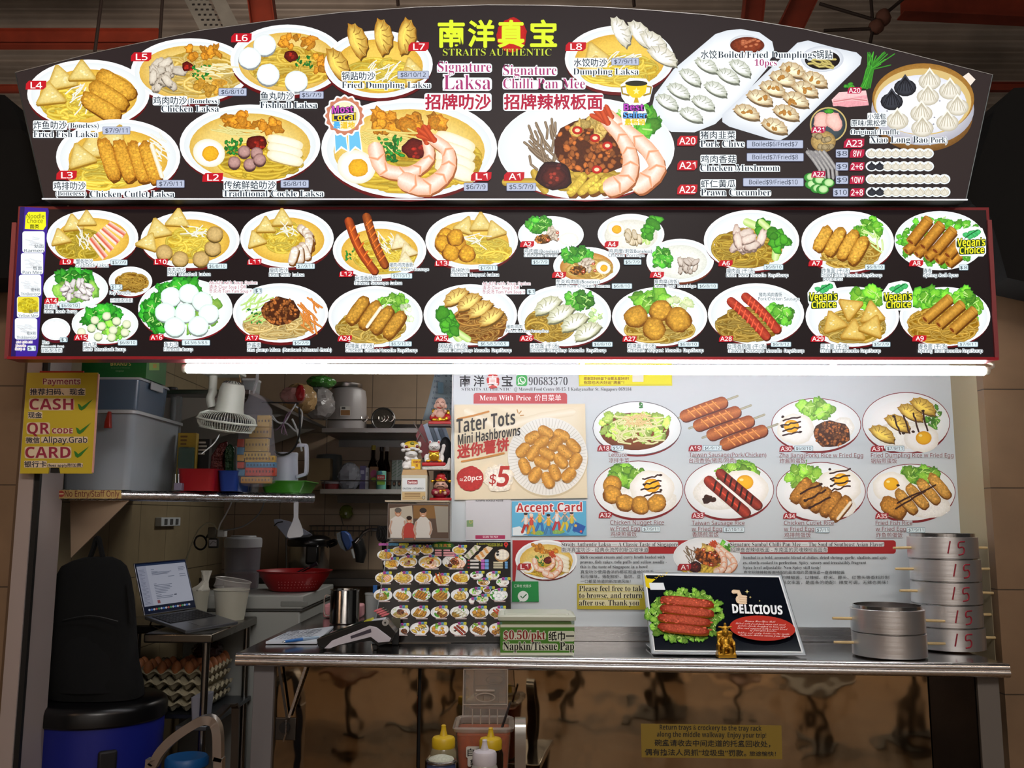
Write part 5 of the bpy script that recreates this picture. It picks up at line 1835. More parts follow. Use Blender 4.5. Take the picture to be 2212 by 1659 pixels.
# accept card
t,P = sheet_on('sticker','blue card payment sticker with walking cartoon people under the tater tots poster','sticker',((1106,1083),(1266,1082),(1267,1157),(1106,1158)),YW - .004,.003,'58A8CC')
P.poly([(1107,1084),(1265,1083),(1266,1156),(1107,1157)],'5CB0D4')
P.poly([(1107,1140),(1122,1137),(1134,1144),(1140,1157),(1107,1157)],'DDE8EA'); P.poly([(1128,1156),(1150,1147),(1180,1144),(1210,1147),(1232,1156)],'4A90C0'); P.blob(1160,1151,16,5,'8CB860','7CA850'); P.blob(1205,1149,14,5,'8CB860','7CA850')
for i,(x,y,sh,tr,hr) in enumerate(((1136,1114,'E8E8E4','C03830','2A2020'),(1148,1116,'D85040','E0B040','E8D8C8'),(1166,1110,'E0C040','3A78C0','D8C8B8'),(1185,1117,'E8B838','4A88B8','2A2020'),(1203,1108,'ECECEA','C84048','C86838'),(1220,1109,'6A98A8','E4CC40','2A2020'),(1235,1112,'E0C848','4A88C0','2A2838'))):
    P.stroke([(x,y + 14),(x - 4,y + 26),(x - 8,y + 36)],6,tr,shade(tr,.8)); P.stroke([(x,y + 14),(x + 5,y + 25),(x + 6,y + 36)],6,tr,shade(tr,.85))
    P.stroke([(x,y + 4),(x,y + 15)],9,sh,shade(sh,.85)); P.stroke([(x - 3,y + 5),(x - 9,y + 13)],2.6,'E4B898'); P.stroke([(x + 3,y + 5),(x + 9,y + 12)],2.6,'E4B898')
    P.ell(x,y - 2,4,4.4,'E8BC9C',n=14); P.ell(x - .5,y - 4.2,4.4,3,hr,n=12)
P.poly([(1243,1127),(1265,1137),(1258,1154),(1236,1146)],'2A5CA8'); P.poly([(1242,1132),(1247,1134),(1245,1139),(1240,1137)],'E0B850'); P.ell(1255,1148,2.6,2.6,'E06050',n=12)
P.text('Accept Card',1115,1106,1257,26,'B82824','B',halo='ECECEC',hw=.06,slope=-.01)
P.build('print',PAPER,t)
# scan to pay sheet; its code is left out
t,P = sheet_on('notice_sheet','white scan to pay sheet beside the blue card sticker, lower bar magenta','notice',((1006,1079),(1103,1079),(1103,1167),(1006,1167)),YW - .004,.003,'C6C6CA')
P.text('XIANPIN NOODLE HOUSE',1027,1083.5,1087,5.5,'303038','B')
P.rrect(1027,1156,1091,1164,1,'A82858'); P.text('SCAN TO PAY',1043,1162,1076,6,'F0E0E8','B')
P.poly([(1008,1124),(1022,1123),(1022,1138),(1008,1138)],'7A9A6C'); P.ell(1017,1127,4,4,'B8B060',n=14); P.ell(1017,1127,2.6,2.6,'7A9A6C',n=14)
P.build('print',PAPER,t)
t,P = sheet_on('notice_sheet','yellow thank you strip at the top of the menu board under the tube lamp','notice',((1250,776),(1451,776),(1452,833),(1251,834)),YW - .004,.003,'D4CC30')
P.poly([(1253,778),(1449,778),(1450,829),(1253,830)],'E0DA28')
P.text('☆ ☆ ☆ ☆ ☆   ☆ ☆ ☆ ☆ ☆',1261,811,1360,7,'7A4A18'); P.text('感谢您扫码留下谷歌五星好评！',1261,820.5,1358,7.6,'7A4A18',off=.01); P.text('祝您也天天好运“满星”！',1261,829,1348,7.6,'7A4A18',off=.01)
P.rrect(1366,808,1390,825,1,'DCDCD0')
P.build('print',PAPER,t)
t,P = sheet_on('notice_sheet','yellow browse and return notice on the menu board behind the acrylic stand','notice',((1247,1261),(1404,1264),(1404,1317),(1247,1316)),YW - .004,.003,'B8A82C')
for s,b,x1 in (('Please feel free to take',1277,1393),('to browse, and return',1292,1387),('after use. Thank you',1308,1381)):
    P.text(s,1251,b,x1,17.5,'15150F','S',off=-.004,halo='DAD4A8',hw=.045)
P.build('print',PAPER,t)
t,P = sheet_on('sticker','green payment sticker with a white tick bubble beside the tissue box','sticker',((1106,1256),(1163,1256),(1164,1300),(1106,1300)),YW - .004,.003,'1E8A44')
P.text('汇率优 优惠多',1110,1268.5,1148,7,'E4F2E6')
P.ell(1130,1288,11.5,11.5,'E2EAE4'); P.poly([(1122,1300),(1123,1294),(1129,1298)],'E2EAE4')
P.stroke([(1125,1288),(1129,1292),(1137,1284)],2.6,'1E6A3A')
P.build('print',PAPER,t)
# payments board, with the notch in its lower edge
YP = 2.80
q = ((58,805),(211,805),(198,1023),(130,1023),(128,1010),(106,1010),(104,1023),(43,1023))
p = [at_y(x,y,YP) for x,y in q]
t = thing('payment_sign','yellow payments sign listing cash, code and card with green ticks','sign',(at_y(120,1023,YP).x,YP,p[7].z))
MB().prism(p,[v + Vector((0,.006,0)) for v in p]).build('board',mat('payment_yellow','C8B22A',.45),t,smooth=False)
MB().tube([at_y(211,808,YP) + Vector((.002,.003,0)),at_y(198,1021,YP) + Vector((.002,.003,0))],0,flat=(.0015,.004,(1,0,0))).build('acrylic_edge',mat('pink_acrylic','E0A898',.2),t,smooth=False)
MB().tube([at_y(85,803,YP) + Vector((0,.004,0)),at_y(180,803,YP) + Vector((0,.004,0))],.003,6).build('red_tape',mat('red_tape','C03828',.5),t)
MB().box(at_y(108,1000,YP).x,at_y(126,1000,YP).x,YP + .006,YP + .03,at_y(100,1021,YP).z,at_y(100,985,YP).z).build('hook',mat('black_plastic','101010',.5),t,smooth=False)
P = Print((0,YP,1),(0,-1,0),h=.0003,eps=2e-5)
HP = 'E4D2B4'
SL = -.0
for s,x0,b,x1,z,c,st in (('Payments',93,830,174,17,'8A1E44','R'),('推荐扫码、现金',65,852,184,15,'20243A',''),('CASH',64,885,159,33,'98203E','B'),('现金',61,902,91,14,'20243A',''),('QR',59,937,107,33,'98203E','B'),('CODE',113,936,157,15,'98203E','B'),
                           ('微信',56,956,86,14,'20243A',''),('.Alipay.Grab',90,956,189,17,'20243A','R'),('CARD',55,989,153,33,'98203E','B'),('银行卡',53,1008,101,14,'20243A',''),('(fees apply附加费)',103,1008,179,8.5,'20243A','')):
    P.text(s,x0,b,x1,z,c,st,off=.012 if st in ('R','') else 0,halo=HP,hw=.045)
for x,y in ((168,886),(164,937),(160,988)):
    P.poly([(x,y - 14),(x + 5,y - 12),(x + 9,y - 7),(x + 33,y - 24),(x + 16,y - 4),(x + 8,y + 1),(x + 3,y - 2)],'2A7A22')
P.build('print',VINYL,t)

# ---------------------------------------------------------------- stainless counter
STEEL = mat('brushed_steel','CCCCCE',.27,1.0,rvar=.08,scale=5,stretch=(1,30,30))
STEEL_TOP = mat('counter_steel','9C9C9C',.16,1.0,rvar=.06,scale=6)
MIRROR = mat('polished_panel','94856E',.05,1.0,bump=.55,bscale=3.0,rvar=.03,scale=3)  # brown of the mirrored hall put into the steel's base colour
DKSTEEL = mat('dark_steel','5A5856',.35,1.0)
CT = 1.0
pl,pr = at_z(512,1409,CT),at_z(2178,1433,CT)
along = (pr - pl).normalized()
inw = Vector((-along.y,along.x,0))
counter = thing('counter','long stainless steel serving counter with a rounded front rail','counter',((pl + pr) / 2 - Vector((0,0,CT))).to_tuple())


def rail_ring(p):
    prof = [(.0,0),(-.006,-.002),(-.010,-.008),(-.011,-.014),(-.009,-.017),(-.013,-.020),(-.014,-.026),(-.012,-.032),(-.006,-.037),(.004,-.038),(.02,-.036),(.02,-.003)]
    return [p + inw * a + Vector((0,0,z)) for a,z in prof]


MB().loft([rail_ring(pl),rail_ring(pr)]).build('front_rail',STEEL,counter,sharp=50)
bl = wl
yb = YW - .002
f0,f1 = pl + inw * .0195,pr + inw * .0195
top = [f0,f1,Vector((pr.x - .005,yb,CT)),Vector((bl,yb,CT)),Vector((bl,3.92,CT)),Vector((pl.x + .01,3.92,CT))]
MB().prism([v - Vector((0,0,.002)) for v in top],[v - Vector((0,0,.03)) for v in top]).build('worktop',STEEL_TOP,counter,smooth=False)
MB().box(bl + .003,pr.x - .06,YW - .014,YW - .001,CT - .001,wz + .012).build('upstand',STEEL,counter,smooth=False)


def front(px,py,d=.03):
    """a point of the counter's front panel plane"""
    r = ray(px,py)
    o = pl + inw * d
    return EYE + r * ((o - EYE).dot(inw) / r.dot(inw))


def panel(name,x0,x1,m,d=.03,z0=.12,z1=CT - .036,th=.012,bev=.002):
    a,b = front(x0,1500,d),front(x1,1500,d)
    v = [Vector((a.x,a.y,z0)),Vector((b.x,b.y,z0)),Vector((b.x,b.y,z1)),Vector((a.x,a.y,z1))]
    return MB().prism(v,[p + inw * th for p in v]).build(name,m,counter,smooth=False,bev=bev)


panel('leg',546,590,mat('grey_leg','77767A',.5,.2),.025,0,CT - .036,.05)
panel('leg',2113,2160,mat('grey_post','6A6560',.6,.1),.03,0,CT - .036,.05)
panel('dark_backing',592,2108,mat('black_rubber'),.056)  # black sheet added so the gaps between panels look shaded
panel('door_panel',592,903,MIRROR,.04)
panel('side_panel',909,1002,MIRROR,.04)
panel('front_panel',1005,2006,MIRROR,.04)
panel('end_panel',2008,2110,mat('dark_polished','3A3634',.16,1.0,bump=.3,bscale=3),.042)
latch = panel('latch_plate',597,641,DKSTEEL,.036,front(600,1600).z,front(600,1551).z,.004)
a,b = front(614,1572,.03),front(614,1572,.036)
MB().tube([a,a + inw * .006],.016,16).build('latch_hole',mat('black_rubber'),latch)
for (x0,y0,x1,y1,m) in ((602,1438,620,1552,DKSTEEL),(661,1438,624,1550,STEEL)):
    MB().tube([front(x0,y0,.02),front(x1,y1,.026)],0,flat=(.0035,.0015,(1,0,0))).build('strut',m,counter,smooth=False)
MB().tube([front(618,1555,.024),front(617,1585,.018),front(612,1602,.022)],.0025,6).build('latch_pin',STEEL,counter)
def hall_table(x,y,lab,stools):
    t = thing('dining_table',lab,'table',(x,y,0))
    D = mat('table_dark','241E1A',.4)
    MB().lathe([(.22,0),(.22,.02),(.05,.04),(.045,.70),(.2,.72)],(x,y,0),24).build('pedestal',D,t)
    MB().lathe([(.0,.721),(.42,.721),(.44,.735),(.44,.75),(.0,.752)],(x,y,0),40).build('table_top',mat('table_grey','8A8684',.35),t)
    for i,(dx,dy,c_) in enumerate(stools):
        s_ = thing('stool','round fixed stool %s mirrored in the polished counter front' % c_,'stool',(x + dx,y + dy,0),'hall stools')
        MB().lathe([(.1,0),(.1,.015),(.03,.03),(.03,.42)],(x + dx,y + dy,0),16).build('post',D,s_)
        MB().lathe([(.0,.421),(.15,.421),(.16,.43),(.16,.452),(.0,.456)],(x + dx,y + dy,0),28).build('seat',mat('stool_grey_' + str(i),('9A9894','7A4A2C')[i % 2],.4),s_)


hall_table(-1.15,-.75,'round grey hall table added for the reflection in the left counter panel',((.55,.25,'right of the grey hall table'),(-.3,.6,'in front of the grey hall table'),(.1,-.65,'behind the grey hall table')))  # grey table and stools added in place of the figure reflected there
hall_table(1.95,-.7,'round hall table mirrored at the dark right end of the counter',((-.6,.2,'left of the right hall table'),(.2,.62,'in front of the right hall table')))
hall_table(.38,-1.5,'round hall table mirrored behind the chilli tub',((-.6,.1,'left of the middle hall table'),(.55,.35,'right of the middle hall table')))
t = thing('notice_sticker','yellow tray return sticker on the counter front','sticker',tuple(front(1537,1655,.0385)))
o,nn = front(1537,1600,.0395),-inw
v = [front(x,y,.0395) for x,y in ((1384,1563),(1688,1567),(1690,1640),(1386,1636))]
MB().prism(v,[p + inw * .0008 for p in v]).build('backing',mat('sticker_yellow','8A7428',.5),t,smooth=False)
P = Print(o,nn,h=.0004,eps=2e-5)
for s,x0,b,x1,z,st in (('Return trays & crockery to the tray rack',1425,1576,1645,15,'B'),('along the middle walkway. Enjoy your trip!',1419,1591,1655,15,'B'),('碗盘请收去中间走道的托盘回收处，',1414,1610,1664,15,''),('偶有执法人员抓“垃圾虫”罚款。',1393,1630,1612,15,''),('旅途愉快！',1619,1632,1676,11,'')):
    P.text(s,x0,b,x1,z,'171410',st,off=.014 if not st else 0,slope=.012)
P.build('print',VINYL,t)
# ---------------------------------------------------------------- helpers for objects measured on the photo at a known distance
def pbox(x0,y0,x1,y1,Y,depth,zb=None,mb=None):
    mb = mb or MB()
    ym = (y0 + y1) / 2
    zt,z0 = at_y(x0,y0,Y).z,at_y(x0,y1,Y).z
    if zb is not None:
        zt,z0 = zt + (zb - z0) * 0.0,zb
    return mb.box(at_y(x0,ym,Y).x,at_y(x1,ym,Y).x,Y,Y + depth,z0,zt)


def plathe(cx,prof,Y,n=28,zb=None,mb=None,sy=1.0,cap=True):
    """round thing: prof = (half width, height) in photo units from the bottom up; zb sets the foot on a surface"""
    mb = mb or MB()
    p0 = at_y(cx,prof[0][1],Y)
    out = []
    for hw,y in prof:
        p = at_y(cx,y,Y)
        out.append((at_y(cx + hw,y,Y).x - p.x,p.z - p0.z))
    return mb.lathe(out,(p0.x,Y,p0.z if zb is None else zb),n,sy=sy,cap=cap)


def curve(pts,k=6):
    """smooth path through points"""
    P = [Vector(p) for p in pts]
    o = []
    for i in range(len(P) - 1):
        a,b,c,d = P[max(i - 1,0)],P[i],P[i + 1],P[min(i + 2,len(P) - 1)]
        for j in range(k):
            t = j / k
            o.append(0.5 * ((2 * b) + (c - a) * t + (2 * a - 5 * b + 4 * c - d) * t * t + (3 * b - a - 3 * c + d) * t ** 3))
    o.append(P[-1])
    return o


def fused(mb,name,m,parent,vox=.003,sm=6):
    """one continuous body grown from overlapping volumes"""
    o = mb.build(name,m,parent)
    r = o.modifiers.new('fuse','REMESH')
    r.mode = 'VOXEL'
    r.voxel_size = vox
    r.use_smooth_shade = True
    s = o.modifiers.new('soften','SMOOTH')
    s.iterations = sm
    s.factor = .5
    return o


WHITEP = mat('white_plastic','C4C8C8',.4)
BLACKP = mat('black_plastic','101010',.5)
CLEAR = mat('clear_plastic','D8DCDC',.08,alpha=.22)
WOOD = mat('pale_wood','C8B080',.6,var=.15,scale=60,stretch=(1,8,8))
GOLD = mat('gold_paint','B88A2A',.32,.85)

# ---------------------------------------------------------------- steamers
STEAM = mat('steamer_steel','DEDEE0',.36,.92,bump=.06,bscale=3,rvar=.05,scale=5,stretch=(1,1,30))
RIMM = mat('steamer_rim','C4C4C4',.18,1.0)
BAMB = mat('bamboo','8A5A30',.6,var=.2,scale=20)
MARK = mat('red_marker','8A1428',.6)
SH = .067


def steamer(c,label,group,mark=None,rot=0.0,r=.101,seed=0):
    t = thing('steamer',label,'steamer',tuple(c),group)
    z = .0
    MB().lathe([(r * .93,.001),(r,.003),(r,SH - .002),(r - .003,SH - .001),(r - .006,SH - .003),(r - .006,.004),(r * .93,.001)],tuple(c),48,cap=False).build('ring_wall',STEAM,t)
    MB().lathe([(r - .010,SH - .02),(r - .0075,SH - .02),(r - .0075,SH + .009),(r - .010,SH + .009),(r - .010,SH - .02)],tuple(c),48,cap=False).build('top_rim',RIMM,t)
    s = MB()
    for k in range(9):
        y = -.8 + .2 * k
        h = math.sqrt(1 - y * y) * (r - .009)
        s.box(c[0] - h,c[0] + h,c[1] + y * (r - .009) - .007,c[1] + y * (r - .009) + .007,c[2] + .012,c[2] + .015)
    s.build('slat_floor',BAMB,t,smooth=False)
    rr = random.Random(seed)
    for sg in (-1,1):
        a = rot + rr.uniform(-.12,.12)
        d = Vector((sg * math.cos(a),sg * math.sin(a) - .06,rr.uniform(-.03,.03)))
        p = Vector(c) + Vector((0,0,SH * .52))
        MB().tube([p + d * (r - .004),p + d * (r + .03),p + d * (r + .056)],[.0042,.0042,.0036],8).build('handle',WOOD,t)
    if mark is not None:
        m = MB()

        def on(a,zz):
            return Vector((c[0] + (r + .0006) * math.sin(a),c[1] - (r + .0006) * math.cos(a),c[2] + zz))
        a = mark
        strokes = [[(a - .2 + .05,.055),(a - .23,.018)],
                   [(a + .28,.053),(a + .1,.051),(a + .08,.036),(a + .2,.037),(a + .25,.028),(a + .2,.017),(a + .06,.014)]]
        for s_ in strokes:
            m.tube(curve([on(*q) for q in s_],4),.0021,6)
        m.build('painted_number',MARK,t)
    return t


c = Vector((at_y(2046,1300,2.9).x,2.905,CT + .0005))
for k in range(5):
    steamer((c.x + (.002,-.001,.001,.002,-.002)[k],c.y,CT + .0005 + (SH + .0004) * k),'steel steamer ring marked 15, ' + ('lowest','second from the bottom','middle one','second from the top','topmost')[k] + ' of the tall stack','tall stack of steel steamers',(-.06,.02,-.04,.02,-.06)[k],0.02 * k,seed=k)
c = Vector((at_y(1924,1370,2.74).x,2.765,CT))
steamer((c.x,c.y - .01,CT + .0005),'plain steel steamer ring with wooden pegs, lower of the short stack','short stack of steel steamers',None,-.1,.102,11)
steamer((c.x - .001,c.y - .01,CT + .0005 + SH),'open steel steamer ring with wooden pegs, upper of the short stack','short stack of steel steamers',None,-.1,.102,12)

# ---------------------------------------------------------------- leaning menu card
a,b,u = at_z(803,1388,CT),at_z(1104,1388,CT),at_y(840,1171,3.052)
N = (b - a).cross(u - a).normalized()
t = thing('menu_card','black laminated menu card crowded with small dishes, leaning behind the card terminal','menu card',tuple((a + b) / 2))
P = Print(a,N,h=.0022,eps=8e-6)
q = [P.pt(x,y) - P.N * .0022 for x,y in ((803,1388),(1104,1388),(1103,1170),(840,1171))]
MB().prism(q,[v - P.N * .003 for v in q]).build('card',mat('card_black','15100F',.15),t,smooth=False)
e = [v + P.N * .001 for v in (q[0],q[3],q[2])]
MB().tube(e,.0022,6).build('clear_edge',mat('clear_edge','9AA0A4',.15,.3),t)
P.poly([(807,1385),(1102,1385),(1101,1172),(843,1173)],'0C0808')
P.h += .0001


def cx_(v):
    return 800 + v / 6.146


def cy_(v):
    return 1150 + v / 6.146


mini = [(f_fish,200,300,108,66),(f_chicken,395,245,108,60),(f_fishball,575,235,100,60),(f_fdump,750,235,92,56),(f_bdump,1180,235,95,56),(f_cutlet,280,410,105,70),(f_cockle,500,388,125,75),(f_laksa,793,395,155,88),(f_panmee,1115,390,160,92),
        (f_crab,185,605,122,75),(f_mball,445,605,128,78),(f_lean,705,600,122,78),(f_tsaus,950,625,122,75),(f_nugget,1195,600,122,78),(f_ramen,1410,570,88,48),(f_porridge,1625,572,88,50),(lambda d: f_ramen(d,True),1500,662,88,50),(f_pporridge,1755,662,86,54),
        (f_drylean,170,832,124,82),(f_dryfish,425,830,122,82),(f_srolls,680,830,122,82),(f_srdry,935,830,122,82),(f_tfdry,1187,832,120,80),(f_porksoup,1395,785,85,50),(f_drynoodle,1545,765,56,38),(f_ricebowl,1345,908,38,36),(f_mbsoup,1482,882,88,54),(f_fbsoup,1702,832,122,82),
        (f_zha,400,1060,128,80),(f_cutdry,665,1062,128,80),(f_fddry,925,1062,124,80),(f_bddry,1185,1062,126,80),(f_ngdry,1445,1062,124,78),(f_sgdry,1700,1062,124,78),
        (lambda d: f_ricedish(d,'zha'),415,1288,105,74),(lambda d: f_ricedish(d,'dump'),652,1280,128,84),(lambda d: f_ricedish(d,'nug'),915,1288,128,84),(lambda d: f_ricedish(d,'saus'),1175,1285,126,84),(lambda d: f_ricedish(d,'cut'),1440,1285,124,84),(lambda d: f_ricedish(d,'fish'),1695,1285,124,84)]
P.L = 6
for fn,x,y,rx,ry in mini:
    L0 = P.L
    P.L = 6
    fn(Dish(P,cx_(x),cy_(y),rx / 6.146,ry / 6.146,.3))
    P.L = 230
    bx,by = cx_(x - rx * .1),cy_(y - ry - 2)
    for k,cc in enumerate(('B0449C','5CA4D0','D8D83A')):
        P.rrect(bx + k * 6.2,by - 1,bx + k * 6.2 + 6,by + 4.6,1,cc)
        P.text(('$6','$8','$10')[k],bx + k * 6.2 + .8,by + 4,bx + k * 6.2 + 5.2,5,'201828')
    P.rrect(cx_(x - rx * .45),cy_(y + ry - 4),cx_(x + rx * .75),cy_(y + ry + 12),1,'C8B8B4')
    P.text('Noodle Dry/Soup' if y > 700 else 'Laksa',cx_(x - rx * .4),cy_(y + ry + 10),cx_(x + rx * .7),2.6,'4A3A3A','R')
P.lod = 1
P.L = 240
skewers(P,cx_(150),cy_(1065),17,.4,'C06068','8A3038')
P.poly([(cx_(1240),cy_(320)),(cx_(1390),cy_(170)),(cx_(1470),cy_(190)),(cx_(1310),cy_(362))],'D8D2C4')
P.poly([(cx_(1370),cy_(345)),(cx_(1550),cy_(185)),(cx_(1630),cy_(210)),(cx_(1470),cy_(392))],'DCCDB4')
for r_ in range(3):
    for k in range(3):
        P.ell(cx_(1300 + 55 * k + 12 * r_ - 18),cy_(320 - 52 * k + 22 * r_ - 22),3.4,2.4,'8E9A6C',cout='B8BC9C',n=12)
        P.ell(cx_(1430 + 52 * k + 14 * r_ - 10),cy_(340 - 48 * k + 22 * r_ - 20),3.8,2.6,'C88848',cout='D8A868',n=12)
P.ell(cx_(1748),cy_(310),16,14,'A87C48'); P.ell(cx_(1748),cy_(300),15,11.5,'DCD6C8')
for k in range(9):
    P.ell(cx_(1690 + 48 * (k % 3)),cy_(260 + 38 * (k // 3)),3.2,2.8,'2A2A2A' if k in (0,3) else 'EEE8D8',n=12)
P.ell(cx_(965),cy_(180),25,9,'2A6A20',cout='1A3A14')
for ch,x,cc in (('南',852,'D8D04A'),('洋',910,'D8D04A'),('真',968,'E07A3A'),('宝',1024,'D8D04A')):
    P.text(ch,cx_(x),cy_(195),cx_(x + 50),8,cc)
for k,(s,cc) in enumerate((('Small小','C060B0'),('Regular中','58A8D8'),('Large大','D8D840'))):
    P.rrect(cx_(112 + 135 * k),cy_(148),cx_(240 + 135 * k),cy_(178),1,cc)
    P.text(s,cx_(120 + 135 * k),cy_(173),cx_(232 + 135 * k),4.4,'302038')
P.text('@ Maxwell Food Centre Stall 15',cx_(1410),cy_(165),cx_(1755),4.6,'C8C838','R'); P.text('Singapore 069184',cx_(1560),cy_(188),cx_(1755),4.6,'C8C838','R')
P.ell(cx_(1800),cy_(160),4.6,4.6,'C8302A',n=16); P.poly([(cx_(1776),cy_(170)),(cx_(1824),cy_(170)),(cx_(1800),cy_(210))],'C8302A'); P.ell(cx_(1800),cy_(160),1.8,1.8,'401010',n=10)
for y in (230,262,295):
    for x in (858,970):
        P.rrect(cx_(x),cy_(y),cx_(x + 90 + (60 if x > 900 else 0) * (y > 240)),cy_(y + 24),1,'D89AA0')
for k in range(3):
    P.rrect(cx_(1290),cy_(368 + 46 * k),cx_(1318),cy_(386 + 46 * k),1,'A02030'); P.rrect(cx_(1325),cy_(364 + 46 * k),cx_(1440),cy_(390 + 46 * k),1,'C8C4C0'); P.rrect(cx_(1470),cy_(360 + 46 * k),cx_(1518),cy_(400 + 46 * k),1,'B060B0'); P.rrect(cx_(1522),cy_(360 + 46 * k),cx_(1572),cy_(400 + 46 * k),1,'6A98D0')
for k in range(4):
    P.rrect(cx_(1632),cy_(392 + 24 * k),cx_(1760),cy_(408 + 24 * k),1,'D8D0B0'); P.rrect(cx_(1785),cy_(390 + 24 * k),cx_(1825),cy_(410 + 24 * k),1,'6AA0D0')
P.build('print',GLOSSY,t)

# ---------------------------------------------------------------- tissue box
a = at_z(1078,1417,CT)
w = at_z(1242,1417,CT).x - a.x
t = thing('tissue_box','green and clear plastic tissue box with a price label at the counter edge','box',(a.x + w / 2,a.y,CT))
hb = at_y(1078,1338,a.y).z - CT
dp = .16
BOXG = mat('green_clear_plastic','6E9A5C',.15,alpha=.55)


def rr_ring(x0,x1,y0,y1,z,r,n=4):
    o = []
    for cx,cy,a0 in ((x1 - r,y0 + r,-PI / 2),(x1 - r,y1 - r,0),(x0 + r,y1 - r,PI / 2),(x0 + r,y0 + r,PI)):
        for i in range(n + 1):
            k = a0 + PI / 2 * i / n
            o.append(Vector((cx + r * math.cos(k),cy + r * math.sin(k),z)))
    return o


x0,x1,y0,y1 = a.x,a.x + w,a.y,a.y + dp
MB().loft([rr_ring(x0 + .005,x1 - .005,y0 + .004,y1 - .004,CT + .0005,.012),rr_ring(x0 + .002,x1 - .002,y0 + .001,y1 - .001,CT + .012,.012),rr_ring(x0,x1,y0,y1,CT + hb,.012)]).build('body',BOXG,t)
MB().loft([rr_ring(x0 + .008,x1 - .008,y0 + .008,y1 - .008,CT + .004,.01),rr_ring(x0 + .008,x1 - .008,y0 + .008,y1 - .008,CT + hb - .012,.01)]).build('tissue_packets',mat('tissue_brown','9A6A48',.7,var=.35,scale=30),t)
LIDC = mat('frosted_lid','D0D6C6',.3,alpha=.8)
z = CT + hb
MB().loft([rr_ring(x0 - .004,x1 + .004,y0 - .004,y1 + .004,z - .003,.014),rr_ring(x0 - .004,x1 + .004,y0 - .004,y1 + .004,z + .007,.014),rr_ring(x0 + .002,x1 - .002,y0 + .002,y1 - .002,z + .011,.012),rr_ring(x0 + .014,x1 - .014,y0 + .014,y1 - .014,z + .011,.010),rr_ring(x0 + .016,x1 - .016,y0 + .016,y1 - .016,z + .015,.010)]).build('lid',LIDC,t)
P = Print((0,y0 - .0006,1),(0,-1,0),h=.0004,eps=2e-5)
P.poly([(1081,1349),(1241,1349),(1240,1416),(1081,1416)],'DCE4D2'); P.poly([(1081,1355),(1241,1355),(1240,1410),(1081,1410)],'4E8A34')
P.text('$0.50/pkt',1088,1381,1178,27,'8A2424','S',halo='DCE4D2',hw=.05); P.text('纸巾一',1185,1382,1240,21,'1A1C1A',off=.012,halo='DCE4D2',hw=.05)
P.text('Napkin/Tissue Pap',1087,1404,1240,25,'1A1C1A','S',halo='DCE4D2',hw=.05)
P.build('label',GLOSSY,t)

# ---------------------------------------------------------------- acrylic stand with the roll picture
a,b,u = at_z(1408,1412,CT + .004),at_z(1741,1416,CT + .004),at_y(1387,1236,3.0)
N = (b - a).cross(u - a).normalized()
t = thing('acrylic_stand','slanting acrylic stand with a glossy black picture of spice rolls','sign stand',tuple((a + b) / 2))
P = Print(a,N,h=.0016,eps=2e-5)
q = [P.pt(x,y) - P.N * .0016 for x,y in ((1408,1412),(1741,1416),(1688,1241),(1387,1236))]
MB().prism(q,[v - P.N * .003 for v in q]).build('acrylic_panel',mat('acrylic','B8C0C6',.08,.1),t,smooth=False)
MB().tube([q[0],q[1],q[2],q[3],q[0]],.0022,6).build('clear_edge',mat('clear_edge'),t)
bk = [q[0] + Vector((.01,.02,.0)),q[1] + Vector((-.01,.02,0)),q[1] + Vector((-.01,.19,0)),q[0] + Vector((.01,.19,0))]
MB().prism([v + Vector((0,0,.0035)) for v in bk],[v + Vector((0,0,.0005)) for v in bk]).build('foot',mat('acrylic'),t,smooth=False)
P.poly([(1392,1240),(1684,1245),(1735,1411),(1413,1408)],'E2E6E8'); P.poly([(1395,1243),(1682,1248),(1731,1408),(1415,1405)],'0B0F18')
P.poly([(1392,1241),(1398,1250),(1416,1252),(1404,1262),(1406,1273),(1395,1268)],'D8C020')
for k in range(22):
    P.ell(1410 + k * 1.5 + U(-2,2),1252 - k * .6 + U(-3,3),.9,.8,'D8C020',n=8)
P.poly([(1402,1260),(1433,1260),(1437,1275),(1405,1275)],'DDE2E6')
d = Dish(P,1480,1332,76,49)
for k in range(20):
    an = 2 * PI * k / 20
    d.leaf(.92 * math.cos(an) * (1 - .2 * (k % 2)),.88 * math.sin(an),.3,.36,12,'8CB84A','3A7A24')
for k in range(4):
    y = 1298 + k * 20
    d.chunk((1480 + U(-4,4) - 1480) / 76,(y + 6 - 1332) / 49,'BC5840','7A2418',.74 + U(-.05,.05),.125,.11,tex=.5,amp=.09)
    for j in range(16):
        P.blob(1425 + U(0,112),y + 8 + U(-6,6),U(2,5),U(1,2.4),shade('C06048',U(.8,1.3)),'8A2C1C',n=8,tex=.2)
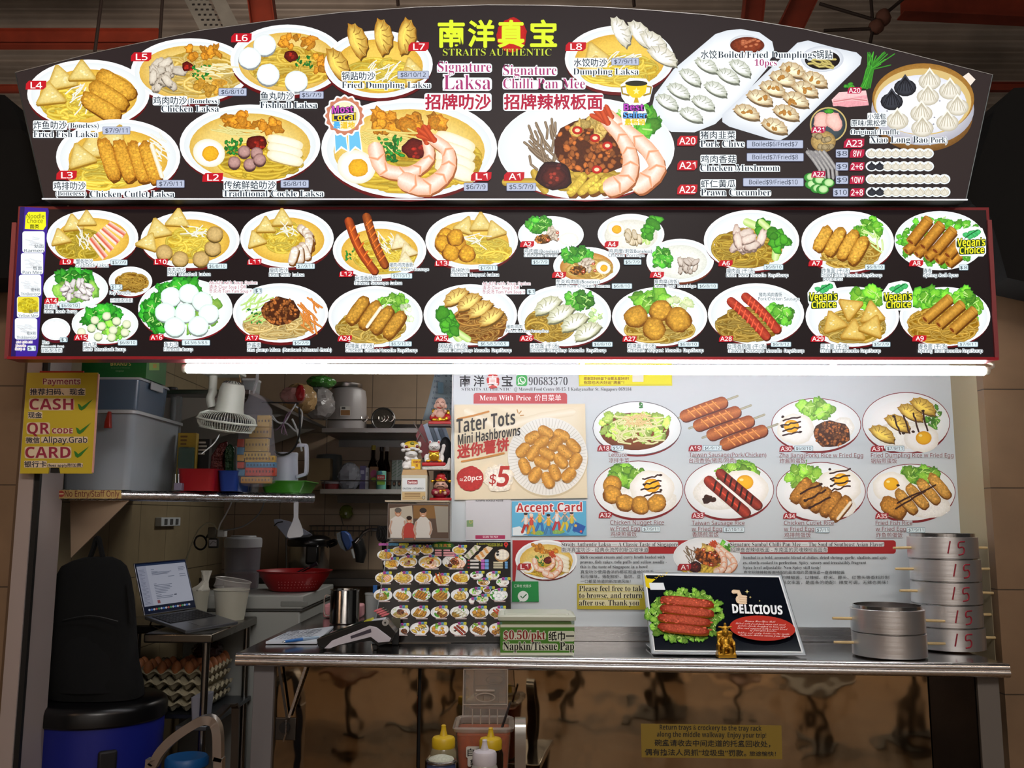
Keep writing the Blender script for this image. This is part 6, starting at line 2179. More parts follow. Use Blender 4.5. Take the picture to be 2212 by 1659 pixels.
# thumb up
SK = 'E8D2B4'
P.stroke([(1584,1284),(1594,1284),(1598,1294)],9,SK,'D0B492'); P.blob(1600,1301,12,10,SK,'D8BE9C',amp=.05)
for k in range(4):
    P.stroke([(1597,1293 + k * 5),(1611,1295 + k * 4.6)],5,SK,'C8A888')
for x,y,r in ((1613,1284,5),(1620,1296,3),(1640,1304,2)):
    P.poly([(x + (r if i % 2 == 0 else r * .3) * math.cos(PI * i / 4),y + (r if i % 2 == 0 else r * .3) * math.sin(PI * i / 4)) for i in range(8)],'E0D088')
P.text('DELICIOUS',1582,1330,1690,26,'EEF2F6','B',off=.02,slope=.03,shear=-.1)
P.ell(1646,1363,71,27,'B43428',rot=.06)
for k,(s,x0,x1) in enumerate((('Xiamen Five-Spice Roll',1608,1674),('Filled with fresh pork, onion and sweet',1588,1696),('potato starch, wrapped in bean curd',1593,1696),('skin, and seasoned with a secret blend',1592,1700),('of five-spice powder',1619,1676),('Golden and crispy, tender on the inside',1593,1704),('Authentic Minnan cuisine from Fujian',1596,1706))):
    P.text(s,x0,1349 + k * 5,x1,5.6,'F0DCD4','C',slope=.03)
P.build('print',GLOSSY,t)

# ---------------------------------------------------------------- small golden seated statue
c = at_z(1572,1422,CT) + Vector((0,.02,0))
t = thing('statuette','small golden seated figure on a throne in front of the slanting black sign','statue',tuple(c))
m = MB()
m.cbox(c,.052,.04,.012)
m.ball(c + Vector((0,.002,.034)),(.017,.013,.024)).ball(c + Vector((0,-.002,.068)),(.0095,.009,.011)).ball(c + Vector((0,.002,.080)),(.011,.008,.006))
for s in (-1,1):
    m.tube([c + Vector((s * .008,-.002,.026)),c + Vector((s * .011,-.016,.025)),c + Vector((s * .011,-.016,.010))],[.0065,.006,.005],8)
    m.tube([c + Vector((s * .015,.002,.05)),c + Vector((s * .022,-.006,.04)),c + Vector((s * .020,-.015,.033))],[.006,.005,.004],8)
    m.box(c.x + s * .022 - .003,c.x + s * .022 + .003,c.y - .014,c.y + .014,c.z + .010,c.z + .034)
    m.ball(c + Vector((s * .014,.003,.083)),(.007,.003,.003))
m.box(c.x - .022,c.x + .022,c.y + .008,c.y + .016,c.z + .01,c.z + .06)
m.ball(c + Vector((0,.012,.064)),(.025,.004,.010)).ball(c + Vector((0,-.008,.030)),(.012,.008,.008)).ball(c + Vector((0,.002,.090)),(.004,.004,.006))
fused(m,'figure',GOLD,t,.0016,3)

# ---------------------------------------------------------------- steel mug, plastic tub, pink box
c = at_z(738,1349,CT) + Vector((0,.055,0))
t = thing('mug','tall polished steel mug standing left of the black menu card','mug',tuple(c))
s = c.y / 2000 / 1.02
r,h = 31.5 * s,.122
MUG = mat('mug_steel','AEAAA6',.14,1.0,rvar=.04,scale=4)
MB().lathe([(r * .96,0),(r,.004),(r,h - .003),(r + .0015,h),(r - .002,h),(r - .003,h - .004),(r - .003,.004),(0,.004)],tuple(c),40).build('cup',MUG,t)
MB().tube(curve([c + Vector((-r,0,h * .82)),c + Vector((-r - .018,0,h * .82)),c + Vector((-r - .022,0,h * .6)),c + Vector((-r - .018,0,h * .25)),c + Vector((-r,0,h * .22))],5),0,flat=(.006,.0016,(0,1,0))).build('handle',MUG,t)
c = at_z(792,1352,CT) + Vector((0,.12,0))
t = thing('tub','frosted plastic tub with a rim behind the steel mug','tub',tuple(c))
MB().lathe([(.021,0),(.026,.10),(.028,.102),(.028,.107),(.024,.107),(.020,.003),(0,.003)],tuple(c),28).build('cup',mat('frosted_plastic','A8ACAC',.4,alpha=.75),t)
t = thing('peg','bright blue clip on the rim of the frosted tub','clip',tuple(c + Vector((.012,-.01,.107))))
MB().cbox(c + Vector((.012,-.012,.107)),.016,.006,.03).build('body',mat('bright_blue','2A6CB8',.4),t,smooth=False,bev=.002)
c = at_z(735,1337,CT)
t = thing('tissue_pack','pink pack lying on the counter behind the steel mug','pack',(c.x,c.y + .05,CT))
MB().cbox((c.x,c.y + .08,CT),.15,.09,.05).build('wrapper',mat('pink_wrap','C88A90',.5),t,bev=.008)

# ---------------------------------------------------------------- order pad and pen
v = [at_z(x,y,CT) for x,y in ((574,1391),(684,1391),(720,1357),(622,1369))]
t = thing('order_pad','white order pad with handwriting lying left of the card terminal','pad',tuple((v[0] + v[2]) / 2))
MB().hexa([p + Vector((0,0,.0005)) for p in v],[p + Vector((0,0,.007)) for p in v]).build('sheets',mat('paper_white','B8BEC8',.6),t,smooth=False)
P = Print((0,0,CT + .0072),(0,0,1),h=.0002)
q = [P.pt(x,y) for x,y in ((580,1384),(680,1385),(716,1354),(625,1365))]
for k in range(7):
    f = .14 + .12 * k
    for j in range(9):
        g = .1 + .088 * j + U(-.01,.01)
        g2 = g + U(.03,.07)
        A = (580 + (716 - 600) * f * .35 + g * 95,1384 - f * 24 - g * 3)
        P.stroke([A,(A[0] + (g2 - g) * 95,A[1] - .6)],.9,'5A6474')
P.build('handwriting',VINYL,t)
a,b = at_z(615,1386,CT + .012),at_z(688,1376,CT + .012)
t = thing('pen','blue ballpoint pen lying on the order pad','pen',tuple((a + b) / 2))
d = (b - a)
MB().tube([a,a + d * .5],[.0042,.0058],12).build('grip',mat('pen_blue','1E5A9C',.35),t)
MB().tube([a + d * .5,a + d * .92,b],[.0056,.005,.004],12).build('barrel',mat('pen_clear','8AA0B4',.15,alpha=.7),t)
MB().tube([a - d * .08,a],[.0008,.0036],10).build('tip',STEEL,t)

# ---------------------------------------------------------------- card terminal
YT = 2.83
t = thing('card_terminal','black and white card terminal with a paper roll, lying in front of the menu card','card terminal',tuple(at_z(760,1400,CT)))


def px_prism(pts,Y,depth,name,m,par,bev=.0015):
    f = [at_y(x,y,Y) for x,y in pts]
    lo = min(p.z for p in f)
    return MB().prism(f,[p + Vector((0,depth,0)) for p in f]).build(name,m,par,smooth=False,bev=bev)


px_prism(((684,1381),(788,1343),(831,1339),(854,1366),(843,1388),(818,1396),(801,1384),(733,1394),(700,1400),(687,1396)),YT + .004,.075,'body',mat('terminal_black','0E1012',.25),t)
px_prism(((717,1384),(798,1352),(813,1355),(845,1379),(841,1386),(817,1388),(801,1376),(733,1393),(712,1401),(700,1401)),YT,.004,'side_cover',mat('terminal_white','B8B4BC',.4),t,.001)
px_prism(((757,1374),(801,1358),(802,1366),(758,1380)),YT - .001,.003,'reader_slot',mat('terminal_grey','3A3440',.4),t,.0004)
f = [at_y(x,y,YT) for x,y in ((692,1379),(784,1345))]
MB().hexa([f[0] + Vector((0,.012,.0015)),f[1] + Vector((0,.012,.0015)),f[1] + Vector((0,.07,.0015)),f[0] + Vector((0,.07,.0015))],[f[0] + Vector((0,.012,.0035)),f[1] + Vector((0,.012,.0035)),f[1] + Vector((0,.07,.0035)),f[0] + Vector((0,.07,.0035))]).build('keypad',mat('screen_green','142420',.12),t,smooth=False)
px_prism(((802,1341),(829,1337),(833,1342),(806,1346)),YT + .01,.05,'receipt_paper',mat('paper_white'),t,0)
px_prism(((786,1342),(801,1337),(804,1343),(790,1346)),YT + .012,.05,'yellow_tab',mat('tab_yellow','B8B830',.5),t,0)
p = at_y(832,1345,YT + .002)
MB().tube([p,p + Vector((0,.012,0))],.0095,20).build('paper_roll',mat('roll_white','9A9894',.6),t)
MB().tube([p + Vector((0,-.001,0)),p + Vector((0,.002,0))],.003,12).build('roll_core',BLACKP,t)
for px in (698,812):
    q = at_y(px,1394,YT + .04)
    MB().cbox((q.x,YT + .04,CT),.012,.05,.012).build('foot',BLACKP,t,smooth=False)
t = thing('bulldog_clip','black metal clip standing behind the paper roll of the card terminal','clip',tuple(at_z(853,1393,CT) + Vector((0,.11,0))))
p = at_y(853,1392,2.945)
MB().cbox((p.x,2.96,CT),.02,.02,.052).build('stand',BLACKP,t,smooth=False,bev=.002)
MB().hexa([Vector((p.x - .016,2.95,CT + .05)),Vector((p.x + .016,2.95,CT + .05)),Vector((p.x + .016,2.975,CT + .05)),Vector((p.x - .016,2.975,CT + .05))],[Vector((p.x - .013,2.96,CT + .08)),Vector((p.x + .013,2.96,CT + .08)),Vector((p.x + .013,2.966,CT + .08)),Vector((p.x - .013,2.966,CT + .08))]).build('jaw',mat('black_chrome','3A3830',.15,1.0),t,smooth=False)

# ---------------------------------------------------------------- condiment stand in front of the counter
CS = .68
t = thing('condiment_stand','narrow steel condiment stand in front of the counter, mostly below the view','stand',(-.09,2.52,0))
MB().box(-.27,.075,2.33,2.69,CS - .025,CS).build('top',STEEL_TOP,t,bev=.003)
for x in (-.25,.055):
    for y in (2.35,2.67):
        MB().box(x - .012,x + .012,y - .012,y + .012,0,CS - .025).build('leg',DKSTEEL,t,smooth=False)
hx = at_y(1124,1600,2.45).x
zt = at_y(1124,1557,2.45).z
MB().tube(curve([(hx,2.44,CS),(hx,2.44,zt - .03),(hx,2.455,zt - .006),(hx,2.48,zt),(hx,2.505,zt - .006),(hx,2.52,zt - .03),(hx,2.52,CS)],4),0,flat=(.0138,.002,(1,0,0))).build('handle',mat('band_steel','9A9894',.25,1.0),t)


def bottle(cx,Y,prof,capc,body,label):
    t = thing('squeeze_bottle',label,'bottle',(at_y(cx,1600,Y).x,Y,CS),'squeeze bottles')
    c = Vector((at_y(cx,1600,Y).x,Y,CS))
    (nt,ct,cb,hw) = prof
    s = Y / 2000 / 1.04
    zn,z1,z2 = at_y(cx,nt,Y).z - CS,at_y(cx,ct,Y).z - CS,at_y(cx,cb,Y).z - CS
    r = hw * s
    MB().lathe([(r * .95,.001),(r * 1.12,.006),(r * 1.12,z2 - .012),(r * 1.0,z2 - .002),(r * .9,z2 + .004)],tuple(c),32).build('body',body,t)
    MB().lathe([(r * .96,z2 - .001),(r,z2 + .002),(r,z1 - .006),(r * .9,z1 - .001),(r * .36,z1 + .003),(r * .32,z1 + .006)],tuple(c),32).build('cap',capc,t)
    zz = z1 + .003
    MB().lathe([(r * .33,zz),(r * .26,zz + (zn - zz) * .35),(r * .24,zz + (zn - zz) * .4),(r * .19,zz + (zn - zz) * .85),(r * .21,zn - .002),(r * .1,zn)],tuple(c),20).build('nozzle',capc,t)
    return t


YEL = mat('yellow_plastic','C8A81E',.4)
bottle(958,2.50,(1565,1591,1614,25),YEL,mat('vinegar_plastic','8E8466',.2,alpha=.85),'squeeze bottle with yellow cap and pale contents, left of the chilli tub')
bottle(1060,2.475,(1571,1594,1617,24.5),YEL,mat('soy_plastic','1E120C',.15),'squeeze bottle with yellow cap and dark sauce behind the white one')
bottle(1047,2.405,(1597,1622,1650,26),mat('white_cap','C4C0C8',.4),mat('clear_bottle','A8A8A4',.2,alpha=.85),'squeeze bottle with white cap in front of the chilli tub')
c = Vector((at_y(953,1650,2.40).x,2.40,CS))
t = thing('pepper_jar','small glass jar of white powder with a blue label in front of the pale bottle','jar',tuple(c))
zz = at_y(953,1638,2.40).z - CS
MB().lathe([(.03,.001),(.036,.006),(.036,zz - .016),(.034,zz - .01)],tuple(c),30).build('glass',mat('jar_blue','3A4668',.3),t)
MB().lathe([(.0345,zz - .012),(.038,zz - .008),(.038,zz - .004),(.034,zz - .002)],tuple(c),30).build('rim',mat('jar_steel','A8A8A8',.2,1.0),t)
MB().lathe([(.033,zz - .0035),(.030,zz + .001),(.016,zz + .006),(0,zz + .007)],tuple(c),30).build('powder',mat('pepper_white','B4B8A8',.9,var=.2,scale=200),t)
# chilli tub
Yc = 2.565
t = thing('chilli_tub','clear square tub of red chilli with its clear lid flipped open','tub',(at_y(1043,1600,Yc).x,Yc,CS))
xa,xb = at_y(984,1590,Yc - .03).x,at_y(1104,1590,Yc - .03).x
zr = at_y(1043,1572,Yc - .05).z
TUBP = mat('tub_plastic','A89A88',.12,alpha=.22)
ya,yb2 = Yc - .045,Yc + .1
MB().loft([rr_ring(xa + .012,xb - .012,ya + .01,yb2 - .01,CS + .001,.012),rr_ring(xa,xb,ya,yb2,zr - .01,.015)]).build('tub',TUBP,t)
MB().loft([rr_ring(xa + .014,xb - .014,ya + .012,yb2 - .012,CS + .004,.012),rr_ring(xa + .003,xb - .003,ya + .003,yb2 - .003,zr - .022,.014)]).build('chilli',mat('chilli_paste','A8400E',.35,var=.35,scale=45),t)
RIMP = mat('rim_plastic','9C9288',.12,alpha=.6)
MB().loft([rr_ring(xa - .006,xb + .006,ya - .006,yb2 + .006,zr - .012,.018),rr_ring(xa - .008,xb + .008,ya - .008,yb2 + .008,zr - .004,.018),rr_ring(xa - .002,xb + .002,ya - .002,yb2 + .002,zr,.016),rr_ring(xa + .006,xb - .006,ya + .006,yb2 - .006,zr - .004,.013),rr_ring(xa + .008,xb - .008,ya + .008,yb2 - .008,zr - .018,.012)],cap=False).build('rim',RIMP,t)
yl = yb2 - .045
zl0,zl1 = at_y(1043,1548,yl).z,at_y(1043,1446,yl + .03).z
xl0,xl1 = at_y(1000,1500,yl).x,at_y(1096,1500,yl).x
LIDP = mat('lid_plastic','A89C90',.1,alpha=.2)
lid = MB().hexa([(xl0,yl,zl0),(xl1,yl,zl0),(xl1,yl + .003,zl0),(xl0,yl + .003,zl0)],[(xl0 + .002,yl + .03,zl1),(xl1 - .002,yl + .03,zl1),(xl1 - .002,yl + .033,zl1),(xl0 + .002,yl + .033,zl1)]).build('lid',LIDP,t,smooth=False)
zm = (zl0 + zl1) / 2
e = MB()
for k,zq in ((0.0,zl1),(.0,zl0 + .03)):
    e.tube([(xl0,yl + .03 * (zq - zl0) / (zl1 - zl0),zq),(xl1,yl + .03 * (zq - zl0) / (zl1 - zl0),zq)],.0016,6)
for x in (xl0,xl1):
    e.tube([(x,yl,zl0),(x,yl + .03,zl1)],.0016,6)
e.build('lid_edge',mat('lid_edge','B0A498',.1,alpha=.65),lid)
g = MB()
xm = (xl0 + xl1) / 2
g.tube([(xm + .026 * math.cos(k) ,yl + .012,zm - .012 + .011 * math.sin(k)) for k in [2 * PI * i / 20 for i in range(20)]],.002,6,closed=True)
g.tube([(xm - .026,yl + .014,zm + .006),(xm + .026,yl + .014,zm + .006)],.003,6)
g.build('grip_ring',mat('lid_edge'),lid)
h = MB()
for x in (-.034,-.012,.012,.034):
    h.box(xm + x - .0016,xm + x + .0016,yl - .004,yl + .004,zl0 - .02,zl0 + .02)
h.build('hinge_tab',mat('lid_edge'),t,smooth=False)
a,b = at_y(1084,1573,yl - .05),at_y(1102,1519,yl)
sp = thing('spoon','dark spoon handle standing in the red chilli tub','spoon',tuple(a))
MB().tube([a,b],[.0035,.003],8).build('handle',mat('spoon_dark','241A16',.3,.6),sp)
MB().ball(a + Vector((-.003,-.004,-.006)),(.012,.009,.006)).build('bowl',mat('spoon_dark'),sp)
P = Print((0,ya - .001,1),(0,-1,0),h=.0012,eps=3e-5)
P.rrect(1007,1612,1062,1637,4,'D0CCC4'); P.rrect(1010,1634,1060,1656,4,'D0CCC4')
P.text('自制',1010,1632,1046,18,'141010',off=.012); P.text('辣椒',1016,1655,1052,18,'141010',off=.012)
P.build('label',VINYL,t)

# ---------------------------------------------------------------- bent flat-bar rail at lower left
BAR = mat('bar_steel','B4B0AE',.3,1.0)
t = thing('bent_rail','bent flat steel bar rail standing in front of the blue drum','rail',(at_y(400,1600,2.5).x,2.5,0))
pts = [at_y(x,y,2.46) for x,y in ((322,1700),(334,1650),(352,1618),(384,1588),(428,1560),(450,1554))] + [at_y(x,y,2.47) for x,y in ((464,1562),(471,1585),(472,1640),(472,1700))]
pts = [Vector((pts[0].x - .01,2.46,0))] + pts + [Vector((pts[-1].x,2.47,0))]
MB().tube(curve(pts,3),0,flat=(.014,.011,(0,1,0))).build('bar',BAR,t)
a = at_y(450,1556,2.475)
MB().tube(curve([a,at_y(470,1545,2.55),at_y(500,1524,2.62),at_y(508,1600,2.66),Vector((at_y(508,1600,2.66).x,2.66,0))],3),0,flat=(.010,.0035,(1,0,0))).build('back_leg',DKSTEEL,t)
# ---------------------------------------------------------------- inside the stall: shelves
def at_x(px,py,X):
    d = ray(px,py)
    return EYE + d * (X / d.x)


DIMST = mat('shelf_steel','8A8A8A',.3,1.0,rvar=.08,scale=6)
SZ = 1.477
t = thing('wall_shelf','low steel shelf with a rounded edge carrying the big clear box and the basins','shelf',(-1.1,3.4,SZ))
e0,e1 = Vector((LX + .002,2.93,SZ)),Vector((-.735,3.46,SZ))
pl_ = [e0,e1,Vector((-.78,3.64,SZ)),Vector((-1.05,3.95,SZ)),Vector((LX + .002,3.95,SZ))]
MB().prism([p - Vector((0,0,.001)) for p in pl_],[p - Vector((0,0,.02)) for p in pl_]).build('plate',DIMST,t,smooth=False)
dd = (e1 - e0).normalized()
nn = Vector((dd.y,-dd.x,0))


def lip(p):
    return [p + nn * a + Vector((0,0,z)) for a,z in ((-.01,0),(.006,-.001),(.014,-.008),(.016,-.018),(.012,-.03),(.002,-.036),(-.01,-.034))]


MB().loft([lip(e0),lip(e1)]).build('rounded_edge',STEEL,t,sharp=50)
gy = Vector((0,3.12,0))
g = [at_y(150,1091,gy.y),at_y(286,1089,gy.y),at_y(153,1205,gy.y)]
for p in g[:2]:
    p.z = SZ - .0215
MB().prism(g,[p + Vector((0,.006,0)) for p in g]).build('gusset',mat('gusset_brown','A08A74',.45,.3),t,smooth=False)
# sticker on its edge
a,b = e0 + dd * .14,e0 + dd * .3
nt = thing('notice_sticker','pale yellow no entry strip on the edge of the left steel shelf','sticker',tuple(a - Vector((0,0,.034))))
O = e0 + nn * .0175
k0 = [ray(118,1058),ray(262,1059),ray(262,1077),ray(118,1077)]
q = [EYE + r * ((O - EYE).dot(nn) / r.dot(nn)) for r in k0]
MB().prism(q,[p - nn * .001 for p in q]).build('backing',mat('sticker_cream','B89A58',.5),nt,smooth=False)
P = Print(O,nn,h=.0006,eps=2e-5)
P.ell(132,1067,7.2,7,'A8382C',n=24); P.rrect(126.5,1065.3,137.5,1068.3,.8,'D8B888')
P.text('No Entry/Staff Only',140,1073,258,18,'6A2018','R',off=.008)
P.build('print',VINYL,nt)

UZ = 1.87
t = thing('wall_shelf','upper steel shelf running back along the left wall with plastic bags on it','shelf',(-1.25,4.0,UZ))
MB().box(LX + .002,-1.0,3.5,YB - .01,UZ - .018,UZ).build('plate',DIMST,t,smooth=False,bev=.003)
for y in (3.6,4.2,4.9):
    MB().prism([Vector((LX + .002,y,UZ - .019)),Vector((-1.04,y,UZ - .019)),Vector((LX + .002,y,UZ - .22))],[Vector((LX + .002,y + .006,UZ - .019)),Vector((-1.04,y + .006,UZ - .019)),Vector((LX + .002,y + .006,UZ - .22))]).build('bracket',mat('cream_bracket','8E8A80',.5),t,smooth=False)
BY = 4.72
xq0,xq1 = at_y(600,930,BY).x,at_y(918,930,BY).x
bz0 = at_y(800,926,BY).z
bz1 = at_y(800,1058,BY).z
for nm,zz,xa_,xb_,lab in ((0,bz0,-.97,xq1,'steel back wall shelf, the higher one, with the big clear jar'),(1,bz1,-.97,at_y(880,1060,BY).x,'steel back wall shelf, the lower one, with sauce bottles')):
    t = thing('wall_shelf',lab,'shelf',((xa_ + xb_) / 2,BY + .2,zz))
    MB().box(xa_,xb_,BY,YB - .002,zz - .02,zz).build('plate',DIMST,t,smooth=False)
    MB().box(xa_,xb_,BY - .004,BY + .002,zz - .02,zz + .003).build('front_lip',mat('lip_steel','8A8884',.3,1.0),t,smooth=False)
    MB().box(xa_,xb_,YB - .012,YB - .001,zz - .06,zz + .07).build('back_plate',DKSTEEL,t,smooth=False)
    MB().tube([Vector((xa_,BY - .003,zz + .045)),Vector((xb_,BY - .003,zz + .045))],.003,6).build('guard_rail',DKSTEEL,t)
    for x in (xa_ + .02,xb_ - .02):
        MB().tube([Vector((x,BY - .001,zz)),Vector((x,BY - .003,zz + .045))],.003,6).build('rail_post',DKSTEEL,t)

# ---------------------------------------------------------------- on the low left shelf
CLR = mat('box_plastic','A8B0B8',.25,alpha=.72,bump=.3,bscale=8)
x0,x1,y0,y1 = at_y(128,960,3.08).x,at_y(286,960,3.08).x,3.08,3.52
zt = at_y(200,884,3.08).z
t = thing('storage_box','big clear plastic storage box on the left steel shelf behind the payments sign','box',((x0 + x1) / 2,3.3,SZ))
MB().loft([rr_ring(x0 + .012,x1 - .012,y0 + .012,y1 - .012,SZ + .0005,.02),rr_ring(x0,x1,y0,y1,zt - .012,.025)]).build('body',CLR,t)
MB().loft([rr_ring(x0 - .012,x1 + .012,y0 - .012,y1 + .012,zt - .014,.03),rr_ring(x0 - .012,x1 + .012,y0 - .012,y1 + .012,zt - .004,.03),rr_ring(x0 - .002,x1 + .002,y0 - .002,y1 + .002,zt,.025)]).build('lid',mat('box_lid','B4BABE',.25,alpha=.9),t)
xs = at_y(236,900,3.06).x
MB().loft([rr_ring(xs - .014,xs + .010,3.052,3.068,zt - .065,.005),rr_ring(xs - .012,xs + .008,3.05,3.068,zt - .045,.005),rr_ring(xs - .005,xs + .004,3.056,3.068,zt - .01,.003)]).build('latch',mat('latch_red','9A2418',.4),t)
MB().hexa([(x0 + .1,3.12,SZ + .04),(x0 + .16,3.3,SZ + .04),(x0 + .17,3.29,SZ + .05),(x0 + .11,3.11,SZ + .06)],[(x0 + .17,3.2,zt - .08),(x1 - .03,3.36,zt - .05),(x1 - .03,3.35,zt - .04),(x0 + .18,3.19,zt - .06)]).build('paper',mat('paper_white'),t,smooth=False)
z2 = zt + .0005
xa,xb = at_y(180,850,3.1).x,at_y(299,850,3.1).x
zt2 = at_y(250,815,3.1).z
t = thing('storage_box','smaller bluish clear box stacked on the big clear storage box','box',((xa + xb) / 2,3.24,z2))
MB().loft([rr_ring(xa + .006,xb - .006,3.106,3.36,z2,.012),rr_ring(xa,xb,3.1,3.37,zt2 - .004,.014)]).build('body',mat('box_blue','5A6C80',.25,alpha=.85),t)
MB().loft([rr_ring(xa - .006,xb + .006,3.094,3.376,zt2 - .008,.014),rr_ring(xa - .004,xb + .004,3.096,3.374,zt2,.014)]).build('lid',mat('box_lid'),t)
for x in (xb + .006,):
    MB().box(x,x + .006,3.18,3.29,zt2 - .03,zt2 - .002).build('clip',mat('box_lid'),t,bev=.003)
z3 = zt2 + .0005
xa,xb = at_y(176,800,3.12).x,at_y(316,800,3.12).x
zt3 = at_y(250,760,3.12).z
t = thing('carton','green drink carton lying on the smaller clear box under the sign','carton',((xa + xb) / 2,3.2,z3))
MB().box(xa,xb,3.12,3.3,z3,zt3).build('body',mat('carton_green','14602A',.4,var=.2,scale=6),t,smooth=False)
P = Print((0,3.12,1.8),(0,-1,0),h=.0004)
P.text("BRAND'S",239,790,283,11,'C8B868','B',off=-.004); P.text('Essence of Chicken',240,796,281,4,'7AA06A','R'); P.text('Original',250,803,267,4.5,'9AB888','R')
P.build('print',VINYL,t)
P = Print((xb,0,0),(1,0,0),h=.0004)
P.rrect(322,783,344,800,1,'7AA048'); P.rrect(330,786,338,795,1,'A88A30')
P.build('side_print',VINYL,t)
t = thing('jar','clear storage jar with a dark screw lid beside the bluish box','jar',tuple(Vector((at_y(371,860,3.56).x,3.56,SZ))))
plathe(371,((11,1060),(12,1050),(12,850),(11.5,846)),3.58,zb=SZ).build('glass',mat('jar_glass','8A9090',.15,alpha=.5),t)
plathe(371,((12.5,848),(12.5,838),(11.5,837)),3.58).build('lid',BLACKP,t)
# tea boxes and glass tank
YD = 3.46
for i,(q,c_,lab) in enumerate((((384,935,424,965),'A88A28','yellow carton standing high behind the fan'),((422,948,452,1000),'1A1A1C','black and white packet behind the fan cage'),((420,972,446,1010),'A8A832','yellow packet beside the green foil pack'))):
    t = thing('packet',lab,'packet',tuple(at_y(q[0],q[3],YD + .02 * i)))
    b_ = pbox(*q,YD + .04 * i,.03,zb=SZ + .0005).build('body',mat('packet_' + c_,c_,.5,var=.15,scale=20),t,smooth=False,bev=.002)
    P = Print((0,YD + .04 * i,1.5),(0,-1,0),h=.0006)
    x_,y_ = q[0],q[1]
    for k in range(4):
        P.rrect(x_ + 6,y_ + 6 + 8 * k,x_ + 22 + U(-4,4),y_ + 10 + 8 * k,1,('6A4A18','C8C8C0','6A7A20')[i])
    P.build('print',VINYL,t)
t = thing('glass_tank','greenish clear box behind the red and blue basin','box',tuple(at_y(400,1020,3.5)))
MB().box(at_y(384,990,3.42).x,at_y(416,990,3.42).x,3.42,3.44,SZ + .001,at_y(400,966,3.42).z).build('body',mat('tank_green','4A6A64',.1,alpha=.6),t,smooth=False,bev=.002)
for pts,c_,lab in ((((452,1012),(455,985),(472,958),(490,952),(493,1012)),'4A1418','dark red foil packet leaning in the red and blue basin'),(((467,1014),(472,990),(486,965),(497,958),(505,968),(503,1014)),'0E3A22','green shiny foil packet leaning in the red and blue basin'),(((498,1014),(497,985),(506,962),(512,963),(516,1014)),'9AA0A4','silver packet at the right end of the red and blue basin')):
    Yp = 3.33 + .018 * (len(lab) % 3)
    t = thing('foil_packet',lab,'packet',tuple(at_y(pts[0][0],pts[0][1],Yp)))
    f = [at_y(x,y,Yp) for x,y in pts]
    f[0].z = f[-1].z = SZ + .012
    MB().prism(f,[p + Vector((0,.016,0)) for p in f]).build('foil',mat('foil_' + c_,c_,.18,.3,bump=.5,bscale=60),t,bev=.005)
# red and blue basins
for i,(xa,xb,cc,lab) in enumerate(((380,462,'8A141C','red plastic basin beside the big clear box'),(468,514,'1A3478','blue plastic basin touching the red basin'))):
    Yb_ = 3.2 + .03 * i
    t = thing('basin',lab,'basin',tuple(at_y((xa + xb) / 2,1064,Yb_ + .06)))
    x0,x1 = at_y(xa,1040,Yb_).x,at_y(xb,1040,Yb_).x
    zt_ = at_y(400,1012 + 4 * i,Yb_).z
    dpt = .22
    MB().loft([rr_ring(x0 + .006,x1 - .006,Yb_ + .01,Yb_ + dpt - .01,SZ + .001,.02),rr_ring(x0,x1,Yb_,Yb_ + dpt,zt_ - .004,.02),rr_ring(x0 - .003,x1 + .003,Yb_ - .003,Yb_ + dpt + .003,zt_,.02),rr_ring(x0 + .003,x1 - .003,Yb_ + .003,Yb_ + dpt - .003,zt_ - .002,.018),rr_ring(x0 + .009,x1 - .009,Yb_ + .013,Yb_ + dpt - .013,SZ + .006,.018)]).build('shell',mat('basin_' + cc,cc,.35),t)
t = thing('peg_basket','small clear peg box hanging on the red basin','box',tuple(at_y(384,1062,3.16)))
pbox(375,1043,392,1062,3.155,.025,zb=SZ + .001).build('cup',mat('peg_clear','7A7488',.2,alpha=.7),t,bev=.002)
for px in (379,386):
    MB().tube([at_y(px,1024,3.17),at_y(px,1044,3.17)],.0018,6).build('hook',WHITEP,t)
# green tray, electric jug
x0,x1,Yg = at_y(560,1055,3.42).x,at_y(656,1055,3.42).x,3.42
zg = at_y(600,1038,3.42).z
t = thing('basin','bright green plastic tray at the right end of the low shelf','basin',((x0 + x1) / 2,3.5,SZ))
MB().loft([rr_ring(x0 + .015,x1 - .018,Yg + .01,Yg + .22,SZ + .001,.015),rr_ring(x0,x1,Yg,Yg + .24,zg - .008,.02),rr_ring(x0 - .006,x1 + .008,Yg - .006,Yg + .246,zg - .003,.02),rr_ring(x0 - .006,x1 + .008,Yg - .006,Yg + .246,zg,.02),rr_ring(x0 + .004,x1 - .004,Yg + .004,Yg + .236,zg - .006,.018),rr_ring(x0 + .02,x1 - .022,Yg + .016,Yg + .214,SZ + .005,.014)]).build('shell',mat('tray_green','3E8A24',.35),t)
t = thing('jug','white electric jug standing in the green tray','jug',tuple(at_y(620,1040,3.54)))
Yj = 3.54
plathe(617,((28,1042),(27,1030),(24,970),(24.5,959),(23,957)),Yj,32,zb=SZ + .006).build('body',mat('jug_white','B4BAC8',.35),t)
hp = [at_y(x,y,Yj - .02) for x,y in ((640,963),(657,962),(662,968),(662,1018),(655,1026),(641,1030))]
MB().tube(curve(hp,4),0,flat=(.011,.006,(0,1,0))).build('handle',MATS['jug_white'],t)
MB().tube(curve([at_y(x,y,Yj - .06) for x,y in ((646,880),(648,925),(640,960),(625,978),(606,982),(594,975))],5),.004,6).build('power_cord',BLACKP,t)
for i,px in enumerate((527,548)):
    t = thing('glass_jar',('small clear glass jar left under the hanging bag','small clear glass jar right under the hanging bag')[i],'jar',tuple(Vector((at_y(px,1055,3.38).x,3.38,SZ))))
    plathe(px,((9,1068),(10,1060),(10,1038),(9,1034)),3.38 + .02 * i,18,zb=SZ + .001).build('glass',mat('jar_glass'),t)

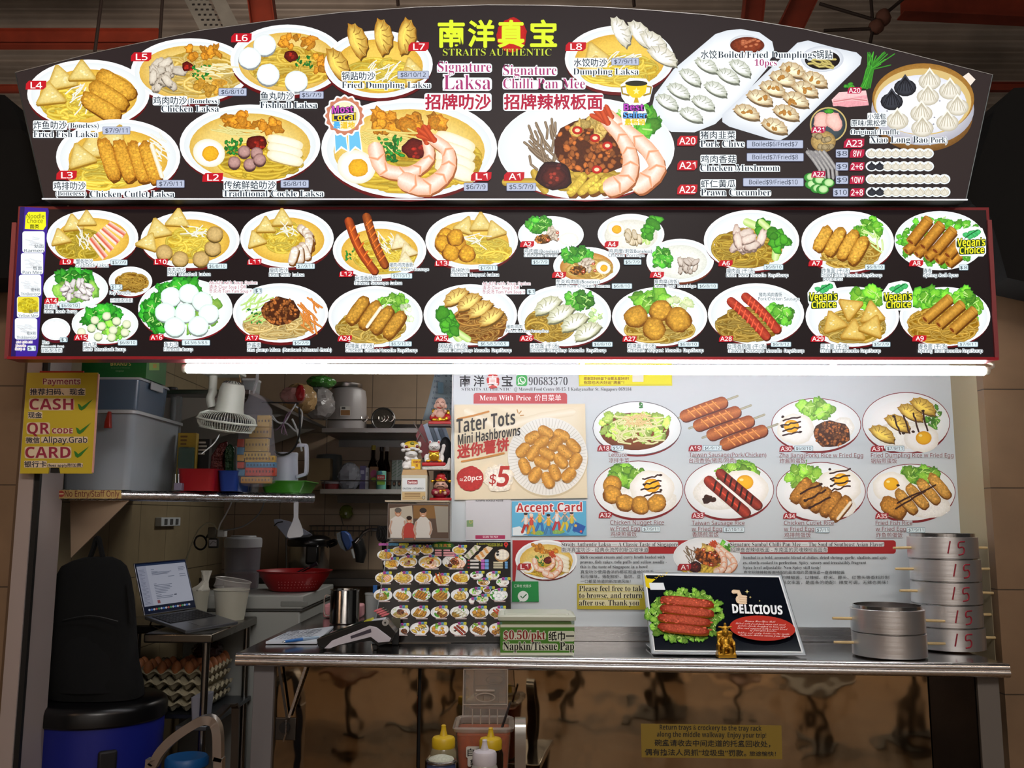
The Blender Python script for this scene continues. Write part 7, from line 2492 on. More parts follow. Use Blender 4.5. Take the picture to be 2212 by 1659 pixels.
# ---------------------------------------------------------------- fan, hanging bag, cable bundle
YF = 3.12
FANW = mat('fan_cream','B4B8AC',.4)
t = thing('fan','cream ceiling bracket fan facing down above the basins','fan',tuple(at_y(490,900,YF)))
ctr = at_y(490,911,YF)
sc = YF / 2000
tilt = rot_at(ctr,0,.1,.14)
Rr = .097
fan_c = MB(tilt)
for k in range(64):
    a = 2 * PI * k / 64
    c,s = math.cos(a),math.sin(a)
    fan_c.tube([ctr + Vector((c * r_,s * r_,z)) for r_,z in ((.036,.034),(.07,.030),(.09,.020),(.0965,.004),(.094,-.012),(.084,-.026),(.03,-.034))],.0011,4)
fan_c.build('cage',FANW,t)
rg = MB(tilt)
for r_,z,w in ((.0975,.001,.004),(.036,.034,.003),(.085,-.0265,.002),(.03,-.034,.002)):
    rg.tube([ctr + Vector((r_ * math.cos(2 * PI * k / 40),r_ * math.sin(2 * PI * k / 40),z)) for k in range(40)],w,6,closed=True)
rg.build('cage_ring',FANW,t)
MB(tilt).lathe([(.02,-.036),(.026,-.034),(.026,-.030),(.02,-.028)],tuple(ctr),24).build('cage_badge',FANW,t)
bl_ = MB(tilt)
for k in range(4):
    a = PI / 2 * k
    bl_.sheet([[ctr + Vector((r_ * math.cos(a + d_),r_ * math.sin(a + d_),z)) for d_,z in ((-.28,-.010),(0,0),(.3,.012))] for r_ in (.018,.04,.065,.082)])
bl_.lathe([(.0,-.012),(.016,-.010),(.018,.012),(0,.014)],tuple(ctr),18)
bl_.build('blade',mat('fan_blade','4A4E50',.4),t,solid=.0015)
MB(tilt).lathe([(.050,.033),(.046,.05),(.042,.11),(.036,.128),(.022,.137),(0,.14)],tuple(ctr + Vector((.002,0,0))),30).build('motor',FANW,t)
vv = MB(tilt)
for k in range(18):
    a = 2 * PI * k / 18
    c,s = math.cos(a),math.sin(a)
    vv.tube([ctr + Vector((c * .0335 + .002,s * .0335,.1315)),ctr + Vector((c * .0225 + .002,s * .0225,.1378))],.0012,4)
vv.build('vent_slot',mat('vent_dark','2A2C2A',.7),t)
zc = at_y(480,808,YF).z
MB().tube(curve([at_y(458,880,YF),at_y(454,860,YF),at_y(460,845,YF + .01),at_y(461,812,YF + .02),Vector((at_y(461,812,YF).x,YF + .02,2.449))],4),.014,12).build('bracket_arm',FANW,t)
MB().box(at_y(440,808,YF).x,at_y(522,808,YF).x,YF - .02,YF + .06,zc - .004,zc + .008).build('mount_plate',FANW,t,bev=.003)
p = at_y(519,861,YF)
MB().tube([p - Vector((.016,0,0)),p],.004,8).ball(p + Vector((.003,0,0)),.006).build('tilt_knob',WHITEP,t)
MB().tube(curve([at_y(515,800,YF),at_y(522,842,YF),at_y(514,862,YF)],5),.0014,5).build('wire',mat('wire_tan','9A7A4A',.5),t)
MB().tube(curve([at_y(474,938,YF - .05),at_y(462,958,YF - .05),at_y(436,980,YF - .05)],4),.0022,6).build('pull_cord',WHITEP,t)

# hanging bag of sachet blocks
YH = 3.26
t = thing('hanging_bag','clear plastic bag of yellow, blue and red sachet strips hanging behind the fan','bag',tuple(at_y(555,1045,YH)))
b_ = [(540,845,552),(534,862,572),(520,885,588),(516,930,592),(513,985,596),(512,1020,597),(517,1042,596),(524,1050,580)]
rings = []
for i,(xl,y,xr) in enumerate(b_):
    a,b = at_y(xl,y,YH),at_y(xr,y,YH)
    cx,w,dpt = (a.x + b.x) / 2,(b.x - a.x) / 2,(.006,.014,.03,.036,.04,.042,.04,.03)[i]
    rings.append([Vector((cx + w * math.cos(k) * (1 + U(-.04,.04)),YH + dpt * math.sin(k) * (1 + U(-.2,.2)),a.z + U(-.003,.003))) for k in [2 * PI * j / 14 for j in range(14)]])
MB().loft(rings).build('film',mat('bag_film','B0AEB8',.12,alpha=.16,bump=.6,bscale=50),t)
MB().tube(curve([at_y(546,850,YH),at_y(553,830,YH),at_y(557,790,YH),Vector((at_y(557,790,YH).x,YH,2.449))],4),.006,6).build('strap',mat('strap_grey','8A8A8A',.5),t)
STR = mat
rows = (((555,897,583,922),'A88838'),((538,922,582,945),'A08030'),((528,947,578,975),'A88A3C'),((526,976,580,990),'B0903C'),((529,984,593,998),'B8922C'),((531,998,594,1012),'3A7AA0'),((529,1010,594,1028),'B03A24'),((520,1030,584,1044),'A87A2A'),((512,948,527,966),'A83A22'),((512,966,527,982),'3A6A88'),((512,982,527,996),'A8802A'),((512,998,527,1012),'A83A22'),((514,1014,528,1028),'3A6A88'))
for i,(q,cc) in enumerate(rows):
    slope = .0
    o = pbox(*q,YH - .018 + (i % 3) * .006,.03).build('sachet_strip',mat('sachet_' + cc,cc,.3,var=.2,scale=40),t,smooth=False,bev=.002)
P = Print((0,YH - .019,1.6),(0,-1,0),h=.0004)
for (q,cc) in rows[:8]:
    n_ = int((q[2] - q[0]) / 7)
    for k in range(n_):
        P.rrect(q[0] + 3 + 7 * k,(q[1] + q[3]) / 2 - 3,q[0] + 6 + 7 * k,(q[1] + q[3]) / 2 + 2,.5,shade(cc,.5))
P.build('print',VINYL,t)
# white cord bundle with pink ribbon, hanging from the upper shelf
YC = 3.75
t = thing('cord_bundle','coiled white cord tied with a pink ribbon hanging right of the sachet bag','cord',tuple(at_y(615,910,YC)))
MB().tube(curve([at_y(x,y,YC) for x,y in ((640,872),(628,890),(612,915),(590,905),(588,898),(600,912),(620,915),(640,932),(650,920),(652,890),(640,878))],5),.0035,6).tube(curve([at_y(x,y,YC) for x,y in ((631,905),(640,925),(648,955),(652,975))],4),.0045,6).build('cord',WHITEP,t)
rb = MB()
for pts in (((612,914),(620,895),(628,890),(618,905),(612,914)),((612,914),(602,925),(595,930)),((612,914),(608,935),(616,936),(612,914)),((612,914),(620,940))):
    rb.tube(curve([at_y(x,y,YC - .01) for x,y in pts],4),0,flat=(.004,.0008,(0,1,0)))
rb.build('ribbon',mat('pink_ribbon','8A6A8A',.4),t)
MB().tube(curve([at_y(640,874,YC),Vector((at_y(640,874,YC).x,YC,UZ - .02)),Vector((-1.02,YC,UZ - .019))],4),.003,6).build('tie',BLACKP,t)
# bags on the upper shelf
FILM = {}


def crumple(px,py,rx,ry,Y,cc,name,label,cat='bag',zb=None,al=.55,dy=.08,seed=1,met=0.0):
    c = at_y(px,py,Y)
    sx,sz = rx * Y / 2000,ry * Y / 2000
    if zb is not None:
        c.z = zb + sz * .94
    t = thing(name,label,cat,(c.x,c.y,c.z - sz))
    rr = random.Random(seed)
    m = MB()
    n,k = 22,14
    ring = []
    for i in range(k + 1):
        th = PI * i / k
        ring.append([Vector((c.x + sx * math.sin(th) ** .8 * math.cos(2 * PI * j / n) * (1 + rr.uniform(-.13,.13)),c.y + dy * math.sin(th) ** .8 * math.sin(2 * PI * j / n) * (1 + rr.uniform(-.13,.13)),max(c.z - sz * .94,c.z - sz * math.cos(th) * (1 + rr.uniform(-.05,.05))))) for j in range(n)])
    m.loft(ring)
    m.build('film',mat('film_%s_%d' % (cc,int(al * 100)),cc,.15,met,alpha=al,bump=.7,bscale=35),t,sharp=25)
    return t


t = crumple(648,838,36,34,4.35,'A8885C','plastic_bag','clear plastic bag of pale brown food on the upper left shelf',zb=UZ + .001,al=.8,seed=2)
t = crumple(632,872,26,18,3.95,'B0807A','plastic_bag','pinkish clear bag lying in front on the upper left shelf',zb=UZ + .001,al=.75,seed=3,dy=.07)
t = crumple(690,866,32,36,4.6,'8A8684','plastic_bag','grey clear plastic bag at the back end of the upper left shelf',zb=UZ + .001,al=.8,seed=4,dy=.1)
t = crumple(694,812,30,14,4.62,'3E7A30','plastic_bag','green bag lying on top of the grey clear bag',zb=UZ + .16,al=.9,seed=5)
t = crumple(648,866,10,18,3.86,'8A1A1C','red_pouch','small red pouch sticking out between the bags on the upper left shelf','pouch',zb=UZ + .001,al=.95,seed=6,dy=.02)
t = thing('container','small white lidded container on the upper left shelf near the strap','container',tuple(at_y(578,835,3.7)))
MB().loft([rr_ring(-1.06,-1.01,3.6,3.68,UZ + .001,.008),rr_ring(-1.062,-1.008,3.598,3.682,UZ + .05,.008)]).build('body',mat('grey_white','8A9090',.4),t)
MB().loft([rr_ring(-1.064,-1.006,3.596,3.684,UZ + .05,.008),rr_ring(-1.064,-1.006,3.596,3.684,UZ + .058,.008)]).build('lid',WHITEP,t)

# ---------------------------------------------------------------- back shelves
t = thing('storage_jar','large frosted plastic jar with a metal lid on the higher back shelf','jar',(at_y(750,900,4.9).x,4.9,bz0))
plathe(749,((41,926),(42,915),(41,855),(38,838),(30,833)),4.9,36,zb=bz0 + .001).build('body',mat('jar_frost','A09A98',.3,alpha=.82),t)
zl = bz0 + .001 + (at_y(749,833,4.9).z - at_y(749,926,4.9).z)
s = 4.9 / 2000
MB().lathe([(.034 * 0 + 33 * s,0),(34 * s,.004),(34 * s,.022),(30 * s,.026)],(at_y(749,830,4.9).x,4.9,zl),32).build('lid',mat('lid_metal','8A8480',.3,1.0),t)
P = Print((0,4.795,1.9),(0,-1,0),h=.0006)
P.rrect(735,878,757,898,1,'C0BCB4'); P.rrect(736,886,756,897,1,'8A6238'); P.rrect(738,879,746,884,.5,'4A4A48')
P.build('label',VINYL,t)
t = thing('sieve','round dark steel sieve leaning on its side on the higher back shelf','sieve',(at_y(828,927,4.86).x,4.86,bz0))
cz = at_y(828,905,4.86)
rs = 24.5 * 4.86 / 2000
cz.z = bz0 + rs + .004
M_ = rot_at(cz,.15,PI / 2 - .12,0)
MB(M_).lathe([(rs * .2,-.05),(rs * .75,-.042),(rs * .95,-.02),(rs,0)],tuple(cz),36).build('mesh_bowl',mat('sieve_mesh','3A342C',.5,.6,var=.3,scale=120),t)
MB(M_).tube([cz + Vector((rs * math.cos(2 * PI * k / 36),rs * math.sin(2 * PI * k / 36),0)) for k in range(36)],.005,8,closed=True).build('rim',DKSTEEL,t)
for i,px in enumerate((826,833,845,789)):
    t = thing('shelf_hook',('steel S hook below the sieve, first','steel S hook below the sieve, middle','steel S hook below the sieve, right one','steel S hook left of the sieve near the jar')[i],'hook',tuple(at_y(px,918,BY - .006)))
    z_ = bz0 + .048
    x_ = at_y(px,918,BY).x
    MB().tube(curve([Vector((x_ - .02,BY - .01,z_ + .012)),Vector((x_ - .016,BY - .012,z_ - .004)),Vector((x_,BY - .012,z_ - .012)),Vector((x_ + .014,BY - .012,z_ + .004)),Vector((x_ + .008,BY - .012,z_ + .018))],5),.0032,6).build('wire',mat('hook_steel','A8A49C',.25,1.0),t)


def on_low(px,Y):
    return Vector((at_y(px,1050,Y).x,Y,bz1 + .0008))


t = thing('rice_pot','grey lidded plastic pot behind a piece of cardboard on the lower back shelf','pot',tuple(on_low(706,4.98)))
plathe(709,((26,1056),(28,1048),(28,985),(26,978),(12,976)),5.05,32,zb=bz1 + .001).build('body',mat('pot_grey','5E6464',.35,.3),t)
t = thing('cardboard_box','open brown cardboard box left on the lower back shelf','box',tuple(on_low(680,4.85)))
pbox(664,990,712,1057,4.84,.08,zb=bz1 + .001).build('body',mat('cardboard','6A583C',.8,var=.15,scale=8),t,smooth=False)
t = thing('tub','low tub with a dark red lid in front of the cardboard box','tub',tuple(on_low(714,4.8)))
plathe(714,((17,1057),(19,1044)),4.8,28,zb=bz1 + .001).build('body',mat('tub_red','5A1418',.4),t)
zz = bz1 + .001 + at_y(714,1044,4.8).z - at_y(714,1057,4.8).z
MB().lathe([(.048,0),(.049,.008),(.04,.011)],(on_low(714,4.8).x,4.8,zz),28).build('lid',mat('tub_lid','7A7478',.3,alpha=.8),t)
crumple(755,1022,24,30,4.82,'8A8C94','plastic_bag','round clear plastic bag of utensils on the lower back shelf',zb=bz1 + .001,al=.6,seed=9,dy=.06)
for (x0,y0,x1,y1,Y,cc,lab,cat,nm) in ((777,1006,789,1050,4.83,'4A4468','purple and white tube box on the lower back shelf','box','carton'),(789,1010,797,1050,4.84,'A0A0A4','thin white carton between the purple and the brown cartons','box','carton'),(798,1008,814,1052,4.83,'6A4A2C','brown carton with a fruit picture behind the green can','box','carton'),(846,994,857,1056,4.83,'6E7470','left of the two pale cartons with an avocado picture','box','carton'),(857,993,868,1056,4.85,'747A78','right of the two pale cartons with an avocado picture','box','carton')):
    t = thing(nm,lab,cat,tuple(on_low(x0,Y)))
    pbox(x0,y0,x1,y1,Y,.05,zb=bz1 + .001).build('body',mat('carton_' + cc,cc,.5),t,smooth=False,bev=.001)
    P = Print((0,Y,1.6),(0,-1,0),h=.0005)
    xm = (x0 + x1) / 2
    if cc.startswith('7') or cc == '6E7470':
        P.ell(xm,1044,4,7,'1E1E1C',n=16); P.ell(xm,1045,2,3,'6A4630',n=12)
        for k in range(5):
            P.stroke([(x0 + 1,1030 - 7 * k),(x1 - 1,1024 - 7 * k)],1.2,'3E5A44')
    elif cc == '6A4A2C':
        P.ell(xm + 2,1024,8,9,'7A2A4A',n=18); P.ell(xm + 2,1036,6,5,'8A9A2A',n=14)
    else:
        P.rrect(x0 + 2,y0 + 10,x1 - 2,y0 + 18,1,'8A88A0' if cc == '4A4468' else '6A6A70')
    P.build('print',VINYL,t)
SOY = mat('soy_glass','120A06',.08)
for px,Y,top,nk,hw,capc,lab in ((805,4.95,958,985,11,'A8982C','dark sauce bottle with a yellow cap, left on the lower back shelf'),(823,5.03,960,985,11,'1A1210','dark sauce bottle with a black cap between the two others'),(834,4.94,961,988,10,'A8A4A0','dark sauce bottle with a pale pourer, right of the others')):
    t = thing('sauce_bottle',lab,'bottle',tuple(on_low(px,Y)),None)
    plathe(px,((hw,1056),(hw,1005),(hw * .75,994),(4.5,nk),(4,top + 10)),Y,24,zb=bz1 + .001).build('glass',SOY,t)
    zz = bz1 + .001 + at_y(px,top + 10,Y).z - at_y(px,1056,Y).z
    s = Y / 2000
    MB().lathe([(4.8 * s,0),(4.8 * s,9 * s),(4 * s,10 * s),(0,10.4 * s)],(on_low(px,Y).x,Y,zz),16).build('cap',mat('cap_' + capc,capc,.4),t)
    MB().lathe([(hw * s * 1.01,12 * s),(hw * s * 1.01,40 * s)],tuple(on_low(px,Y)),24,cap=False).build('label',mat('label_brown','4A3220',.5),t)
t = thing('can','green and white powder can with a red band on the lower back shelf','can',tuple(on_low(823,4.8)))
plathe(823,((10.3,1053),(10.5,1052),(10.5,1013),(10,1012)),4.8,28,zb=bz1 + .001).build('body',mat('can_green','5E9A8A',.35),t)
P = Print((0,4.774,1.6),(0,-1,0),h=.0008)
P.rrect(814.5,1026,831.5,1036,1,'A02A2C'); P.rrect(814.5,1037,831.5,1047,1,'7AA83A'); P.poly([(819,1024),(823,1016),(827,1024)],'3A7A9A'); P.text('奶茶粉',816,1033,830,5,'E8D8D0')
P.build('print',VINYL,t)

# ---------------------------------------------------------------- lower left: table, laptop, cups, eggs, bag, drum
TZ = 1.0
tx0,tx1,ty0,ty1 = -1.236,-1.004,3.2,3.755
t = thing('work_table','steel work table with a rolled edge under the laptop','table',((tx0 + tx1) / 2,3.45,0))
MB().box(tx0,tx1,ty0,ty1,TZ - .03,TZ).box(-1.5,tx0,3.44,ty1,TZ - .03,TZ).build('table_top',mat('table_steel','6E6A62',.28,1.0,rvar=.06,scale=5),t,bev=.005)
MB().box(-1.12,tx1 - .012,ty0 + .02,3.405,.683,.698).box(-1.4,tx1 - .012,3.405,ty1,.683,.698).build('lower_shelf',mat('dim_shelf','5A6068',.35,.9),t,bev=.002)
for x,y in ((tx1 - .03,ty0 + .035),(-1.46,ty1 - .03),(tx1 - .03,ty1 - .03)):
        MB().tube([(x,y,0),(x,y,TZ - .03)],.0125,12).build('leg',mat('leg_steel','8A8884',.25,1.0),t)
# egg trays
ex0,ey0 = -1.385,3.415
EGGT = mat('egg_tray_pulp','9A927A',.9,var=.12,scale=60)
EGG = mat('brown_egg','A86A42',.55,var=.1,scale=30)
n = 36
grid = []
for i in range(n + 1):
    row = []
    for j in range(n + 1):
        u,v = i / n,j / n
        z = .026 + .011 * math.cos(u * 2 * PI * 6) * 1.0 + .011 * math.cos(v * 2 * PI * 6)
        if i in (0,n) or j in (0,n):
            z = .030 + .005 * math.cos(u * 2 * PI * 6) * math.cos(v * 2 * PI * 6)
        row.append((ex0 + .3 * u,ey0 + .3 * v,.699 + z))
    grid.append(row)
tray0 = MB().sheet(grid).build('egg_tray',EGGT,None,solid=.003)
tray0['label'] = 'grey pulp egg tray, lowest of the stack under the table'
tray0['category'] = 'egg tray'
tray0['group'] = 'stacked egg trays'
for k,nm in enumerate(('second from the bottom of the stack under the table','second from the top of the stack under the table','topmost, holding brown eggs under the table')):
    r = dup(tray0,(.004 * (-1) ** k,.003 * k,.036 * (k + 1)),'grey pulp egg tray, ' + nm,.03 * (k - 1))
egg = MB().lathe([(0,0),(.007,.002),(.014,.010),(.0185,.021),(.018,.032),(.0125,.045),(.006,.052),(0,.054)],(0,0,0),16).build('egg',EGG)
egg_l = 'brown egg in the topmost tray under the table'
first = True
for i in range(6):
    for j in range(6):
        if i < 3 and j > 2:
            continue
        p = Vector((ex0 + .004 + .3 * (i + .5) / 6,ey0 + .006 + .3 * (j + .5) / 6,.699 + .108 + .016))
        o = egg if first else egg.copy()
        if not first:
            COL.objects.link(o)
        first = False
        o.location = p
        o.rotation_euler = (U(-.15,.15),U(-.15,.15),U(0,3))
        tag(o,egg_l,'egg','brown eggs in the top tray')
t = crumple(446,1440,30,18,3.6,'3A1A22','dark_bag','dark crumpled bag lying over the eggs under the table',zb=.699 + .165,al=.9,seed=12,dy=.08)
t = thing('tub','grey plastic tub on the lower shelf of the work table','tub',(-1.07,3.33,.6985))
MB().loft([rr_ring(-1.085,-1.05,3.27,3.38,.6985,.01),rr_ring(-1.09,-1.048,3.265,3.395,.78,.01)]).build('shell',mat('tub_grey','7A7C88',.4),t)
# laptop
hl,hr = at_y(312,1335,3.40),at_y(424,1318,3.60)
fr,fl = at_z(512,1346,TZ + .008),at_z(402,1366,TZ + .008)
ux,uy = (hr - hl),((fl - hl) + (fr - hr)) / 2
fl,fr = hl + uy,hr + uy
t = thing('laptop','open silver laptop with a lit white page on the steel work table','laptop',tuple((hl + fr) / 2))
LAP = mat('laptop_silver','7A7C82',.35,.8)
MB().hexa([p - Vector((0,0,.005)) for p in (fl,fr,hr,hl)],[p + Vector((0,0,.006)) for p in (fl,fr,hr,hl)]).build('base',LAP,t,smooth=False,bev=.002)
kb = [hl + ux * .06 + uy * .1,hr - ux * .06 + uy * .1,hr - ux * .06 + uy * .56,hl + ux * .06 + uy * .56]
st = MB()
for p in (hl + ux * .1 + uy * .06,hr - ux * .1 + uy * .06):
    st.tube([p - Vector((0,0,.006)),Vector((p.x - .01,p.y + .01,TZ + .004))],.003,6).tube([Vector((p.x - .01,p.y + .01,TZ + .0035)),Vector((p.x - .01,p.y + .01,TZ + .0035)) + uy.normalized() * .12],.003,6)
st.build('riser_stand',mat('leg_steel','8A8884',.25,1.0),t)
kbo = MB().hexa([p + Vector((0,0,.0062)) for p in kb],[p + Vector((0,0,.0072)) for p in kb]).build('keyboard',BLACKP,t,smooth=False)
kk = MB()
for r_ in range(6):
    for c_ in range(14):
        a = kb[0] + (kb[1] - kb[0]) * ((c_ + .1) / 14) + (kb[3] - kb[0]) * ((r_ + .12) / 6)
        b,c,d_ = a + (kb[1] - kb[0]) * (.8 / 14),a + (kb[1] - kb[0]) * (.8 / 14) + (kb[3] - kb[0]) * (.76 / 6),a + (kb[3] - kb[0]) * (.76 / 6)
        kk.hexa([p + Vector((0,0,.0073)) for p in (a,b,c,d_)],[p + Vector((0,0,.0084)) for p in (a,b,c,d_)])
kk.build('key_field',mat('key_black','1C1C20',.5),kbo,smooth=False)
tp = [hl + ux * .33 + uy * .62,hl + ux * .67 + uy * .62,hl + ux * .67 + uy * .94,hl + ux * .33 + uy * .94]
MB().hexa([p + Vector((0,0,.0061)) for p in tp],[p + Vector((0,0,.0066)) for p in tp]).build('trackpad',mat('trackpad_grey','686A70',.3,.6),t,smooth=False)
back_ = Vector((-ux.y,ux.x,0)).normalized()
hz = Vector((0,0,.008))
tl = at_y(302,1219,hl.y + .05)
up_ = (tl - hl)
up_ = up_ - ux * (up_.dot(ux) / ux.length_squared)
tr = at_y(411,1212,hr.y + .05)
up2 = (tr - hr)
up2 = up2 - ux * (up2.dot(ux) / ux.length_squared)
up_ = (up_ + up2) / 2
s0,s1 = hl + hz,hr + hz
N = ux.cross(up_).normalized()
if N.dot(EYE - s0) < 0:
    N = -N
scr = MB().hexa([s0,s1,s1 - N * .005,s0 - N * .005],[s0 + up_,s1 + up_,s1 + up_ - N * .005,s0 + up_ - N * .005]).build('screen',LAP,t,smooth=False,bev=.0015)
P = Print(s0,N,h=.0008,eps=3e-5)


def sxy(u,v):
    """screen fraction to view place"""
    w = s0 + ux * u + up_ * v
    d = CM.transposed() @ (w - EYE)
    return (1106 + F * d.x / -d.z,829.5 - F * d.y / -d.z)


def srect(u0,v0,u1,v1,c):
    P.poly([sxy(u0,v0),sxy(u1,v0),sxy(u1,v1),sxy(u0,v1)],c)


srect(.015,.02,.985,.985,'0A1430'); srect(.03,.16,.97,.93,'C8CCDC'); srect(.03,.16,.2,.93,'B4B8CC'); srect(.03,.93,.97,.965,'2A3A5A')
for k in range(26):
    srect(.05,.2 + .026 * k,.05 + U(.05,.12),.208 + .026 * k,'7A8098')
for k,(u,v,w) in enumerate(((.28,.84,.06),(.28,.80,.12),(.28,.78,.38),(.28,.76,.34),(.28,.74,.3),(.58,.68,.12),(.28,.56,.05),(.28,.53,.34),(.28,.50,.3),(.28,.47,.33),(.28,.44,.28),(.28,.41,.24),(.28,.38,.2),(.28,.34,.1),(.28,.31,.32),(.28,.28,.3),(.8,.84,.12),(.8,.81,.14),(.8,.78,.1),(.8,.70,.12),(.8,.66,.13))):
    srect(u,v,u + w,v + .010,'70788E')
srect(.28,.19,.33,.25,'A05A60'); srect(.62,.31,.67,.33,'3A4058')
for k in range(18):
    P.ell(*sxy(.1 + .045 * k,.09),2.3,2.3,('C8D0E0','4A78C8','D8D8E0','C86A5A','5AA86A')[k % 5],n=12)
P.build('display',SCREEN,scr)
# charger and cords
YW_ = 4.35
plate = thing('socket','white wall socket with plugs on the left wall behind the laptop','socket',(LX + .01,4.4,1.36))
MB().box(LX,LX + .03,4.2,4.44,1.345,1.385).build('face_plate',WHITEP,plate,bev=.003)
for y in (4.25,4.32,4.39):
    MB().box(LX + .0305,LX + .033,y - .015,y + .015,1.352,1.378).build('outlet',mat('outlet_dark','4A4A48',.5),plate,smooth=False)
YQ = 3.8
t = thing('charger','black power adapter with a silver label hanging over the laptop','charger',tuple(at_y(460,1180,YQ)))
pbox(450,1163,470,1184,YQ,.02).build('brick',BLACKP,t,bev=.003)
P = Print((0,YQ,1.2),(0,-1,0),h=.0004)
P.rrect(452,1166,468,1180,1,'A8A8B0'); P.stroke([(454,1176),(460,1169),(466,1172)],1.5,'5A5A60')
P.build('label',VINYL,t)
pbox(448,1139,464,1163,YQ + .004,.03).build('plug',mat('plug_grey','5A564A',.5),t,bev=.004)
t2 = thing('plug','white plug block right of the black power adapter','plug',tuple(at_y(478,1160,YQ + .05)))
pbox(469,1145,485,1160,YQ + .03,.04).build('block',WHITEP,t2,bev=.003)
for pts,r_,m_,lab in ((((462,1066),(484,1066),(497,1074),(500,1085),(488,1111),(476,1132),(472,1146)),.0032,WHITEP,'white cord looping down from the low shelf to the adapter'),
                         (((566,1046),(570,1056),(572,1077),(560,1109),(531,1134),(503,1143),(482,1146)),.0032,mat('cord_grey','7A7C7A',.5),'grey cord swinging from the green tray to the white plug'),
                         (((470,1145),(460,1132),(448,1130),(430,1143),(417,1168),(407,1195),(400,1214)),.0032,mat('cord_cream','A8A48C',.5),'cream charging cord running down behind the laptop screen')):
    w = [at_y(x,y,YQ - .03 + (.0 if i < 5 else .01)) for i,(x,y) in enumerate(pts)]
    tag(MB().tube(curve(w,6),r_,7).build('charging_cord',m_),lab,'cord')
tag(MB().tube([at_y(433 + 13 * math.cos(k),1172 + 15 * math.sin(k),YQ + .02 + .004 * math.sin(3 * k)) for k in [2 * PI * i / 26 for i in range(26)]],.004,7,closed=True).tube(curve([at_y(444,1164,YQ + .02),at_y(450,1155,YQ + .02),at_y(455,1150,YQ + .015)],4),.004,7).build('cable_coil',BLACKP),'small black cable loop hanging left of the power adapter','cable')
# cups
cb = at_z(488,1342,TZ)
cb = Vector((cb.x,cb.y + .056,TZ + .0005))
t = thing('paper_bowl','white paper bowl with a clear tilted lid right of the laptop','bowl',tuple(cb))
s = cb.y / 2000
MB().lathe([(28 * s,0),(28 * s,.002),(36 * s,60 * s),(37.5 * s,61 * s),(37.5 * s,63 * s),(35 * s,63 * s),(27 * s,.006),(0,.006)],tuple(cb),36).build('cup',mat('paper_cup','A09E90',.6),t)
M_ = rot_at(cb + Vector((0,0,63 * s)),0,.0,.17)
MB(M_).lathe([(38 * s,63.5 * s),(37 * s,68 * s),(36 * s,76 * s),(37 * s,82 * s)],tuple(cb),36,cap=False).build('clear_lid',mat('lid_clear','A8A4A0',.1,alpha=.35),t)
MB(M_).tube([cb + Vector((37 * s * math.cos(2 * PI * k / 36),37 * s * math.sin(2 * PI * k / 36),82 * s)) for k in range(36)],.0016,6,closed=True).build('lid_rim',mat('lid_rim','B0ACA8',.2),t)
cb2 = Vector((at_y(437,1320,cb.y + .14).x,3.70,TZ + .0005))
t = thing('paper_bowl','white paper bowl half hidden behind the laptop with crumpled tissue in it','bowl',tuple(cb2))
MB().lathe([(21 * s,0),(26 * s,55 * s),(27 * s,57 * s),(25 * s,57 * s),(20 * s,.006),(0,.006)],tuple(cb2),32).build('cup',MATS['paper_cup'],t)
t = thing('tissue','crumpled white tissue sticking up from the half hidden paper bowl','tissue',tuple(cb2 + Vector((.01,0,50 * s))))
m = MB()
cq = cb2 + Vector((.012,0,56 * s))
m.loft([[cq + Vector(((r_ * (1 + .25 * math.cos(5 * k + i))) * math.cos(k) + dx,r_ * .7 * (1 + .25 * math.sin(4 * k + i)) * math.sin(k),z)) for k in [2 * PI * j / 16 for j in range(16)]] for i,(r_,z,dx) in enumerate(((.028,-.008,0),(.034,.006,.0),(.02,.022,.012),(.012,.04,.02),(.015,.06,.02),(.020,.078,.02)))])
m.build('paper',mat('tissue_white','B4B2A8',.8),t,sharp=20)

# backpack
YBk = 3.13
rows_ = [(1204,178,232),(1212,150,250),(1224,128,262),(1250,115,270),(1293,103,276),(1350,93,281),(1400,84,284),(1432,72,287),(1450,71,291),(1478,78,297),(1505,92,300),(1524,104,296)]
rings = []
dz_ = .80 - at_y(200,1524,YBk).z
for i,(y,xl,xr) in enumerate(rows_):
    a,b = at_y(xl,y,YBk),at_y(xr,y,YBk)
    cx,w = (a.x + b.x) / 2,(b.x - a.x) / 2
    cx = max(cx,LX + w + .004)
    dp_ = .095 * min(1,.35 + i * .16) * (.9 if i > 9 else 1)
    zz = max(a.z,.8025) if i == len(rows_) - 1 else a.z
    rings.append([Vector((cx + w * (abs(math.cos(k)) ** .75) * (1 if math.cos(k) > 0 else -1),YBk + .03 + dp_ * (abs(math.sin(k)) ** .75) * (1 if math.sin(k) > 0 else -1),zz)) for k in [2 * PI * j / 28 for j in range(28)]])
t = thing('backpack','black backpack hanging against the left wall above the blue drum','backpack',(rings[-1][0].x - .1,YBk,.80))
CLOTH = mat('backpack_cloth','020304',1.0,bump=.3,bscale=25)
MB().loft(rings).build('body',CLOTH,t)
a,b = at_y(190,1215,YBk),at_y(222,1215,YBk)
MB().tube(curve([at_y(192,1212,YBk + .02),at_y(202,1185,YBk + .02),at_y(211,1160,YBk + .02),at_y(218,1185,YBk + .02),at_y(224,1215,YBk + .02)],5),0,flat=(.012,.004,(0,1,0))).build('carry_loop',CLOTH,t)
fp = []
for (y,xl,xr,d_) in ((1330,140,250,.05),(1345,120,262,.09),(1420,108,272,.105),(1490,112,280,.10),(1510,125,272,.06)):
    a,b = at_y(xl,y,YBk),at_y(xr,y,YBk)
    cx,w = (a.x + b.x) / 2,(b.x - a.x) / 2
    fp.append([Vector((cx + w * math.cos(k),YBk + .03 - d_ * abs(math.sin(k)) ** .6 * (1 if math.sin(k) > 0 else -.2),a.z)) for k in [2 * PI * j / 24 for j in range(24)]])
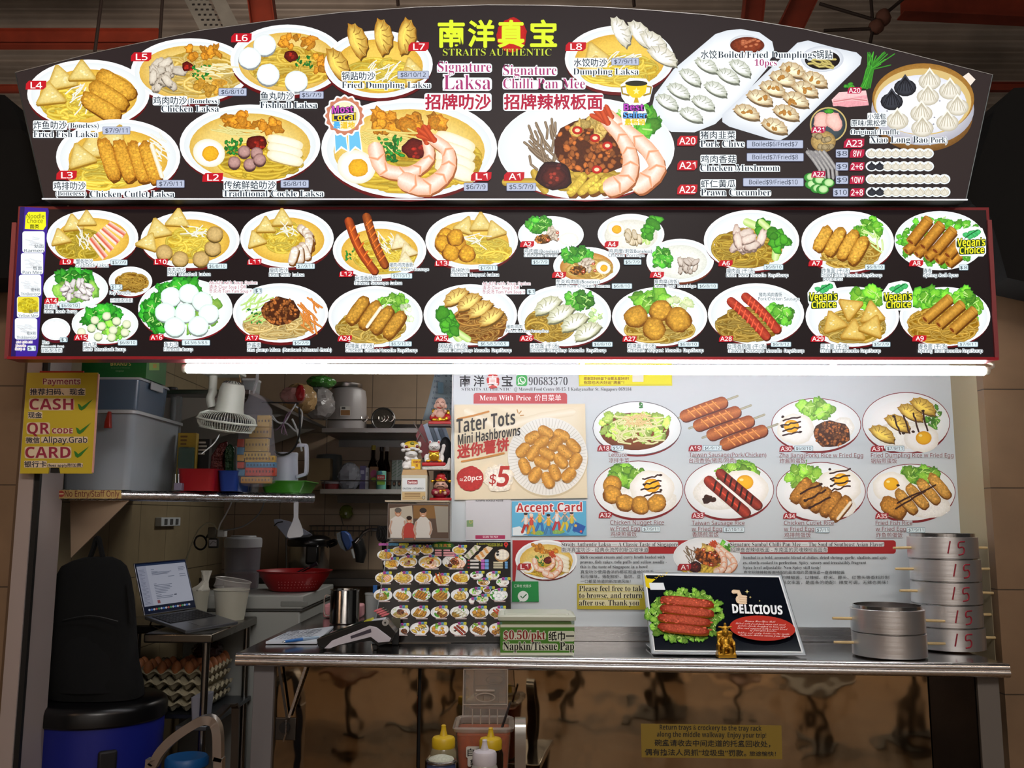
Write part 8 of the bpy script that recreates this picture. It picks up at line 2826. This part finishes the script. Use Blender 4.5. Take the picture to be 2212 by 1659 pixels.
MB().loft(fp).build('front_pocket',mat('pocket_cloth','050608',1.0,bump=.3,bscale=25),t)
MB().tube(curve([at_y(276,1262,YBk),at_y(281,1310,YBk - .01),at_y(283,1345,YBk - .01)],4),0,flat=(.008,.002,(0,1,0))).build('strap',CLOTH,t)
z0 = MB().tube(curve([at_y(135,1340,YBk - .072),at_y(195,1330,YBk - .08),at_y(255,1342,YBk - .072)],6),.0018,5).build('zip',mat('zip_grey','1E2022',.5),t)
# drum
dc = Vector((-1.362,3.19,0))
t = thing('drum','big blue plastic drum with a black lid under the backpack','drum',tuple(dc))
MB().lathe([(.175,.001),(.185,.02),(.198,.35),(.203,.70),(.203,.745)],tuple(dc),44).build('body',mat('drum_blue','141E78',.4),t)
MB().lathe([(.208,.735),(.212,.74),(.212,.775),(.206,.79),(.192,.799),(.0,.80)],tuple(dc),44).build('lid',mat('drum_lid','0A0A0C',.3),t)
a = -.62
hp = dc + Vector((.203 * math.sin(.55),-.203 * math.cos(.55),.62))
MB(rot_at(hp,.55)).box(hp.x - .028,hp.x + .028,hp.y - .012,hp.y + .006,hp.z - .045,hp.z + .05).build('grip',mat('grip_black','0C0C10',.6),t,bev=.008)
# stool
st_ = at_z(404,1640,.62)
t = thing('stool','small bright blue round plastic stool behind the bent steel rail','stool',(st_.x,st_.y,0))
MB().lathe([(.0,.597),(.062,.597),(.068,.603),(.068,.622),(.062,.63),(.0,.632)],(st_.x,st_.y,0),32).build('seat',mat('stool_blue','14508A',.4),t)
for k in range(4):
    an = PI / 4 + PI / 2 * k
    MB().tube([(st_.x + .05 * math.cos(an),st_.y + .05 * math.sin(an),.598),(st_.x + .085 * math.cos(an),st_.y + .085 * math.sin(an),0)],[.012,.014],10).build('leg',mat('stool_blue'),t)

# ---------------------------------------------------------------- freezer and what stands on it
FZ = 1.08
fx0,fx1,fy0,fy1 = -.99,-.828,3.76,4.4
fx0 = -1.3
t = thing('chest_freezer','grey white chest freezer carrying the red colander','freezer',((fx0 + fx1) / 2,4.0,0))
FR = mat('freezer_white','8E908C',.4)
MB().box(fx0,fx1 - .012,fy0 + .012,fy1 - .012,0,FZ - .062).build('cabinet',FR,t,bev=.006)
MB().box(fx0 - .004,fx1 - .004,fy0 + .004,fy1 - .004,FZ - .061,FZ - .054).build('gasket',mat('gasket_dark','3A3A38',.6),t,smooth=False)
MB().box(fx0 - .008,fx1,fy0,fy1,FZ - .053,FZ).build('lid',FR,t,bev=.005)
hx_ = at_y(634,1298,fy0).x
MB().box(hx_ - .05,hx_ + .055,fy0 - .003,fy0 + .004,FZ - .042,FZ - .022).build('handle',mat('freezer_handle','6E706C',.4),t,bev=.002)
cb = Vector((at_y(636,1260,4.0).x,4.0,FZ + .0005))
s = 4.0 / 2000
t = thing('colander','red plastic colander on the chest freezer','colander',tuple(cb))
zr_ = at_y(636,1229,4.0).z - at_y(636,1285,4.0).z - .022
cb.z = FZ + .0005
REDP = mat('colander_red','8E1418',.35)
MB().lathe([(42 * s,0),(50 * s,.004),(60 * s,.03),(70 * s,zr_ * .7),(74 * s,zr_ - .008),(78 * s,zr_ - .004),(79 * s,zr_),(75 * s,zr_),(71 * s,zr_ - .008),(57 * s,.03),(48 * s,.008),(0,.006)],tuple(cb),48).build('bowl',REDP,t)
hh = MB()
for k in range(13):
    for r_ in range(6):
        a = -1.9 + .11 * k + .02 * r_
        zz = .02 + r_ * .012
        rr_ = (57 + r_ * 3.1) * s
        hh.tube([cb + Vector((rr_ * math.cos(a),rr_ * math.sin(a),zz)),cb + Vector(((rr_ + .004) * math.cos(a),(rr_ + .004) * math.sin(a),zz))],.0016,5)
hh.build('hole_row',mat('hole_pale','B4686A',.6),t,smooth=False)
t = thing('ladle','dark ladle handle lying in the red colander','ladle',tuple(cb + Vector((.0,0,.03))))
MB().tube([cb + Vector((-.02,-.02,zr_ - .03)),cb + Vector((.08,-.03,zr_ + .02)),cb + Vector((.1,-.03,zr_ + .03))],[.006,.007,.008],8).build('handle',mat('ladle_dark','1A1622',.4),t)
MB().tube([cb + Vector((.03,-.04,zr_ - .005)),cb + Vector((.07,-.045,zr_ + .016))],.0025,6).build('edge',STEEL,t)
MB().ball(cb + Vector((-.04,-.01,zr_ - .05)),(.03,.03,.02)).build('bowl',STEEL,t)
# pitcher
pc = Vector((at_y(518,1280,4.1).x,4.12,FZ + .0005))
t = thing('pitcher','clear plastic drink pitcher with a white lid and orange drink left on the freezer','pitcher',tuple(pc))
s = 4.12 / 2000
hh_ = at_y(518,1172,4.12).z - pc.z
pc.x = max(pc.x,fx0 + 37 * s)
MB().lathe([(34 * s,0),(35 * s,.004),(38 * s,hh_),(38.5 * s,hh_ + .004)],tuple(pc),36).build('jug',mat('pitcher_clear','7A7880',.2,alpha=.62),t)
MB().lathe([(33 * s,.004),(34.2 * s,hh_ * .34),(0,hh_ * .34)],tuple(pc),32).build('drink',mat('orange_drink','6A3420',.3),t)
MB().lathe([(39 * s,hh_ - .02),(39.5 * s,hh_),(39 * s,hh_ + .016),(36 * s,hh_ + .022),(27 * s,hh_ + .024),(26 * s,hh_ + .03),(0,hh_ + .03)],tuple(pc),36).build('lid',mat('lid_white','9A9CA0',.4),t)
# rice cooker behind the colander
rc = Vector((at_y(668,1200,4.75).x,4.75,0))
bench = thing('back_bench','dark steel cooking bench along the back wall behind the freezer','bench',(-.6,4.8,0))
MB().box(-1.49,.6,4.5,YB - .002,1.06,1.1).build('bench_top',DKSTEEL,bench,bev=.003)
for x in (-1.46,-.4,.56):
    MB().box(x,x + .03,4.52,4.55,0,1.06).box(x,x + .03,YB - .05,YB - .02,0,1.06).build('leg',DKSTEEL,bench,smooth=False)
rc.z = 1.1005
s = 4.75 / 2000
rim = at_y(668,1180,4.75).z - 1.1
t = thing('rice_cooker','steel rice cooker with a thick black lid behind the red colander','rice cooker',tuple(rc))
MB().lathe([(40 * s,0),(42 * s,.01),(43 * s,rim - .01),(43 * s,rim)],tuple(rc),44).build('body',mat('cooker_steel','A09A94',.22,1.0,rvar=.05),t)
MB().lathe([(45 * s,rim),(46 * s,rim + .006),(46 * s,rim + .03),(43 * s,rim + .042),(30 * s,rim + .055),(0,rim + .06)],tuple(rc),44).build('lid',mat('cooker_lid','0C0A0A',.25),t)
MB().lathe([(22 * s,rim + .055),(20 * s,rim + .072),(0,rim + .078)],tuple(rc + Vector((-.03,0,0))),24).build('vent',mat('cooker_lid'),t)
fy_ = rc.y - 43 * s
MB().box(rc.x + 3 * s,rc.x + 31 * s,fy_ - .03,fy_ + .03,rim + 1.1 - .085,rim + 1.1 + .012).build('latch',mat('cooker_lid'),t,bev=.012)
MB().tube(curve([rc + Vector((43 * s,-.02,rim + .02)),rc + Vector((56 * s,-.03,rim + .03)),rc + Vector((58 * s,-.03,rim + .015)),rc + Vector((44 * s,-.02,rim))],4),.009,8).build('side_handle',mat('cooker_lid'),t)
# white scoop leaning on the cooker, paddle hanging
Ys = 4.42
t = thing('dustpan','white plastic scoop leaning above the rice cooker','scoop',tuple(at_y(630,1155,Ys)))
f = [at_y(*p,Ys) for p in ((591,1122),(605,1121),(632,1128),(671,1152),(664,1156),(640,1158),(619,1162),(592,1130))]
MB().prism(f,[p + Vector((0,.05,-.01)) for p in f]).build('tray',mat('scoop_white','9096A8',.4),t,smooth=False,bev=.002)
MB().tube(curve([at_y(592,1136,Ys - .004),at_y(600,1129,Ys - .004),at_y(611,1127,Ys - .004)],4),.003,6).build('hanging_wire',BLACKP,t)
MB().tube([at_y(618,1160,Ys + .02),Vector((at_y(618,1160,Ys).x,Ys + .04,1.1))],.004,8).build('prop',DKSTEEL,t)
Yp_ = 3.42
t = thing('rice_paddle','white rice paddle hanging from the low shelf below the green tray','paddle',tuple(at_y(637,1156,Yp_)))
f = [at_y(*p,Yp_) for p in ((635,1083),(642,1082),(645,1086),(644,1118),(649,1130),(654,1145),(655,1155),(650,1160),(624,1163),(619,1158),(622,1146),(630,1130),(634,1118),(634,1088))]
MB().prism(f,[p + Vector((0,.004,0)) for p in f]).build('blade',mat('paddle_white','9A9CA0',.4),t,bev=.0012)
MB().tube([at_y(640,1085,Yp_ + .002),at_y(639,1078,Yp_ + .01),Vector((at_y(639,1070,Yp_).x,Yp_ + .05,SZ - .021))],.0016,6).build('hook',DKSTEEL,t)
# back wall rack, brush, cloth, hose
Yr = YB - .06
t = thing('wire_rack','dark wire rack on the back wall below the lower back shelf','rack',tuple(at_y(745,1150,Yr)))
m = MB()
for k in range(12):
    x = at_y(672 + 13 * k,1145,Yr).x
    m.tube([(x,Yr,at_y(700,1158,Yr).z),(x,Yr,at_y(700,1136,Yr).z)],.002,5)
for y in (1136,1147):
    m.tube([at_y(668,y,Yr),at_y(820,y,Yr)],.003,6)
for px in (675,815):
    m.tube([at_y(px,1136,Yr),at_y(px,1136,Yr) + Vector((0,.06,0))],.003,6)
m.build('wire_grid',DKSTEEL,t)
for k,px in enumerate((800,812)):
    x = at_y(px,1140,Yr).x
t = crumple(748,1106,14,15,Yr - .03,'5E6420','cloth','crumpled yellow green cloth over the wire rack','cloth',al=1.0,seed=21,dy=.03)
tag(MB().tube([at_y(735,1112,Yr - .01),at_y(742,1136,Yr)],.002,5).build('cloth_hook',DKSTEEL),'thin hook holding the yellow green cloth','hook')
Yh = 4.6
t = thing('brush','blue scrubbing brush with pale bristles hanging over the bench','brush',tuple(at_y(742,1190,Yh)))
f = [at_y(*p,Yh) for p in ((735,1148),(745,1147),(754,1154),(759,1168),(757,1180),(750,1190),(744,1180),(738,1165))]
MB().prism(f,[p + Vector((0,.05,0)) for p in f]).build('handle',mat('brush_blue','2A4A86',.4),t,bev=.006)
f = [at_y(*p,Yh + .004) for p in ((735,1149),(727,1152),(729,1168),(736,1184),(747,1191),(743,1180),(737,1165))]
MB().prism(f,[p + Vector((0,.04,0)) for p in f]).build('bristles',mat('bristle_pale','7A8084',.8,var=.25,scale=150),t,smooth=False)
MB().tube([at_y(750,1149,Yh + .02),at_y(749,1137,YB - .07)],.002,5).build('hook',DKSTEEL,t)
t = thing('sprayer','curved steel hose ending in a black spray head beside the blue brush','sprayer',tuple(at_y(772,1200,4.55)))
MB().tube(curve([at_y(x,y,4.55) for x,y in ((819,1145),(800,1144),(786,1150),(778,1160),(773,1168))],6),.008,8).build('hose',mat('hose_steel','A8A8AC',.2,1.0),t)
MB().tube([at_y(776,1163,4.55),at_y(768,1172,4.55)],[.012,.014],12).build('nozzle',mat('hose_steel'),t)
MB().tube([at_y(772,1166,4.57),at_y(780,1195,4.57),at_y(777,1215,4.57)],[.03,.028,.02],10).build('handle',BLACKP,t)
MB().tube([at_y(760,1186,4.55),at_y(765,1206,4.55)],[.007,.005],8).build('lever',WHITEP,t)
xq = at_y(819,1145,4.55).x
MB().tube(curve([at_y(819,1145,4.55),Vector((xq + .01,4.6,1.3)),Vector((xq + .012,4.7,1.101))],5),.008,8).build('riser',DKSTEEL,t)
t = thing('cable_coil','coil of black cable left of the family photo','cable',tuple(at_y(828,1165,4.4)))
m = MB()
for k in range(6):
    cx = 822 + k * 3.4
    m.tube([at_y(cx + 7 * math.cos(a),1153 + 15 * math.sin(a),4.5 - .01 * k) for a in [2 * PI * i / 22 for i in range(22)]],.006,6,closed=True)
m.build('coil',BLACKP,t)
MB().tube([at_y(832,1166,4.48),Vector((at_y(832,1166,4.48).x,4.53,1.101))],.006,6).build('tail',BLACKP,t)

# ---------------------------------------------------------------- the figurines at the left edge of the menu board
YG = 3.045
SKIN = mat('figure_skin','B08A7A',.4)
REDG = mat('figure_red','98161A',.3)
WHT = mat('figure_white','C0BEBA',.35)
GLD = mat('figure_gold','C89A28',.25,.7)
BLK = mat('figure_black','14100E',.4)
PXM = YG / 2000 * .985       # one photo unit in metres at the figurines


class Fig:
    def __init__(s,name,label,cat,px,py,zb=None):
        s.c = at_y(px,py,YG)
        if zb is not None:
            s.c.z = zb
        s.t = thing(name,label,cat,tuple(s.c))

    def p(s,x,y,d=0.0):
        """x right, y up, d towards the viewer, in photo units"""
        return s.c + Vector((x * PXM,-d * PXM,y * PXM))

    def balls(s,name,m,items,vox=.0014,sm=2):
        b = MB()
        for it in items:
            if len(it) == 6:
                b.ball(s.p(it[0],it[1],it[2]),(it[3] * PXM,it[4] * PXM,it[5] * PXM),18,12)
            else:
                b.tube([s.p(*it[0]),s.p(*it[1])],[it[2] * PXM,it[3] * PXM],10)
        return fused(b,name,m,s.t,vox,sm)

    def box(s,name,m,x0,x1,y0,y1,d0,d1,bev=.002):
        a,b = s.p(x0,y0,d1),s.p(x1,y1,d0)
        return MB().box(a.x,b.x,a.y,b.y,a.z,b.z).build(name,m,s.t,bev=bev)

    def arcs(s,name,m,pts,r=.5):
        b = MB()
        for q in pts:
            b.tube(curve([s.p(*k) for k in q],4),r * PXM,6)
        return b.build(name,m,s.t)


# plank, photo stand and small shelves carry them; all fixed to the board's left edge
t = thing('display_shelf','thin pale plank at the left edge of the menu board carrying the supplement box','shelf',tuple(at_y(905,1084,3.0)))
zp = at_y(905,1081,2.99).z
xp0,xp1 = at_y(832,1082,2.99).x,wl - .0045
MB().box(xp0,xp1,2.985,3.12,zp - .005,zp).build('plank',mat('plank_cream','A89C88',.5),t,smooth=False)
MB().box(xp1 - .005,xp1,3.085,3.12,CT + .0005,zp - .005).build('support',CLEAR,t,smooth=False)
MB().box(xp0 + .004,xp0 + .012,3.085,3.11,CT + .0005,zp - .005).build('support',CLEAR,t,smooth=False)
t = thing('photo_frame','family photo of three people under the plank with the supplement box','photo',tuple(at_y(905,1166,3.0)))
q = [at_y(x,y,2.99) for x,y in ((836,1164),(971,1166),(970,1089),(838,1087))]
MB().prism(q,[p + Vector((0,.006,0)) for p in q]).build('frame',mat('frame_grey','6A6460',.4),t,smooth=False)
MB().tube([q[3] + Vector((.003,.003,0)),Vector((q[3].x + .003,2.993,zp - .005))],.002,6).tube([q[2] + Vector((-.01,.003,0)),Vector((q[2].x - .01,2.993,zp - .005))],.002,6).build('hanger',CLEAR,t)
P = Print((0,2.99,1.2),(0,-1,0),h=.0004,eps=2e-5)
P.poly([(839,1089),(969,1090),(969,1163),(838,1161)],'54443A'); P.poly([(842,1098),(890,1092),(893,1130),(842,1140)],'A8A090'); P.poly([(893,1092),(930,1091),(968,1092),(968,1120),(893,1120)],'7A5A34'); P.poly([(938,1093),(968,1094),(968,1150),(945,1150)],'8A8478')
P.L = 20
for x,y,sc_,sh,hr in ((860,1128,1.0,'C4C0B8','5A5650'),(884,1140,.82,'A84038','2A1E1A'),(914,1130,1.05,'C0BCB4','2E2622')):
    P.poly([(x - 17 * sc_,y + 34),(x - 16 * sc_,y - 6 * sc_),(x - 6 * sc_,y - 13 * sc_),(x + 6 * sc_,y - 13 * sc_),(x + 16 * sc_,y - 6 * sc_),(x + 17 * sc_,y + 34)] if y + 34 < 1163 else [(x - 15 * sc_,1162),(x - 14 * sc_,y - 4 * sc_),(x - 6 * sc_,y - 13 * sc_),(x + 6 * sc_,y - 13 * sc_),(x + 14 * sc_,y - 4 * sc_),(x + 15 * sc_,1162)],sh)
    P.stroke([(x - 14 * sc_,y - 2),(x - 18 * sc_,y + 14),(x - 15 * sc_,y + 24)],5 * sc_,'B08468',shade(sh,.9)); P.stroke([(x + 14 * sc_,y - 2),(x + 17 * sc_,y + 14),(x + 14 * sc_,y + 24)],5 * sc_,'B08468',shade(sh,.9))
    P.ell(x,y - 21 * sc_,7 * sc_,9 * sc_,'B88A6C',cout='A07458',n=20); P.ell(x,y - 26 * sc_,7.4 * sc_,5.4 * sc_,hr,n=18)
    for e in (-2.6,2.6):
        P.ell(x + e * sc_,y - 21 * sc_,1,.8,'2A1A14',n=8)
    P.stroke([(x - 2.4 * sc_,y - 16 * sc_),(x,y - 15.2 * sc_),(x + 2.4 * sc_,y - 16 * sc_)],1,'E8DCD0')
P.build('photograph',GLOSSY,t)
# supplement box
t = thing('supplement_box','cream calcium box with a dark red label on the pale plank','box',tuple(at_y(893,1080,3.0)))
zs = zp + .0005
x0,x1,Yx = at_y(867,1050,3.0).x,at_y(922,1050,3.0).x,3.0
zt_ = at_y(893,1026,3.0).z
MB().box(x0,x1,Yx,3.09,zs,zt_).build('body',mat('box_cream','B0AC9A',.5),t,smooth=False)
MB().hexa([(x0,Yx,zt_),(x1,Yx,zt_),(x1,3.09,zt_),(x0,3.09,zt_)],[(x0 + .003,Yx + .012,zt_ + .018),(x1 - .003,Yx + .012,zt_ + .018),(x1 - .003,3.08,zt_ + .018),(x0 + .003,3.08,zt_ + .018)]).build('top_flap',mat('flap_brown','9A7E58',.6),t,smooth=False)
P = Print((0,Yx,1.4),(0,-1,0),h=.0004,eps=2e-5)
P.rrect(869,1033,919,1061,1,'C4C8C8'); P.rrect(880,1037,902,1046,.6,'7A1418'); P.text('Swisse',882,1044.5,900,8,'E8D8D4','B',slope=0)
P.text('CALCIUM + VITAMIN D',870,1057,915,5,'1E3038','B'); P.rrect(869,1063,919,1080,.5,'B49A6A')
for k in range(3):
    P.rrect(874,1065 + 3.4 * k,908,1066.2 + 3.4 * k,.3,'6A4A2A')
P.rrect(870,1075.5,911,1076.4,.2,'4A3420'); P.ell(915,1075,3.4,3.8,'3A3028',n=18); P.ell(915,1075,2.6,3,'A8A08A',n=16)
P.build('print',VINYL,t)
topz = zt_ + .0185
# foam block and little shelf for the cat, tray for the laughing figure
t = thing('foam_block','white foam piece stuck to the board edge under the waving cat','foam',tuple(at_y(945,1014,YG)))
zf = at_y(940,1006,YG).z
f = [at_y(x,y,YG - .03) for x,y in ((912,1008),(960,1007),(966,1000),(968,990),(976,988),(977,1008),(972,1015),(912,1015))]
for p in f:
    p.x = min(p.x,wl - .0045)
MB().prism(f,[p + Vector((0,.06,0)) for p in f]).build('body',mat('foam_white','B0AEA8',.9,bump=.4,bscale=120),t,bev=.002)
zf = max(p.z for p in (f[0],f[1]))
t = thing('small_shelf','small dark shelf on the board edge under the laughing figurine','shelf',tuple(at_y(950,922,YG)))
za = at_y(950,918,YG).z
MB().box(at_y(926,918,YG).x,wl - .0045,YG - .03,YG + .03,za - .006,za).build('plate',mat('dark_wood','3A2A22',.5),t,smooth=False)
# laughing bald figure
g = Fig('figurine','laughing bald figurine with a bare belly on a red tray','figurine',951,918,za + .0005)
g.box('tray',REDG,-25,24,0,7,-10,14)
g.balls('robe',REDG,[(-15,16,0,9,9,9),(15,16,0,9,9,9),(0,15,-5,15,9,12),(-10,12,5,9,8,6),(11,12,5,9,8,6)])
g.balls('body',SKIN,[(0,22,3,11,9,11),(0,32,1,9,7,7),(0,46,2,12,10,14),(-11,41,1,4,4,5),(11,41,1,4,4,5),((-9,31,2),(-15,22,6),4,3.5),((9,31,2),(10,26,9),4,3.5),(11,29,10,4,4,4),(-16,20,8,4,4,4),(0,44,12,2.4,2,2)])
g.balls('treasure',GLD,[(-12,10,11,6,4,4),(-3,9,12,6,4,3),(7,10,12,6,4,4),(14,13,9,4,4,5),(0,13,12,5,3,3),(-15,30,-4,5,5,6),(16,26,-2,5,5,8)])
g.arcs('face_line',mat('face_brown','5A2E22',.6),[((-8,47,11),(-5.5,49.5,11.4),(-3,47.5,12)),((3,47.5,12),(5.5,49.5,11.4),(8,47,11))],.6)
g.arcs('mouth',REDG,[((-6,38,10.5),(0,35.5,12),(6,38,10.5))],1.1)
g.arcs('staff',mat('staff_grey','7A6A5A',.5),[((0,42,13.5),(7,32,13),(9,28,13))],.9)
# waving cat
g = Fig('figurine','white waving lucky cat with a gold belly on a red base above the foam piece','figurine',938,1006,zf + .0008)
g.box('base',REDG,-26,26,0,8,-9,14,.003)
g.balls('body',WHT,[(0,22,0,15,10,14),(-17,18,3,5,5,9),(17,18,3,5,5,9),(0,43,2,13,10,11),(-9.5,53,1,3.6,3,4.5),(9.5,53,1,3.6,3,4.5),((15,24,3),(20,40,4),4,4),(20.5,44,5,4.4,4,4.8),(-16,12,6,5,5,4),(16,12,6,5,5,4)])
g.balls('belly',GLD,[(0,21,6,12,7,11),(-13,11,9,5,4,3.6),(13,11,9,5,4,3.6),(0,30,6,13,5,2.6)])
g.balls('coin',mat('coin_gold','D8B23A',.2,.8),[(0,24,12,6,2.4,6)])
g.arcs('collar',REDG,[((-11,33.5,6),(-5,32,10.6),(0,31.6,11.6),(5,32,10.6),(11,33.5,6))],1.3)
g.arcs('face_line',BLK,[((-8,43,11.2),(-5.5,41.5,12),(-3,43,12.2)),((3,43,12.2),(5.5,41.5,12),(8,43,11.2)),((-4,38.6,12),(-2,37.6,12.4),(0,39.4,12.6),(2,37.6,12.4),(4,38.6,12))],.55)
g.balls('ear_lining',REDG,[(-9.5,52.5,3,2.2,1.8,3),(9.5,52.5,3,2.2,1.8,3),(0,41,12.4,1.2,1,.9)],.0007,1)
# lion dance cat on the supplement box
g = Fig('figurine','white cat figurine in a yellow lion mask standing on the supplement box','figurine',888,1012,topz + .0005)
g.balls('body',WHT,[(-4,10,0,16,11,12),(-2,25,0,13,9,9),(1,34,4,14,11,9),((-12,27,3),(-6,20,11),4,4),((9,27,3),(14,20,10),4,4),(-10,4,9,7,7,4),(6,4,9,7,7,4)])
g.balls('mask',mat('mask_yellow','B89A20',.4),[(0,50,2,19,13,13),(4,57,4,9,9,6)])
g.balls('mask_fur',WHT,[(-18,54,4,6,6,5),(17,55,0,5,5,7),(-16,42,8,6,5,4),(-6,43,13,6,4,3.4),(4,46,14,6,4,3.4),(14,43,12,6,5,3.6),(20,39,8,5,5,4),(-12,49.5,12,5,3,4.6),(13,51,11,5,3,4.6)])
g.balls('mask_eye',mat('eye_red','5A1412',.2),[(-9,49,15,4,2,3.4),(14,49.5,14,3.6,2,3.4)],.0008,1)
g.balls('mask_mirror',mat('mirror_green','6A6A2A',.2,.6),[(3,56,13,5,2,4)],.0008,1)
g.arcs('face_line',BLK,[((-3,33,15),(-1,31.6,15.4),(1,33.2,15.6),(3,31.6,15.4),(5,33,15))],.5)
g.box('scroll',mat('scroll_yellow','C8A01C',.4),2,22,0.3,22,12,14,.0005)
P = Print(g.p(0,0,14),(0,-1,0),h=.0004)
c0 = (888,1012)
sx_ = lambda u,v: (888 + u,1011 - v)
for ch,u,v in (('招',4.5,11),('财',10,11),('进',15.5,11),('宝',10,3.5)):
    a = sx_(u,v)
    P.text(ch,a[0],a[1],a[0] + 5,5.6,'8A2418',off=.012)
P.build('scroll_lettering',VINYL,g.t)
# fortune figure in a red hat
g = Fig('figurine','smiling red robed fortune figurine with a winged hat beside the supplement box','figurine',952,1080,zp + .0005)
g.box('base',REDG,-23,24,0,6,-9,13)
g.balls('robe',mat('robe_red','7A1228',.35),[(0,16,0,18,11,12),(-13,18,5,8,7,8),(13,18,5,8,7,8)])
g.balls('head',SKIN,[(0,33,3,13,10,11),(-13,31,0,2.6,3,4),(13,31,0,2.6,3,4),(-9,17,12,4,4,4),(10,16,12,4,4,4)])
g.balls('hat',REDG,[(0,46,2,13,10,6),(0,53,0,10,8,7)])
g.balls('hat_trim',GLD,[(0,43.5,10,11,3,2),(0,46,12,3,2,3),(-19,42,0,3.6,2,3.6),(19,42,0,3.6,2,3.6),((-19,42,0),(-12,44,0),1,1),((19,42,0),(12,44,0),1,1),(0,19,13,3,2,5),(8,22,13,5,2,2)])
g.arcs('face_line',BLK,[((-8,34.5,11.5),(-5.5,36,12),(-3,34.5,12.6)),((3,34.5,12.6),(5.5,36,12),(8,34.5,11.5)),((-8,28,11),(-4,30.5,12.8),(0,29.6,13.4),(4,30.5,12.8),(8,28,11))],.8)
# calendar, striped roll stack, red packet, black cap behind the figurines
t = thing('calendar','curling wall calendar sheet behind the laughing figurine','calendar',tuple(at_y(945,910,3.3)))
grid = []
for i in range(12):
    v = i / 11
    row = []
    for j in range(6):
        u = j / 5
        p = at_y((944 + (914 - 944) * v ** 1.6) * (1 - u) + 992 * u,770 + 138 * v,3.32)
        row.append(p + Vector((0,-.03 * math.sin(v * PI) * (1 - u) - .02 * v * (1 - u),0)))
    grid.append(row)
cal = MB().sheet(grid).build('sheet',mat('calendar_paper','7E8C92',.5),t,solid=.0008)
P = Print((0,3.262,1.9),(0,-1,0),h=.001)
for k in range(8):
    y = 802 + 12 * k
    P.text(('1 Mon','2 Tue','3 Wed','4 Thu','5 Fri','6 Sat','7 Sun','8 Mon')[k],941 - k * 1.4,y,952 - k * 1.4,6,'2A3A58','B')
    for j in range(2):
        P.text(str(5 + k + 7 * j),962 + 9 * j,y,966 + 9 * j + (2 if k > 4 or j else 0),6,'303A40','B')
P.rrect(946,826,958,850,1,'3A5A68')
P.build('print',VINYL,t)
MB().tube([Vector((grid[0][2].x,3.32,grid[0][2].z)),Vector((grid[0][2].x,3.32,2.449))],.002,6).build('hanging_string',WHITEP,t)
t = thing('striped_roll','slanting stack of pale blue striped folders behind the waving cat','folders',tuple(at_y(945,960,3.2)))
for k in range(5):
    x = 914 + k * 9
    f = [at_y(*p,3.18 + .008 * k) for p in ((x,918),(x + 9,914),(x + 34,985),(x + 24,990))]
    MB().prism(f,[p + Vector((0,.03,0)) for p in f]).build('folder',mat('folder_%d' % (k % 2),('8A9AB0','46586C')[k % 2],.35),t,smooth=False)
f = at_y(950,985,3.2)
MB().box(f.x - .02,wl - .006,3.19,3.23,zp + .0005,f.z).build('rest',mat('dark_wood'),t,smooth=False)
t = thing('red_packet','red paper packet slanting left of the striped folders','packet',tuple(at_y(908,950,3.24)))
f = [at_y(*p,3.25) for p in ((898,940),(910,915),(930,925),(925,985),(912,990))]
MB().prism(f,[p + Vector((0,.008,0)) for p in f]).build('paper',mat('packet_red','7A1018',.4),t,smooth=False)
MB().tube([at_y(893,912,3.24),at_y(920,955,3.245)],.0018,6).tube([at_y(909,935,3.24),at_y(899,955,3.245)],.0018,6).build('stick',mat('stick_pale','8A8078',.6),t)
MB().box(f[4].x,f[3].x,3.256,3.262,zp + .0005,f[4].z + .02).build('rest',mat('dark_wood'),t,smooth=False)
t = thing('black_cap','round black cap behind the waving cat against the board edge','cap',tuple(at_y(964,1000,3.12)))
c = at_y(962,985,3.12)
MB().ball(c,(.026,.02,.065),20,12).build('crown',mat('cap_black','08080A',.8),t)
MB().box(c.x - .008,c.x + .008,3.11,3.13,f[4].z * 0 + zp + .0005,c.z - .05).build('peg',mat('dark_wood'),t,smooth=False)
